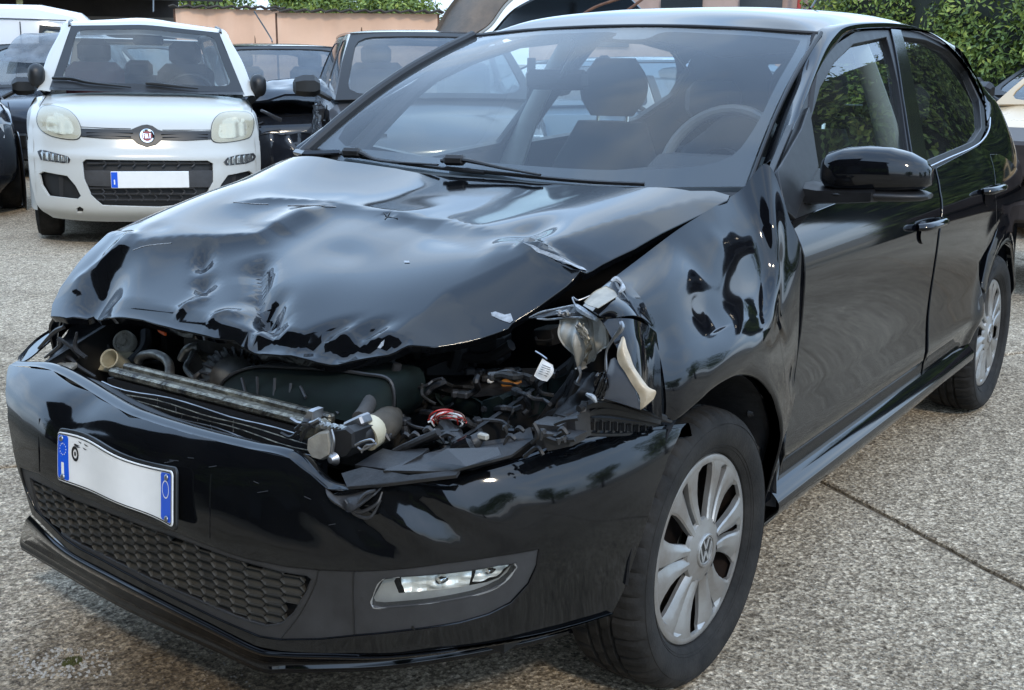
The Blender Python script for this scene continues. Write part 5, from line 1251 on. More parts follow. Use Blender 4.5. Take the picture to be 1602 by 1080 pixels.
# ============================================================ GROUND
def ground_mat():
    m = mat('worn_concrete', (.3, .28, .25), .9); b = m.node_tree.nodes['Principled BSDF']; b.inputs['Specular IOR Level'].default_value = .25
    tc = nd(m, 'ShaderNodeNewGeometry'); co = tc.outputs['Position']
    v1 = nd(m, 'ShaderNodeTexVoronoi', i_Scale=80.0); v2 = nd(m, 'ShaderNodeTexVoronoi', i_Scale=190.0); lk(m, co, v1.inputs[0]); lk(m, co, v2.inputs[0])
    n1 = nd(m, 'ShaderNodeTexNoise', i_Scale=.9, i_Detail=9); n1.inputs['Roughness'].default_value = .62
    n2 = nd(m, 'ShaderNodeTexNoise', i_Scale=22, i_Detail=7); n2.inputs['Roughness'].default_value = .75
    n3 = nd(m, 'ShaderNodeTexNoise', i_Scale=5.5, i_Detail=6); n3.inputs['Roughness'].default_value = .7
    n4 = nd(m, 'ShaderNodeTexNoise', i_Scale=75, i_Detail=5); n4.inputs['Roughness'].default_value = .8
    for n in (n1, n2, n3, n4): lk(m, co, n.inputs[0])
    sepr = nd(m, 'ShaderNodeSeparateColor'); lk(m, v1.outputs['Color'], sepr.inputs[0])
    sep2 = nd(m, 'ShaderNodeSeparateColor'); lk(m, v2.outputs['Color'], sep2.inputs[0])
    c1 = ramp(m, sepr.outputs[0], [(0, (.15, .125, .10)), (.25, (.27, .25, .22)), (.6, (.42, .39, .345)), (.9, (.60, .57, .52)), (1, (.80, .77, .72))])
    c2 = ramp(m, sep2.outputs[1], [(0, (.10, .085, .07)), (.3, (.32, .295, .26)), (.7, (.50, .47, .42)), (1, (.95, .92, .86))])
    mx = nd(m, 'ShaderNodeMix', data_type='RGBA'); mx.inputs['Factor'].default_value = .5; lk(m, c1, mx.inputs['A']); lk(m, c2, mx.inputs['B'])
    c4 = ramp(m, n4.outputs[0], [(.38, (.26, .24, .22)), (.5, (.85, .84, .83)), (.62, (1.38, 1.37, 1.34))])
    m4 = nd(m, 'ShaderNodeMix', data_type='RGBA', blend_type='MULTIPLY'); m4.inputs['Factor'].default_value = .9; lk(m, mx.outputs['Result'], m4.inputs['A']); lk(m, c4, m4.inputs['B'])
    s1 = ramp(m, n2.outputs[0], [(.33, (.42, .40, .38)), (.50, (.98, .97, .95)), (.72, (1.25, 1.23, 1.18))])
    m2 = nd(m, 'ShaderNodeMix', data_type='RGBA', blend_type='MULTIPLY'); m2.inputs['Factor'].default_value = .8; lk(m, m4.outputs['Result'], m2.inputs['A']); lk(m, s1, m2.inputs['B'])
    s2 = ramp(m, n1.outputs[0], [(.30, (.62, .53, .42)), (.48, (1.02, .91, .76)), (.70, (1.22, 1.10, .93))])
    m3 = nd(m, 'ShaderNodeMix', data_type='RGBA', blend_type='MULTIPLY'); m3.inputs['Factor'].default_value = 1; lk(m, m2.outputs['Result'], m3.inputs['A']); lk(m, s2, m3.inputs['B'])
    s3 = ramp(m, n3.outputs[0], [(.26, (.30, .28, .26)), (.36, (.85, .84, .82)), (.5, (1, 1, 1))])
    m5 = nd(m, 'ShaderNodeMix', data_type='RGBA', blend_type='MULTIPLY'); m5.inputs['Factor'].default_value = .8; lk(m, m3.outputs['Result'], m5.inputs['A']); lk(m, s3, m5.inputs['B'])
    # long hairline cracks and dark blots
    # grime where oil dripped under the engine
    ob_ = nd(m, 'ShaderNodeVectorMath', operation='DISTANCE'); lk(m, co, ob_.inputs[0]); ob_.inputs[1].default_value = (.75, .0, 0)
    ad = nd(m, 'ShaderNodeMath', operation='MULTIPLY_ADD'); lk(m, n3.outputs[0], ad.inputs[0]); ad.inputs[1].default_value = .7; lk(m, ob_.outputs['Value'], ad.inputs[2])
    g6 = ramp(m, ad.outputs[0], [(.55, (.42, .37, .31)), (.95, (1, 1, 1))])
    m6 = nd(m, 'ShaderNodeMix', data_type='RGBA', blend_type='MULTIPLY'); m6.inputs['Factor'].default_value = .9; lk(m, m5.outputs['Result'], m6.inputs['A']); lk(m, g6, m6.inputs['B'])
    lk(m, m6.outputs['Result'], b.inputs['Base Color'])
    h = nd(m, 'ShaderNodeMath', operation='ADD'); lk(m, v1.outputs['Distance'], h.inputs[0]); lk(m, n4.outputs[0], h.inputs[1])
    bp = nd(m, 'ShaderNodeBump'); bp.inputs['Strength'].default_value = .85; bp.inputs['Distance'].default_value = .006; lk(m, h.outputs[0], bp.inputs['Height'])
    lk(m, bp.outputs[0], b.inputs['Normal']); return m
GM = ground_mat()
def gsheet():
    m = MB(); m.add([(-300, -300, -.013), (300, -300, -.013), (300, 300, -.013), (-300, 300, -.013)], [(0, 1, 2, 3)])
    return m.build('ground', varied('packed_dirt', (.26, .22, .17), .95, .4, 3, bump=.4, bscale=30), None, smooth=False, fix=False)
ground = gsheet(); ground['kind'] = 'structure'
gd = Vector((.553, .833, 0)); gp_ = Vector((-.833, .553, 0)); g0 = Vector((-1.337, .602, 0))
SL, SW = 4.6, 3.9
off0 = -1.1
for i in range(-6, 5):
    for j in range(-5, 6):
        a = g0 + gd*(off0+i*SL) + gp_*(j*SW)
        ctr = a+gd*SL/2+gp_*SW/2
        if (ctr-Vector((-3, -3, 0))).length > 17: continue
        q_ = .008; nn = 90
        ring = []
        for (s, t, ds_, dt_) in ((0, 0, 1, 0), (1, 0, 0, 1), (1, 1, -1, 0), (0, 1, 0, -1)):
            for k in range(nn):
                u_, v_ = s+ds_*k/nn, t+dt_*k/nn
                e = .005*nz(a.x+u_*SL, a.y+v_*SW, 0, 7)+.004*rnd.random()
                ring.append(a+gd*(min(max(u_*SL, q_+e), SL-q_-e))+gp_*(min(max(v_*SW, q_+e), SW-q_-e)))
        top_ = [Vector((p.x, p.y, -.0)) for p in ring]; c_ = sum(top_, Vector())/len(top_)
        inn_ = [p.lerp(c_, .004) for p in top_]
        n_ = len(ring)
        V = [p+Vector((0, 0, -.0122)) for p in top_]+[p+Vector((0, 0, -.004)) for p in top_]+inn_
        F = [(k, (k+1) % n_, n_+(k+1) % n_, n_+k) for k in range(n_)]+[(n_+k, n_+(k+1) % n_, 2*n_+(k+1) % n_, 2*n_+k) for k in range(n_)]+[tuple(range(2*n_, 3*n_))]
        mk('concrete_slab', V, F, GM, ground, smooth=False)
# loose grit near the bumper and along the joint
def grit(name, n, fx, label, m, s0, s1):
    b = MB()
    for k in range(n):
        x, y = fx(); r_ = rnd.uniform(s0, s1); a = rnd.random()*6
        vs = [Vector((x+r_*math.cos(a+i*1.257)*rnd.uniform(.7, 1.2), y+r_*math.sin(a+i*1.257)*rnd.uniform(.7, 1.2), .0005)) for i in range(5)]
        t_ = [v.lerp(Vector((x, y, 0)), .35)+Vector((0, 0, r_*rnd.uniform(.5, .9))) for v in vs]
        b.loft([vs, t_])
    o = b.build(name, m, None, smooth=False); tag(o, label, 'grit', kind='stuff'); return o
def rect_px(px0, py0, px1, py1):
    def f():
        p = U(rnd.uniform(px0, px1), rnd.uniform(py0, py1), 'z', 0); return p.x, p.y
    return f
GV = varied('pale_grit', (.50, .47, .42), .9, .5, 90)
grit('gravel', 260, rect_px(20, 1015, 175, 1062), 'pale loose chippings on the concrete at the lower left corner', GV, .0015, .005)
grit('gravel', 420, rect_px(0, 900, 400, 1080), 'scattered fine grit on the concrete in front of the black bumper lip', varied('brown_grit', (.24, .20, .16), .9, .5, 90), .001, .0032)
grit('gravel', 600, rect_px(1180, 640, 1602, 1080), 'scattered fine grit on the concrete beside the black car on the right', varied('grey_grit', (.34, .32, .28), .9, .5, 90), .001, .003)
ms = MB(); c_ = U(112, 1036, 'z', 0)
for k in range(240):
    a = rnd.random()*6.28; r_ = .022*rnd.random()**.6; x, y = c_.x+r_*math.cos(a), c_.y+r_*math.sin(a); h = .003+.006*rnd.random()
    ms.add([(x-.002, y, 0), (x+.002, y, 0), (x+rnd.uniform(-.003, .003), y+rnd.uniform(-.003, .003), h)], [(0, 1, 2)])
tag(ms.build('moss_tuft', varied('moss', (.09, .10, .03), .95, .4, 60), None, smooth=False, fix=False), 'small olive tuft of moss on the concrete at the lower left', 'moss')

# ============================================================ OTHER CARS
def simple_wheel(par, x, y, r=.30, w_=.19, sg=1, m2=SILV, nm='wheel'):
    wh = bpy.data.objects.new('wheel', None); C.objects.link(wh); wh.parent = par; wh.location = (x, y, r)
    MB().lathe([(r*.66, sg*w_*.42), (r*.80, sg*w_*.5), (r*.93, sg*w_*.47), (r*.99, sg*w_*.36), (r, sg*w_*.1), (r, -sg*w_*.1), (r*.99, -sg*w_*.36), (r*.93, -sg*w_*.47), (r*.6, -sg*w_*.45)], 40, 'y').build('tyre', RUB, wh)
    c_ = MB(); c_.lathe([(r*.60, sg*w_*.40), (r*.64, sg*w_*.46), (r*.67, sg*w_*.42)], 40); c_.lathe([(0, sg*w_*.40), (r*.12, sg*w_*.40), (r*.16, sg*w_*.36)], 20)
    for k in range(7):
        a = 2*math.pi*k/7
        c_.tube([Vector((r*.12*math.cos(a), sg*w_*.37, r*.12*math.sin(a))), Vector((r*.62*math.cos(a+.1), sg*w_*.41, r*.62*math.sin(a+.1)))], r*.075, 6, sq=.6)
    c_.build('rim', m2, wh)
    MB().lathe([(0, 0), (r*.63, .0)], 24).build('brake_disc', DARKPL, wh)
    return wh
def glasspane(par, corners, ins, gm, fm, bul=.02, nm='window', n=8, out=None):
    """four corners (bl,br,tr,tl) -> frame ring + glass with a slight bulge"""
    a, b, c, d = [Vector(p) for p in corners]; nn = (b-a).cross(d-a).normalized()
    if out is not None and nn.dot(Vector(out)) < 0: nn = -nn
    def f(u, v): return a.lerp(b, u).lerp(d.lerp(c, u), v)+nn*bul*4*(u*(1-u)+v*(1-v))*.5
    u0, v0 = ins; cen = (a+b+c+d)/4-nn*2
    rr_ = min(u0, v0)*1.2
    hole_ = rrect(u0, v0, 1-u0, 1-v0, min(.12, u0*2.5), min(.2, v0*2.5), 3)
    w_ = bpy.data.objects.new(nm, None); C.objects.link(w_); w_.parent = par
    panel('frame', [(0, 0), (1, 0), (1, 1), (0, 1)], f, .12, fm, w_, cen, .02, holes=[hole_])
    panel('pane', rrect(u0*.8, v0*.8, 1-u0*.8, 1-v0*.8, .03, .03, 2), f, .25, gm, w_, cen, 0, off=-.008)
    return w_
FG = glassm('tinted_window_glass', (.5, .55, .57), 2.1, dust=.10, dcol=(.34, .40, .45))
def gen_car(name, label, loc, rz, pm, L=4.0, W=1.70, H=1.47, hood=.95, zh=.92, zb=.95, tail=.35, group=None, ws=.62, wm=SILV, rail=PLBLACK, cat='car', skip=(), seats=True, framem=None):
    t = thing(name, label, cat, loc, rz, group); w = W/2; framem = framem or pm
    # lower body rings along x (0 = nose)
    st = [(0.0, .66, .30, .62), (-.04, .80, .22, .70), (-.14, .93, .19, .76), (-.40, .99, .18, zh-.10), (-.75, 1.0, .2, zh-.03), (-hood-.05, 1.0, .2, zb), (-L*.5, 1.0, .2, zb+.01), (-L+.9, 1.0, .2, zb+.03), (-L+.35, .97, .22, zb+.03), (-L+.08, .90, .26, zb-.05), (-L, .78, .32, zb-.2)]
    rings = []
    for x, k, z0, z1 in st:
        h_ = z1-z0
        half = [(.0, z0), (w*k*.80, z0), (w*k*.95, z0+.10*h_/.6), (w*k, z0+.30*h_), (w*k*.995, z0+.60*h_), (w*k*.955, z1-.10*h_), (w*k*.86, z1-.02*h_), (w*k*.60, z1+.015), (0, z1+.03)]
        xo = lambda y: x-(.22*(y/w)**3 if x > -.5 else 0)+(.10*(y/w)**3 if x < -L+.5 else 0)
        ring_ = [Vector((xo(y), y, z)) for y, z in half]+[Vector((xo(y), -y, z)) for y, z in reversed(half[1:-1])]
        rings.append(ring_)
    MB().loft(rings).build('body', pm, t, angle=40)
    gy0, gy1 = w*.90, w*.70
    xb, xt = -hood, -hood-ws; xr, xrb = -L+tail+.35, -L+tail*.4
    zt = H-.055
    bl, br = Vector((xb, -gy0, zb)), Vector((xb, gy0, zb)); tl, tr = Vector((xt, -gy1, zt)), Vector((xt, gy1, zt))
    rl, rr2 = Vector((xr, -gy1, zt-.02)), Vector((xr, gy1, zt-.02)); rbl, rbr = Vector((xrb, -gy0, zb+.03)), Vector((xrb, gy0, zb+.03))
    if 'ws' not in skip: glasspane(t, (bl, br, tr, tl), (.045, .06), FG, rail, .04, 'windscreen', out=(1, 0, .5))
    glasspane(t, (rbl, rbr, rr2, rl), (.08, .10), FG, rail, .03, 'rear_window', out=(-1, 0, .5))
    for sg in (1, -1):
        b0, t0 = Vector((xb, sg*gy0, zb)), Vector((xt, sg*gy1, zt)); b3, t3 = Vector((xrb, sg*gy0, zb+.03)), Vector((xr, sg*gy1, zt-.02))
        bm1, tm1 = b0.lerp(b3, .46), t0.lerp(t3, .34)
        glasspane(t, (b0, bm1, tm1, t0), (.07, .09), FG, framem, .03, 'side_window', out=(0, sg, .2)); glasspane(t, (bm1, b3, t3, tm1), (.08, .10), FG, framem, .03, 'side_window', out=(0, sg, .2))
        m_ = MB(); m_.loft([[Vector((xb-.10+dx*k, sg*yy, zb+.09+dz*k)) for dx, dz in ((.05, -.03), (.05, .05), (0, .09), (-.05, .07), (-.05, -.04), (0, -.07))] for yy, k in ((w+.02, .55), (w+.06, 1), (w+.14, 1), (w+.20, .8), (w+.22, .4))]); m_.build('door_mirror', PLBLACK, t)
        tube_part('mirror_arm', [(xb-.14, sg*(w-.06), zb+.0), (xb-.12, sg*(w+.05), zb+.06)], .02, PLBLACK, t)
        hl_ = [[Vector((-.13-.02*j, sg*(w*.52+i*.09), .66+.055*j-.004*i)) for i in range(4)] for j in range(3)]
        hl_ = [[Vector((p.x-.22*(abs(p.y)/w)**3+.045-.01*j, p.y, p.z)) for p in r_] for j, r_ in enumerate(hl_)]
        surf('headlight', hl_, 8, 6, mat('car_headlight', (.45, .47, .48), .15, .3), t, thick=.03)
        for k in (0, 1): simple_wheel(t, -.78 if k == 0 else -L+.72, sg*(w-.11), .30, .19, sg, wm)
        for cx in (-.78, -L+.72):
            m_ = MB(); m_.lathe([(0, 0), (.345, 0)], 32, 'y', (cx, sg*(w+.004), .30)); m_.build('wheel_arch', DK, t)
            MB().lathe([(.345, -.002), (.355, .006), (.370, .004), (.375, -.004)], 40, 'y', (cx, sg*(w+.003), .30)).build('arch_lip', pm, t)
        tube_part('door_seam', [(xb-.15, sg*(w+.001), .28), (xb-.12, sg*(w+.001), .60), (xb-.10, sg*(w*.97), zb-.04)], .004, PLBLACK, t, n=5)
        tube_part('door_seam', [(xb-1.12, sg*(w+.001), .28), (xb-1.10, sg*(w+.001), .60), (xb-1.08, sg*(w*.97), zb-.04)], .004, PLBLACK, t, n=5)
        tube_part('door_handle', [(xb-1.0, sg*(w+.0), .80), (xb-.95, sg*(w+.03), .805), (xb-.86, sg*(w+.03), .805), (xb-.82, sg*w, .80)], .012, pm, t, n=6)
    # roof
    rows = []
    for v in (-1, -.6, 0, .6, 1):
        rows.append([Vector((lerp(xt, xr, u)+(0 if 0 < u < 1 else 0), gy1*v*(1.0), zt-.01*(u > .9)+.055*math.sin(math.pi*min(max(u*.86+.07, 0), 1))**.6*(1-.55*abs(v)**3)-.0*u)) for u in (0, .1, .35, .65, .9, 1)])
    surf('roof', rows, 20, 16, pm, t, thick=.02, center=Vector((-L/2, 0, 0)))
    gr_m = MB(); gr_m.rbox((-.03, 0, .42), (.06, W*.52, .16), .02); gr_m.build('grille', PLBLACK, t)
    MB().rbox((.006, 0, .62), (.03, .50, .05), .01).build('upper_grille', PLBLACK, t)
    if seats:
        for yy in (-.36, .36):
            MB().rbox((xt-.35, yy, zb+.02), (.14, .44, .5), .05).rbox((xt-.40, yy, zb+.33), (.09, .25, .17), .04).build('seat', FABRIC, t)
    MB().box((-L/2, 0, zb-.03), (L*.45, W*.8, .02)).build('cabin_floor', FABRIC, t)
    return t
def at(px, d):        # ground point below a pixel column at horizontal distance d
    o = CAM; dd = _f+(px-801)/FPX*_r; h = math.hypot(dd.x, dd.y); return Vector((o.x+dd.x/h*d, o.y+dd.y/h*d, 0))
def az_to_cam(p): return math.atan2(CAM.y-p.y, CAM.x-p.x)

# ---- the small white car (detailed)
ph = R(52.2); pd = Vector((math.cos(ph), math.sin(ph), 0)); pl_ = Vector((-math.sin(ph), math.cos(ph), 0))
contact = U(82, 371, 'z', 0); O = contact - pd*(-.72) - pl_*(-.70)
panda = thing('white_hatchback', 'small white hatchback with a red round badge, facing the camera behind the black car', 'car', O, ph, rx=R(-1.2))
PM = Matrix.Translation(O) @ Matrix.Rotation(ph, 4, 'Z') @ Matrix.Rotation(R(-1.2), 4, 'X')
PF = Frame(PM)
print('panda px', PF.proj((0, 0, 0)), PF.proj((0, -.8, .5)), PF.proj((0, .8, .5)), PF.proj((-1.3, 0, 1.55)))
WP = paint('white_car_paint', (.50, .50, .47), .16, dust=.35, dcol=(.35, .33, .28))
PT = [(0, Vector((-.10, 0, .17))), (1, Vector((-.01, 0, .26))), (2, Vector((.0, 0, .42))), (3, Vector((-.015, 0, .56))), (4, Vector((-.05, 0, .68))), (5, Vector((-.10, 0, .80))), (6, Vector((-.19, 0, .90))), (7, Vector((-.45, 0, .985))), (8, Vector((-.80, 0, 1.045)))]
def fF(y, t):
    p = spl([q[1] for q in PT], max(-.2, min(8.2, t)))
    a = abs(y); k = a/.80
    x = p.x - (.30*k**3.4)*(1-.5*sstep(5, 8, t)) - .02*k*k
    z = p.z - (.05*k**3*sstep(4.5, 8, t)) + .03*sstep(1.5, 0, t)*k**3
    x += .010*math.exp(-((t-3.55)/.35)**2)
    return Vector((x, y, z))
# side limit by height
sil = [(.66, 0), (.72, .5), (.765, 1.2), (.79, 2), (.80, 3), (.80, 4), (.79, 5), (.775, 6), (.755, 7), (.72, 8)]
fo = [(y, t) for y, t in sil]+[(-y, t) for y, t in reversed(sil)]
PCc = Vector((-1.6, 0, .4))
def oF(pts, g=(0, 4)): return PF.outline(fF, pts, g)
pfog = oF([(60, 272), (67, 268), (105, 275), (118, 290), (127, 307), (122, 312), (75, 307), (64, 290)], (-.6, 2))
pgr = oF([(128, 254), (134, 249), (325, 251), (334, 256), (334, 285), (326, 300), (295, 320), (250, 325), (160, 322), (142, 306), (131, 280)], (0, 2.5))
pth = oF([(119, 326), (125, 323), (131, 327), (130, 334), (120, 334)], (-.4, 1))
pfogr = [(-a, b) for a, b in pfog]
panel('body_front', fo, fF, .06, WP, panda, PCc, .02, holes=[pgr, pfog, pfogr, pth], bstep=.03)
for h_ in (pgr, pfog, pfogr): 
    wall('intake_wall', h_, 0, -.04, PLAST, panda, lambda a, b, o_: fF(a, b)+Vector((o_, 0, 0)), PCc)
    panel('intake_back', h_, fF, .08, DARKPL, panda, PCc, 0, off=-.035)
panel('tow_eye_hole', pth, fF, .05, DK, panda, PCc, 0, off=-.02)
# intake bars & mesh
for (y0, y1) in ((256, 264), (295, 301), (304, 309), (313, 318)):
    o_ = oF([(136, y0), (180, y0), (230, y0), (280, y0), (328 if y1 < 300 else 305, y0)], (0, 2.5))
    tube_part('intake_bar', [fF(a, b)+Vector((-.012, 0, 0)) for a, b in o_], .006, PLAST, panda, n=5)
for r_, ys_ in ((7, (252, 262)), (9, (296, 305)), (8, (305, 315))):
    for k in range(r_):
        x_ = lerp(150, 312, (k+.5)/r_)
        if ys_[0] > 300 and not 155 < x_ < 300: continue
        q_ = oF([(x_, ys_[0]), (x_+4, (ys_[0]+ys_[1])/2), (x_, ys_[1])], (0, 2.5)); tube_part('intake_rib', [fF(a, b)+Vector((-.012, 0, 0)) for a, b in q_], .006, PLAST, panda, n=5)
pb = oF([(132, 267), (334, 267), (334, 290), (326, 293), (140, 291), (134, 285)], (0, 2.5)); panel('plate_panel', pb, fF, .06, PLAST, panda, PCc, .02, off=-.006)
npl = bpy.data.objects.new('number_plate', None); C.objects.link(npl); npl.parent = panda
pp = oF([(188, 267), (281, 267), (281, 296), (189, 294)], (0, 2.5)); c4 = [fF(a, b) for a, b in pp]; xm = max(p.x for p in c4)+.012
cy_, cz_ = sum(p.y for p in c4)/4, sum(p.z for p in c4)/4
MB().rbox((xm, cy_, cz_), (.008, .52, .115), .003).build('plate_sheet', WHITE, npl)
MB().box((xm+.005, cy_-.237, cz_), (.002, .042, .106)).build('blue_band', BLUE, npl)
MB().box((xm+.0068, cy_-.237, cz_-.015), (.001, .008, .034)).build('letter', WHITE, npl)
MB().box((xm+.005, cy_+.237, cz_), (.002, .042, .106)).build('blue_band', WHITE, npl)
# badge bar
bb = oF([(127, 202), (165, 203), (205, 204), (214, 200), (222, 197), (230, 196), (238, 198), (247, 204), (254, 206), (330, 206), (330, 218), (290, 220), (252, 219), (244, 226), (230, 230), (216, 225), (208, 218), (165, 217), (128, 214)], (0, 4.5))
panel('badge_bar', bb, fF, .03, PLBLACK, panda, PCc, .01, off=.006)
for a, b in (((135, 207), (208, 208)), ((252, 210), (325, 210)), ((135, 212), (205, 214)), ((254, 215), (325, 215))):
    q_ = oF([a, b], (0, 4.5)); tube_part('bar_ridge', [fF(*q_[0])+Vector((.012, 0, 0)), fF(*q_[1])+Vector((.012, 0, 0))], .004, TRIM, panda, n=5)
bc = fF(*oF([(230, 213)], (0, 4.4))[0]); bdg = bpy.data.objects.new('round_badge', None); C.objects.link(bdg); bdg.parent = panda; bdg.location = bc+Vector((.012, 0, 0)); bdg.rotation_euler = (0, R(-14), 0)
MB().lathe([(.034, 0), (.036, .008), (.046, .010), (.050, .006), (.052, 0)], 40, 'x').build('chrome_ring', CHROME, bdg)
MB().lathe([(0, .006), (.035, .006)], 40, 'x').build('red_disc', mat('badge_red', (.22, .01, .02), .25), bdg)
lt = MB()
def bar2(x0, z0, x1, z1, w_=.0028):
    d_ = Vector((x1-x0, z1-z0)).normalized()*0; n_ = Vector((-(z1-z0), x1-x0)).normalized()*w_
    lt.prism([(x0+n_.x, z0+n_.y), (x1+n_.x, z1+n_.y), (x1-n_.x, z1-n_.y), (x0-n_.x, z0-n_.y)], lambda a, b, h: Vector((.0065+h, a, b)), .002)
# letters of the badge, narrow capitals
for x0, segs in ((-.026, ((0, -.017, 0, .017), (0, .015, .010, .015), (0, .001, .008, .001))), (-.011, ((0, -.017, 0, .017),)), (-.002, ((-.004, -.017, .002, .017), (.002, .017, .008, -.017), (-.001, -.006, .005, -.006))), (.013, ((0, .015, .013, .015), (.0065, -.017, .0065, .015)))):
    for s_ in segs: bar2(x0+s_[0], s_[1], x0+s_[2], s_[3])
lt.build('letter', CHROME, bdg, smooth=False)
# headlights
def plamp(pts, g, inner):
    h_ = bpy.data.objects.new('headlight', None); C.objects.link(h_); h_.parent = panda
    o_ = [Vector((a, b, 0)) for a, b in oF(pts, g)]; o_ = [(p.x, p.y) for p in smooth_poly(o_, 3)]
    cx, cy2 = sum(p[0] for p in o_)/len(o_), sum(p[1] for p in o_)/len(o_)
    panel('lamp_base', o_, fF, .04, mat('aged_lens_body', (.42, .40, .33), .35), h_, PCc, .01, off=.004)
    i_ = [(cx+(a-cx)*.74+inner, cy2+(b-cy2)*.70-.08) for a, b in o_]
    panel('reflector', i_, lambda a, b: fF(a, b)+Vector((.006+.0016*math.sin(a*95)+.010*math.exp(-((a-cx)/.035)**2), 0, 0)), .012, mat('lamp_silver', (.60, .56, .46), .25, .6), h_, PCc, 0)
    panel('lens', o_, fF, .04, glassm('aged_lens', (.93, .91, .84), 1.5, dust=.12, dcol=(.62, .58, .48)), h_, PCc, 0, off=.020)
    panel('lamp_gasket', [(cx+(a-cx)*1.05, cy2+(b-cy2)*1.05) for a, b in o_], fF, .04, PLBLACK, h_, PCc, 0, off=.003, holes=[o_])
plamp([(59, 190), (62, 174), (70, 167), (86, 167), (106, 173), (119, 185), (126, 201), (125, 213), (115, 218), (86, 214), (66, 204)], (-.6, 5), -.01)
plamp([(332, 218), (331, 204), (335, 189), (347, 178), (373, 175), (391, 179), (396, 193), (392, 211), (380, 218), (345, 223)], (.6, 5), .01)
for pts, g in (([(59, 237), (64, 235), (72, 236), (106, 245), (110, 250), (108, 255), (98, 255), (64, 250)], (-.6, 4)), ([(350, 254), (356, 247), (372, 243), (396, 240), (400, 244), (397, 251), (385, 256), (354, 259)], (.6, 4))):
    h_ = bpy.data.objects.new('running_light', None); C.objects.link(h_); h_.parent = panda; o_ = oF(pts, g)
    panel('lamp_base', o_, lambda a, b: fF(a, b)+Vector((.002+.004*math.sin(a*160), 0, 0)), .012, mat('lamp_dim', (.40, .40, .38), .2, .8), h_, PCc, 0); panel('lamp_rim', [(a, b) for a, b in o_], fF, .05, PLAST, h_, PCc, .004, off=.003, holes=[[((a-sum(p[0] for p in o_)/8)*.86+sum(p[0] for p in o_)/8, (b-sum(p[1] for p in o_)/8)*.78+sum(p[1] for p in o_)/8) for a, b in o_]])
# bonnet shut lines
for pts in ([(62, 168), (66, 160), (76, 146), (84, 141)], [(394, 176), (392, 168), (384, 156), (378, 149)], [(126, 199), (165, 201), (205, 202)], [(254, 204), (290, 204), (330, 204)]):
    tube_part('bonnet_seam', [fF(a, b)+Vector((.001, 0, .001)) for a, b in oF(pts, (0, 6))], .003, PLAST, panda, n=5)
# windscreen and greenhouse
def PU(px, py, ax, v): return PF.U(px, py, ax, v)
wb_l, wb_r = PU(78, 137, 'x', -.80), PU(381, 145, 'x', -.80); wt_l, wt_r = PU(111, 41, 'x', -1.30), PU(343, 52, 'x', -1.30)
print('panda ws', wb_l, wb_r, wt_l, wt_r)
wc_b = PU(230, 142, 'x', -.72); wc_t = PU(228, 40, 'x', -1.22)
wr_ = [[wb_l, wb_l.lerp(wc_b, .5)+Vector((.03, 0, 0)), wc_b, wb_r.lerp(wc_b, .5)+Vector((.03, 0, 0)), wb_r], [wb_l.lerp(wt_l, .5), wb_l.lerp(wt_l, .5).lerp(wc_b.lerp(wc_t, .5), .6)+Vector((.02, 0, .01)), wc_b.lerp(wc_t, .5)+Vector((.02, 0, .01)), wb_r.lerp(wt_r, .5).lerp(wc_b.lerp(wc_t, .5), .6)+Vector((.02, 0, .01)), wb_r.lerp(wt_r, .5)], [wt_l, wt_l.lerp(wc_t, .5)+Vector((.02, 0, 0)), wc_t, wt_r.lerp(wc_t, .5)+Vector((.02, 0, 0)), wt_r]]
PG = glassm('small_car_glass', (.62, .68, .68), 1.7, dust=.07)
_, fPW = surf('windscreen', wr_, 24, 14, PG, panda, center=PCc)
panel('windscreen_border', [(0, 0), (.5, 0), (1, 0), (1, .5), (1, 1), (.5, 1), (0, 1), (0, .5)], fPW, .08, PLBLACK, panda, PCc, 0, off=.002, holes=[rrect(.045, .09, .955, .93, .06, .10, 4)], bstep=.05)
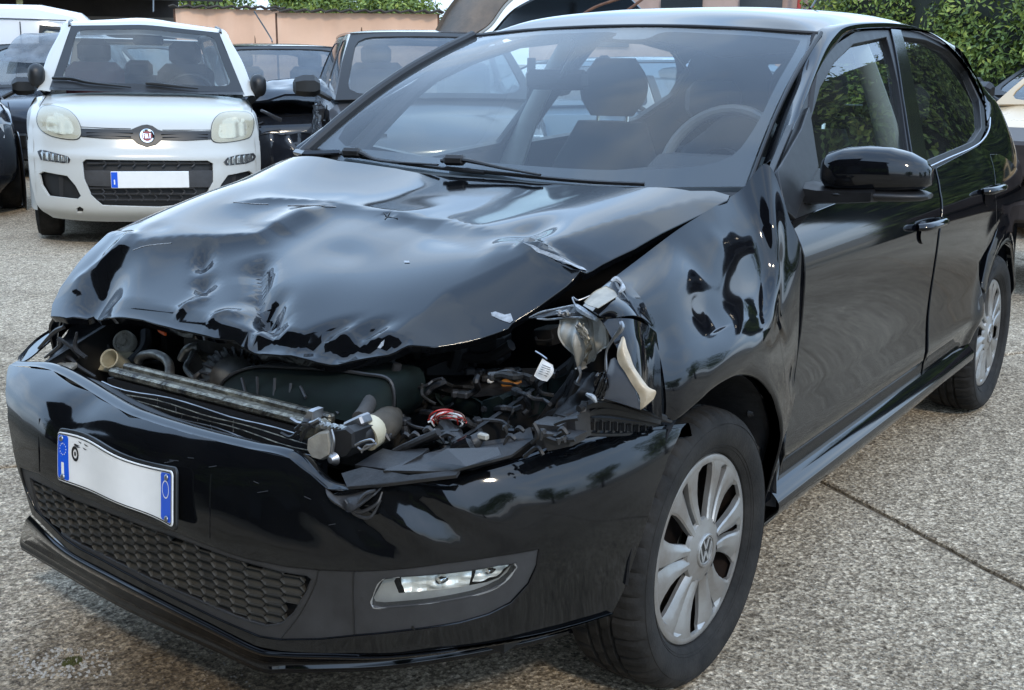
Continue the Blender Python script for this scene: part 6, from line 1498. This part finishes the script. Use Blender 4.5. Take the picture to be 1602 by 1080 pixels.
# roof and pillars
zt_ = wt_l.z
rfr = []
for v, t_ in ((0, wt_l), (.25, wr_[2][1]), (.5, wc_t), (.75, wr_[2][3]), (1, wt_r)):
    yk = t_.y
    rfr.append([t_+Vector((0, 0, .004)), t_+Vector((-.15, 0, .035+.012*(1-abs(v-.5)*2))), t_+Vector((-.8, 0, .055+.02*(1-abs(v-.5)*2))), t_+Vector((-1.7, 0, .035)), t_+Vector((-2.1, 0, -.03))])
surf('roof', rfr, 24, 20, WP, panda, center=PCc)
for sg, wb_, wt_ in ((-1, wb_l, wt_l), (1, wb_r, wt_r)):
    o0 = [wb_+Vector((-.02, 0, -.03)), wb_.lerp(wt_, .5), wt_, wt_+Vector((-.15, 0, .035)), wt_+Vector((-.8, 0, .055)), wt_+Vector((-1.7, 0, .035))]
    o1 = [p+Vector((-.06, sg*.085, .006)) for p in o0[:2]]+[p+Vector((-.03, sg*.05, -.006)) for p in o0[2:]]
    o2 = [p+Vector((-.10, sg*.105, -.03)) for p in o0[:2]]+[p+Vector((-.05, sg*.085, -.045)) for p in o0[2:]]
    surf('roof_pillar', [o0, o1, o2], 30, 8, WP, panda, center=PCc)
    tube_part('roof_gutter', [wt_+Vector((.0, sg*.01, .0)), wt_+Vector((-.12, sg*.012, .032)), wt_+Vector((-.5, sg*.012, .055))], .012, PLBLACK, panda, n=6)
    # flank
    xs = [-.62, -.9, -1.6, -2.4, -3.3, -3.6]
    fl_ = [[Vector((x-.2*(k == 0), sg*(yy-(.06 if x < -3.2 else 0)-(.12 if x < -3.5 else 0)), z)) for k, x in enumerate([-.62, -.9, -1.6, -2.4, -3.3, -3.62])] for z, yy in ((1.0, .765), (.93, .80), (.75, .815), (.5, .82), (.3, .80), (.2, .76))]
    surf('flank', fl_, 20, 16, WP, panda, center=PCc)
    fe = [[fF(sg*.70, t) for t in (5.4, 6, 7, 8)], [fF(sg*.755, t)+Vector((-.03, sg*.01, -.01)) for t in (5.2, 5.8, 6.8, 8)], [Vector((-.45, sg*.80, .70)), Vector((-.55, sg*.812, .80)), Vector((-.70, sg*.81, .90)), Vector((-.95, sg*.79, .95))]]
    surf('front_wing', fe, 12, 8, WP, panda, center=PCc)
    fe = [[fF(sg*.76, t) for t in (.6, 1.5, 2.5, 3.5, 4.5, 5.4)], [Vector((-.40, sg*.80, z)) for z in (.24, .33, .45, .58, .68, .72)], [Vector((-.50, sg*.815, z)) for z in (.30, .38, .50, .62, .70, .74)]]
    surf('bumper_corner', fe, 14, 8, WP, panda, center=PCc)
    glasspane(panda, ((wb_+Vector((-.12, sg*.06, -.03))), Vector((-1.75, sg*.74, .98)), Vector((-1.80, sg*.58, zt_-.0)), (wt_+Vector((-.06, sg*.05, -.05)))), (.05, .06), PG, WP, .02, 'side_window', out=(0, sg, .1))
    glasspane(panda, (Vector((-1.75, sg*.74, .98)), Vector((-3.35, sg*.70, 1.02)), Vector((-3.2, sg*.55, zt_-.02)), Vector((-1.80, sg*.58, zt_-.0))), (.06, .10), PG, WP, .02, 'side_window', out=(0, sg, .1))
    # mirror
    mp = PU(57, 118, 'x', -.95) if sg < 0 else PU(404, 134, 'x', -.95)
    rg_ = []
    for dx, k in ((.075, .35), (.06, .75), (.03, 1), (-.03, 1.02), (-.06, .9)):
        rg_.append([mp+Vector((dx, .060*k*math.copysign(abs(math.cos(a))**.8, math.cos(a)), .085*k*math.copysign(abs(math.sin(a))**.8, math.sin(a)))) for a in [2*math.pi*j/20 for j in range(20)]])
    MB().loft(rg_).build('door_mirror', TRIM, panda, angle=60)
    tube_part('mirror_arm', [mp+Vector((-.01, 0, -.05)), mp+Vector((-.05, -sg*.07, -.13))], [.035, .03], TRIM, panda)
    simple_wheel(panda, -.72, sg*.70, .295, .185, sg); simple_wheel(panda, -3.02, sg*.70, .295, .185, sg)
MB().box((-1.85, 0, .60), (2.4, 1.5, .6)).box((-.50, 0, .45), (.7, 1.20, .35)).build('underbody', DK, panda)
glasspane(panda, (Vector((-3.6, -.66, 1.02)), Vector((-3.6, .66, 1.02)), Vector((-3.4, .56, zt_-.05)), Vector((-3.4, -.56, zt_-.05))), (.08, .12), PG, WP, .02, 'rear_window', out=(-1, 0, .1))
surf('dashboard', [[Vector((-.85, y, .985)) for y in (-.68, 0, .68)], [Vector((-1.15, y, 1.00)) for y in (-.68, 0, .68)], [Vector((-1.25, y, .8)) for y in (-.68, 0, .68)]], 10, 8, DASH, panda)
RED = varied('red_seat_cloth', (.10, .015, .015), .9, .3, 30)
for yy in (-.36, .36):
    s_ = bpy.data.objects.new('seat', None); C.objects.link(s_); s_.parent = panda
    MB().rbox((-1.85, yy, .95), (.16, .46, .62), .07).build('seat_back', RED if yy < 0 else FABRIC, s_); MB().rbox((-1.9, yy, 1.34), (.10, .26, .20), .05).build('headrest', FABRIC, s_)
MB().rbox((-3.0, 0, 1.0), (.14, 1.2, .3), .05).rbox((-3.0, .0, 1.2), (.10, .24, .16), .04).build('rear_seat', FABRIC, panda)
rp = [Vector((-1.30+.03*math.sin(2*math.pi*k/24), .36+.18*math.cos(2*math.pi*k/24), 1.02+.16*math.sin(2*math.pi*k/24))) for k in range(25)]
MB().tube(rp, .014, 8, cap=False).build('steering_wheel', TRIM, panda)
MB().rbox(PU(232, 63, 'x', -1.35), (.03, .23, .075), .02).build('rear_view_mirror', PLBLACK, panda)
for a, b in ((((82, 125), (112, 126), (140, 132), (205, 139)), 0), (((228, 133), (245, 134), (280, 138), (310, 141)), 0)):
    pts = [fPW(*PF.inv(fPW, q_[0], q_[1], (.4, .1)))+Vector((.02, 0, .012)) for q_ in a]
    wv = bpy.data.objects.new('wiper', None); C.objects.link(wv); wv.parent = panda
    tube_part('wiper_arm', pts, [.010, .013, .010, .006], PLBLACK, wv, n=6)
surf('scuttle', [[fPW(u, .0)+Vector((.005, 0, .004)) for u in (0, .5, 1)], [fPW(u, .0)+Vector((.08, 0, -.015)) for u in (0, .5, 1)]], 12, 2, PLBLACK, panda)
tube_part('roof_aerial', [PU(240, 19, 'x', -1.6), PU(240, 8, 'x', -1.75), PU(240, -12, 'x', -2.0)], .005, PLBLACK, panda)

# ---- parked and wrecked cars behind
GP = paint('grey_car_paint', (.06, .063, .07), .10, dust=1.0); DB = paint('dark_blue_paint', (.010, .013, .02), .06, dust=.8); WP2 = paint('white_paint_b', (.58, .58, .57), .12, dust=.3)
p_ = at(712, 8.4); a_ = az_to_cam(p_)
grey = gen_car('grey_hatchback', 'grey hatchback with creased doors, its windscreen just left of the wrecked black car', p_, a_+R(9), GP, L=3.9, H=1.54, hood=.75, zh=.97, zb=1.0, ws=.62)
c_ = surf('crumpled_door', [[Vector((-.50, -.86, .90)), Vector((-1.1, -.87, .94)), Vector((-1.7, -.86, .95))], [Vector((-.45, -.90, .60)), Vector((-1.1, -.90, .60)), Vector((-1.7, -.89, .6))], [Vector((-.55, -.87, .25)), Vector((-1.1, -.87, .25)), Vector((-1.7, -.87, .25))]], 40, 40, GP, grey, disp=lambda p, u, v: p+Vector((0, .07, 0))*nz(p.x, p.y, p.z, 5, 3)+Vector((0, .035, 0))*nz(p.x, p.y, p.z, 13))
p_ = at(500, 11.0); a_ = az_to_cam(p_)
blue = gen_car('dark_hatchback', 'dark blue hatchback with a smashed front, between white and grey hatchbacks', p_, a_+R(10), DB, L=4.1, H=1.46, hood=1.0)
tube_part('roof_aerial', [(-2.2, 0, 1.47), (-2.35, 0, 1.53), (-2.75, -.10, 1.80)], .008, PLBLACK, blue)
surf('hanging_bumper', [[Vector((.25, -.75, .62)), Vector((.38, -.4, .66)), Vector((.35, .2, .66))], [Vector((.28, -.80, .40)), Vector((.42, -.4, .40)), Vector((.38, .2, .42))], [Vector((.15, -.72, .22)), Vector((.28, -.4, .18)), Vector((.26, .2, .2))]], 20, 12, DB, blue, thick=.01, disp=lambda p, u, v: p+Vector((.05, 0, .03))*nz(p.x, p.y, p.z, 6))
surf('crumpled_wing', [[Vector((.0, -.80, .95)), Vector((-.4, -.86, .98)), Vector((-.9, -.86, .98))], [Vector((.1, -.85, .70)), Vector((-.4, -.92, .70)), Vector((-.9, -.88, .72))], [Vector((.0, -.80, .55)), Vector((-.3, -.88, .55)), Vector((-.5, -.86, .45))]], 26, 20, GP, blue, disp=lambda p, u, v: p+Vector((.03, .09, .02))*nz(p.x, p.y, p.z, 8))
for k in range(14):
    b_ = Vector((rnd.uniform(-.1, .3), rnd.uniform(-.8, -.2), rnd.uniform(.45, .85))); tube_part('broken_bracket', [b_, b_+Vector((rnd.uniform(-.1, .2), rnd.uniform(-.2, .2), rnd.uniform(-.15, .15))), b_+Vector((rnd.uniform(-.1, .2), rnd.uniform(-.2, .2), rnd.uniform(-.2, .2)))], rnd.uniform(.006, .016), rnd.choice([DARKPL, MIDPL, GP]), blue, n=5)
surf('raised_bonnet', [[Vector((-.95, -.7, 1.0)), Vector((-.95, 0, 1.02)), Vector((-.95, .7, 1.0))], [Vector((-.4, -.7, 1.06)), Vector((-.4, 0, 1.12)), Vector((-.4, .7, 1.06))], [Vector((-.05, -.6, .92)), Vector((.0, 0, .98)), Vector((-.05, .6, .92))]], 16, 16, DB, blue, thick=.02, disp=lambda p, u, v: p+Vector((0, 0, .05))*nz(p.x, p.y, p.z, 4))
p_ = at(425, 15.6); a_ = az_to_cam(p_)
gen_car('white_estate', 'white car glimpsed between the small white hatchback and the dark blue hatchback', p_, a_+R(62), WP2, L=4.3, H=1.50, hood=1.0)
p_ = at(815, 6.9); a_ = az_to_cam(p_)
gen_car('blue_hatchback', 'blue-grey hatchback seen through the windscreen of the wrecked black car', at(600, 10.5), az_to_cam(at(600, 10.5))-R(84), paint('steel_blue_paint', (.14, .20, .26), .1, dust=.7), L=4.1, H=1.33, hood=.9, zb=.92, zh=.85)
gen_car('white_coupe', 'white car seen through the rear windows of the wrecked black car', at(1245, 9.4), az_to_cam(at(1245, 9.4))+R(35), WP2, L=4.2, H=1.30, hood=1.0, zb=.88)
# left edge: two dark cars, one wrapped in film
p_ = at(-25, 12.6); a_ = az_to_cam(p_)
gen_car('dark_estate', 'dark car cut off by the left edge, only front wing and mirror in view', at(-105, 10.6), az_to_cam(at(-105, 10.6))+R(0), DB, L=4.2, H=1.40, hood=1.0)
film = gen_car('black_hatchback', 'dark crumpled car left of the white hatchback, roof draped in grey plastic film', at(12, 14.2), az_to_cam(at(12, 14.2))+R(-28), DB, L=4.1, H=1.50, hood=1.0)
FILM = glassm('plastic_film', (.35, .37, .39), 1.5, rough=.2, dust=.5, dcol=(.26, .28, .30))
surf('plastic_film', [[Vector((-2.9, .75, 1.15)), Vector((-2.2, .8, 1.2)), Vector((-1.5, .82, 1.12)), Vector((-1.2, .86, .98))], [Vector((-2.9, .5, 1.50)), Vector((-2.2, .5, 1.56)), Vector((-1.7, .56, 1.53)), Vector((-1.2, .66, 1.2))], [Vector((-2.9, -.4, 1.52)), Vector((-2.2, -.4, 1.58)), Vector((-1.7, -.4, 1.55)), Vector((-1.2, -.4, 1.25))]], 50, 40, FILM, film, disp=lambda p, u, v: p+Vector((.02, .03, .02))*nz(p.x, p.y, p.z, 5))
surf('crumpled_door', [[Vector((-.50, .86, .90)), Vector((-1.1, .87, .94)), Vector((-2.2, .86, .95))], [Vector((-.45, .90, .60)), Vector((-1.1, .90, .60)), Vector((-2.2, .89, .6))], [Vector((-.55, .87, .25)), Vector((-1.1, .87, .25)), Vector((-2.2, .87, .25))]], 40, 30, DB, film, disp=lambda p, u, v: p+Vector((0, .09, 0))*nz(p.x, p.y, p.z, 5, 3)+Vector((0, .04, 0))*nz(p.x, p.y, p.z, 13))
# white van, side on
vp = at(40, 17.5); va = az_to_cam(vp)+R(80)
van = thing('white_van', 'white panel van standing side-on behind the small white car at the left edge', 'van', vp, va)
def vsec(x, w_, z0, z1, zc): return [Vector((x, y, z)) for y, z in ((0, z0), (w_*.95, z0), (w_, z0+.2), (w_*.99, 1.0), (w_*.90, z1-.18), (w_*.82, z1-.05), (w_*.6, z1), (0, z1+.03), (-w_*.6, z1), (-w_*.82, z1-.05), (-w_*.90, z1-.18), (-w_*.99, 1.0), (-w_, z0+.2), (-w_*.95, z0))]
MB().loft([vsec(2.6, .6, .3, .75, 0), vsec(2.5, .85, .25, .95, 0), vsec(1.8, .92, .25, 1.15, 0), vsec(1.1, .94, .25, 1.85, 0), vsec(.6, .95, .25, 1.95, 0), vsec(-2.2, .95, .25, 1.97, 0), vsec(-2.4, .92, .3, 1.9, 0)]).build('van_body', WP2, van, angle=35)
for sg in (1, -1):
    for x in (1.8, -1.5): simple_wheel(van, x, sg*.86, .33, .2, sg)
    for x in (.45, -.9): tube_part('panel_seam', [(x, sg*.957, .35), (x, sg*.952, 1.0), (x, sg*.875, 1.74)], .007, PLAST, van, n=4)
    tube_part('panel_seam', [(1.0, sg*.865, 1.76), (0, sg*.872, 1.78), (-2.2, sg*.872, 1.79)], .007, PLAST, van, n=4)
    glasspane(van, (Vector((1.55, sg*.95, 1.1)), Vector((.62, sg*.955, 1.1)), Vector((.68, sg*.89, 1.7)), Vector((1.12, sg*.88, 1.66))), (.06, .06), FG, PLBLACK, .01, 'cab_window', out=(0, sg, 0))

# right edge: sand-coloured car with open panels, dark trailer in front of it
SAND = paint('sand_car_paint', (.52, .37, .21), .25, dust=.3, dcol=(.3, .25, .2))
p_ = at(1528, 9.6); a_ = az_to_cam(p_)
sand = gen_car('sand_hatchback', 'sand-coloured car at the right edge, behind the trailer stakes', p_, a_+R(-38), SAND, L=4.0, H=1.47, hood=.9, rail=SAND)
dc = gen_car('dark_saloon', 'dark low car between the black hatchback tail and the sand-coloured car', at(1530, 12.5), az_to_cam(at(1530, 12.5))+R(-30), paint('brown_black_paint', (.015, .013, .012), .1, dust=.8), L=4.2, H=1.36, hood=1.0)
trl = thing('flatbed_trailer', 'dark brown steel flatbed trailer behind the tail of the black car at the right edge', 'trailer', at(1625, 7.6), az_to_cam(at(1625, 7.6))+R(70))
TB = varied('dark_brown_steel', (.045, .030, .024), .6, .5, 9, bump=.3, bscale=60)
MB().rbox((0, 0, .78), (3.0, 1.4, .20), .02).build('bed', TB, trl); MB().rbox((0, 0, .60), (2.6, .14, .12), .02).rbox((0, .5, .58), (2.6, .10, .14), .02).rbox((0, -.5, .58), (2.6, .10, .14), .02).build('chassis', TB, trl)
MB().rbox((.2, 0, .50), (1.2, 1.3, .12), .02).rbox((-.5, .6, .36), (.9, .2, .20), .03).build('lower_rail', TB, trl)
for x in (-.9, -.1, .7): simple_wheel(trl, x, .62, .26, .2, 1, TB)
for k in range(9): tube_part('stake', [(-.20+.05*k, .62+.02*(k % 2), .88), (-.16+.055*k, .60, 1.20+.05*(k % 3))], .007, TB, trl, n=6)
for k in range(10):
    b_ = Vector((rnd.uniform(-1, 1), rnd.uniform(.3, .7), rnd.uniform(.42, .7))); tube_part('hose', [b_, b_+Vector((.2, .05, -.1)), b_+Vector((.4, 0, .05))], .014, DARKPL, trl, n=6)

# ============================================================ BACKGROUND STRUCTURES
TARP = varied('orange_tarpaulin', (.74, .48, .33), .8, .22, .8, bump=.15, bscale=6, col2=(.66, .42, .29))
def tarp_wall(name, label, pxa, pxb, d, ztop, seed, par=None):
    a, b = at(pxa, d), at(pxb, d); t = thing(name, label, 'fence', (a+b)/2, 0)
    o = (a+b)/2; L_ = (b-a).length; e = (b-a).normalized(); nn = Vector((-e.y, e.x, 0)); nn = nn if nn.dot(CAM-o) > 0 else -nn
    rows = [[e*(L_*(i/12-.5))+Vector((0, 0, z)) for i in range(13)] for z in (0, .5, 1.0, 1.5, ztop)]
    surf('tarpaulin', rows, 90, 30, TARP, t, disp=lambda p, u, v: p+nn*((.012*math.sin(u*30+seed+4*nz(u*6, v, 0))*(.3+v*.7))+.06*nz(u*5, v*3, seed)))
    for i in range(int(L_/1.3)+2):
        x = -L_/2+min(L_, i*1.3); MB().rbox(e*x+nn*-.05+Vector((0, 0, ztop/2)), (.06, .06, ztop), .01).build('post', RUST, t)
    m_ = MB()
    n_ = int(L_/.07)
    V = []; F = []
    for i in range(n_+1):
        x = -L_/2-.1+(L_+.2)*i/n_; dz = .022*math.sin(i*math.pi/1.5)
        for s_ in (.14, -.5): V.append(e*x+nn*s_+Vector((0, 0, ztop+.03+dz-.0*(s_ > 0))))
        for s_ in (.14, -.5): V.append(e*x+nn*s_+Vector((0, 0, ztop+.05+dz)))
    for i in range(n_):
        q = i*4; F += [(q, q+4, q+5, q+1), (q+2, q+3, q+7, q+6), (q, q+2, q+6, q+4)]
    mk('corrugated_coping', V, F, varied('dark_corrugated_sheet', (.06, .055, .05), .7, .4, 10), t, smooth=False)
    return t
tarp_wall('tarpaulin_fence', 'orange-beige tarpaulin fence with corrugated top behind the grey hatchback', 455, 690, 19.5, 2.0, 1)
tarp_wall('tarpaulin_fence', 'orange-beige tarpaulin fence just right of the small white hatchback roof', 306, 458, 21.5, 2.12, 5)
# long low shed at the far left
sh_c = at(-70, 26); sa = az_to_cam(sh_c); shed = thing('open_shed', 'long dark open shed with yellowish posts behind the white van at the top left', 'shed', sh_c, sa)
MB().box((0, 0, 2.75), (5, 10.6, .25)).build('roof', varied('shed_roof', (.045, .045, .05), .7, .3, 2), shed)
MB().box((-2.4, 0, 1.3), (.2, 10.6, 2.6)).build('back_wall', varied('shed_wall', (.06, .05, .045), .8, .5, 1), shed)
MB().box((2.2, 0, 2.45), (.12, 10.6, .16)).build('front_beam', TRIM, shed)
MB().box((-.2, .5, 1.95), (.3, 9, .35)).build('grey_ledge', varied('grey_ledge', (.22, .20, .18), .8, .3, 3), shed)
YP = varied('yellowish_post', (.42, .38, .18), .7, .4, 6)
for px_ in (37, 79):
    q_ = (at(px_, 24)-sh_c); lx = q_.x*math.cos(-sa)-q_.y*math.sin(-sa); ly = q_.x*math.sin(-sa)+q_.y*math.cos(-sa)
    MB().rbox((lx, ly, 1.3), (.10, .11, 2.6), .01).build('post', YP, shed)
gt = thing('green_tarpaulin', 'green tarpaulin heap under the shed at the top left corner', 'tarpaulin', at(-8, 20), 0)
surf('sheet', [[Vector((-1.2, -1, 0)), Vector((0, -1.1, .6)), Vector((1.2, -1, 0))], [Vector((-1.1, 0, 1.2)), Vector((0, 0, 2.08)), Vector((1.1, 0, 1.3))], [Vector((-1.2, 1, 0)), Vector((0, 1.1, .8)), Vector((1.2, 1, 0))]], 20, 20, varied('green_cloth', (.02, .14, .08), .7, .3, 5), gt)
# rusty arched canopy behind the roof of the black car
cc = at(850, 10.5); ca_ = az_to_cam(cc); can = thing('arched_cover', 'rusty brown arched sheet cover with dark glazing behind the black car\'s roof', 'cover', cc, ca_)
e_ = lambda px_, py_, d_: (lambda q_: Vector((q_.x*math.cos(ca_)+q_.y*math.sin(ca_), -q_.x*math.sin(ca_)+q_.y*math.cos(ca_), q_.z)))((U(px_, py_, 'z', 0)*0+CAM+(_f+(px_-801)/FPX*_r-(py_-540)/FPX*_u)*d_)-cc)
RS = varied('rusty_sheet', (.17, .125, .09), .75, .5, 3, bump=.5, bscale=40, col2=(.085, .07, .055))
rowa = [e_(680, 60, 10), e_(705, 15, 10), e_(735, -15, 10), e_(790, -40, 10)]; rowb = [e_(740, 60, 9.6), e_(768, 40, 9.6), e_(792, 8, 9.6), e_(830, -25, 9.6)]
surf('rusty_sheet', [rowa, [a.lerp(b, .5)+Vector((.05, 0, .03)) for a, b in zip(rowa, rowb)], rowb], 20, 10, RS, can, thick=.03)
rowc = [e_(770, 50, 10.2), e_(810, 10, 10.2), e_(880, -15, 10.2), e_(980, -10, 10.4)]; rowd = [e_(800, 60, 11), e_(850, 60, 11), e_(920, 55, 11), e_(1040, 50, 11)]
surf('dark_glazing', [rowc, [a.lerp(b, .5) for a, b in zip(rowc, rowd)], rowd], 20, 10, mat('dark_glazing', (.015, .017, .018), .15), can, thick=.02)
tube_part('pale_edge', [p+Vector((.02, 0, 0)) for p in rowb], .012, BEIGE, can)
tube_part('rail', [e_(895, 35, 10), e_(930, 12, 10), e_(980, -5, 10)], .012, RUST, can); tube_part('rail', [e_(960, 30, 10), e_(985, 14, 10), e_(1010, -5, 10)], .012, RUST, can)
# pinkish low building with red ladder frame
bp_ = at(1140, 24); ba = az_to_cam(bp_); bld = thing('low_building', 'low pinkish building with a red pipe frame glimpsed over the black car\'s roof', 'building', bp_, ba)
MB().box((-2, 0, 1.5), (4, 8.4, 3.0)).build('wall', varied('pink_render', (.42, .30, .25), .85, .2, 2), bld)
MB().box((-2, 0, 3.08), (4.6, 8.8, .16)).build('roof', TRIM, bld)
for y_ in (-2.6, -1.2, .3, 1.6): 
    w2 = MB().box((.03, y_, 2.0), (.06, .8, .9)).build('window', mat('far_window', (.03, .035, .04), .1), bld)
REDP = mat('red_paint', (.35, .03, .02), .5)
for y_ in (1.0, 1.25, 2.4, 2.6): tube_part('red_pipe', [(.3, y_, 0), (.3, y_, 3.2)], .035, REDP, bld)
for z_ in (1.6, 2.1, 2.5): tube_part('red_pipe', [(.3, .2, z_), (.3, 3.2, z_)], .03, REDP, bld)

# ============================================================ TREES AND HEDGES
def leafmat(name, c1, c2):
    m = varied(name, c1, .55, .5, 3.0, col2=c2, detail=8); b = m.node_tree.nodes['Principled BSDF']; b.inputs['Specular IOR Level'].default_value = .3
    return m
LM = [leafmat('leaf_mid', (.19, .25, .045), (.085, .13, .026)), leafmat('leaf_dark', (.07, .11, .024), (.035, .06, .015)), leafmat('leaf_light', (.36, .40, .08), (.18, .24, .05))]
def leaves(name, blobs, n, s, par, mats=LM, seed=1):
    r_ = random.Random(seed); V = []; F = []; MI = []
    tot = sum(b[1][0]*b[1][1]+b[1][0]*b[1][2] for b in blobs)
    for c, rad3 in blobs:
        k = int(n*(rad3[0]*rad3[1]+rad3[0]*rad3[2])/tot)
        for _ in range(k):
            d = Vector((r_.gauss(0, 1), r_.gauss(0, 1), r_.gauss(0, 1))).normalized()*(r_.random()**.35)
            p = Vector((c[0]+d.x*rad3[0], c[1]+d.y*rad3[1], c[2]+d.z*rad3[2]))
            p += Vector((1, 1, 1))*.18*nz(p.x, p.y, p.z, 2.3)
            if p.z < .02: continue
            nn = (d+Vector((r_.gauss(0, .6), r_.gauss(0, .6), r_.gauss(0, .6)+.4))).normalized()
            t = nn.orthogonal().normalized(); a = r_.random()*6.28; t = (Matrix.Rotation(a, 3, nn) @ t); q = nn.cross(t)
            l, w_ = s*r_.uniform(.6, 1.3), s*r_.uniform(.3, .55); b = len(V)
            V += [p-t*l*.5, p+q*w_*.5, p+t*l*.5+nn*l*-.15, p-q*w_*.5]; F.append((b, b+1, b+2, b+3)); MI.append(0 if r_.random() < .6 else (1 if r_.random() < .5 else 2))
    me = bpy.data.meshes.new(name); me.from_pydata([tuple(v) for v in V], [], F)
    for m in mats: me.materials.append(m)
    me.polygons.foreach_set('material_index', MI); me.update()
    return link(name, me, None, par)
def tree(name, label, loc, h, r, n, s, seed, cat='tree', group=None, trunk=.16, low=.35):
    t = thing(name, label, cat, loc, 0, group); rr_ = random.Random(seed)
    bl = []
    for k in range(11):
        a = rr_.random()*6.28; q = r*.62*math.sqrt(rr_.random()); z = h*lerp(low, .88, rr_.random()); f = rr_.uniform(.32, .55)*r
        bl.append(((q*math.cos(a), q*math.sin(a), z), (f, f, f*.8)))
    leaves('crown', bl, n, s, t, seed=seed)
    BARK = varied('bark', (.07, .052, .038), .9, .4, 12, bump=.6, bscale=30)
    tube_part('trunk', [(0, 0, 0), (.05, .03, h*.3), (0, .06, h*.7)], [trunk, trunk*.75, trunk*.3], BARK, t, n=10)
    for k in range(5):
        c = bl[k][0]; tube_part('limb', [(0, .03, h*.3), (c[0]*.5, c[1]*.5, (h*.3+c[2])/2), c], [trunk*.5, trunk*.3, trunk*.12], BARK, t, n=6)
    return t
def hedge(name, label, pa, pb, h, th, n, s, seed, core=True):
    o = (pa+pb)/2; t = thing(name, label, 'hedge', o, 0); L_ = (pb-pa).length; e = (pb-pa).normalized(); rr_ = random.Random(seed); bl = []
    k = int(L_/.55)
    for i in range(k):
        for zz_ in (.25, .6, .85):
            x = -L_/2+L_*(i+rr_.random())/k; hh = h*(.85+.3*noise.noise(Vector((x*.6, seed, 0))))
            c = e*x+Vector((rr_.uniform(-.2, .2), rr_.uniform(-.2, .2), hh*zz_)); bl.append(((c.x, c.y, c.z), (.55, .55, hh*.24)))
    leaves('foliage', bl, n, s, t, seed=seed)
    nn = Vector((-e.y, e.x, 0))
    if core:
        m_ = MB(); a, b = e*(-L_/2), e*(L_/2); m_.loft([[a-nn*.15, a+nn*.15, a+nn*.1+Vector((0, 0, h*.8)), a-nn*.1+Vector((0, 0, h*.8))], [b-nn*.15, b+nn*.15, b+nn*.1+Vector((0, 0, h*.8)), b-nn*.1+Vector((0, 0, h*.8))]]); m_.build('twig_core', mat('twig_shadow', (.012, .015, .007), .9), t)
    return t
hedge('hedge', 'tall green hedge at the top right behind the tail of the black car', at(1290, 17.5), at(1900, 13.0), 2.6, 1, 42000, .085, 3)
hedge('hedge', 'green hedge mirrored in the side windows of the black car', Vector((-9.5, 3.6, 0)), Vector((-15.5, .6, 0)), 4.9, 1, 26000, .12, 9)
for i, (px_, d_, h_, r_) in enumerate(((360, 30, 4.6, 1.7), (470, 34, 4.0, 1.6), (330, 34, 4.2, 1.5), (545, 36, 4.6, 1.9), (500, 33, 3.3, 1.4))):
    tree('broadleaf_tree', ['dark bushy tree above the tarpaulin fence, nearest the small white car', 'low dark tree beyond the corrugated top of the tarpaulin fence', 'dark tree half hidden by the shed roof at the top left', 'dark green tree above the middle of the corrugated fence', 'small dark tree in the gap between the two brighter crowns'][i], at(px_, d_), h_, r_, 5200, .16, 20+i)
for i, (px_, d_, h_, r_) in enumerate(((620, 24, 3.0, 1.5), (672, 25, 3.1, 1.4))):
    tree('broadleaf_tree', ['bright yellow-green bush above the right end of the corrugated fence', 'bright green bush just left of the rusty arched cover'][i], at(px_, d_), h_, r_, 6500, .12, 40+i)
for i, (x, y, h_, r_) in enumerate(((-8.0, 7.5, 5.0, 2.4), (-3.5, 11.5, 4.2, 2.3), (1.5, 12.5, 3.6, 2.4), (7, 9.5, 3.4, 2.4), (9.5, 3.0, 4.2, 2.4), (9, -3.5, 4.6, 2.4), (6.5, -9, 4.4, 2.5))):
    tree('broadleaf_tree', 'green tree behind the camera, seen only as a reflection in the black paint', Vector((x, y, 0)), h_, r_, 3800, .20, 60+i, group='trees reflected in the black paintwork', low=.25)

# unseen dark wall and overhang, added to darken reflections in dents and bumper
wk = thing('added_dark_backdrop', 'added dark brown wall and overhang behind the camera, mirrored in bonnet dents and bumper', 'building', (9.0, -4.0, 0), 0)
WKM = varied('dark_brown_cladding', (.030, .024, .018), .85, .4, 1.2, spec=.2)
MB().box((1.0, -1.5, 4.4), (2, 21, 8.8)).build('wall', WKM, wk)
for k in range(34): MB().box((-.02, -11.7+k*.62, 4.3), (.05, .08, 8.4)).build('cladding_rib', WKM, wk)
MB().box((.9, -1.5, 8.95), (3.0, 22, .3)).build('roof', WKM, wk)
for k in range(4): MB().box((-.03, -9+k*4.6, 2.2), (.08, 2.4, 3.4)).build('shutter', varied('grey_shutter', (.07, .07, .068), .7, .3, 2), wk)

MB().box((-3.15, -.5, 5.3), (6.3, 11.0, .12)).build('added_canopy', WKM, wk)  # unseen overhead sheet, added to blacken what the dents reflect
for y_ in (-5.2, -2.6, 0, 2.6): tube_part('added_canopy_beam', [(0, y_, 5.15), (-6.3, y_, 5.15)], .07, TRIM, wk, n=6)
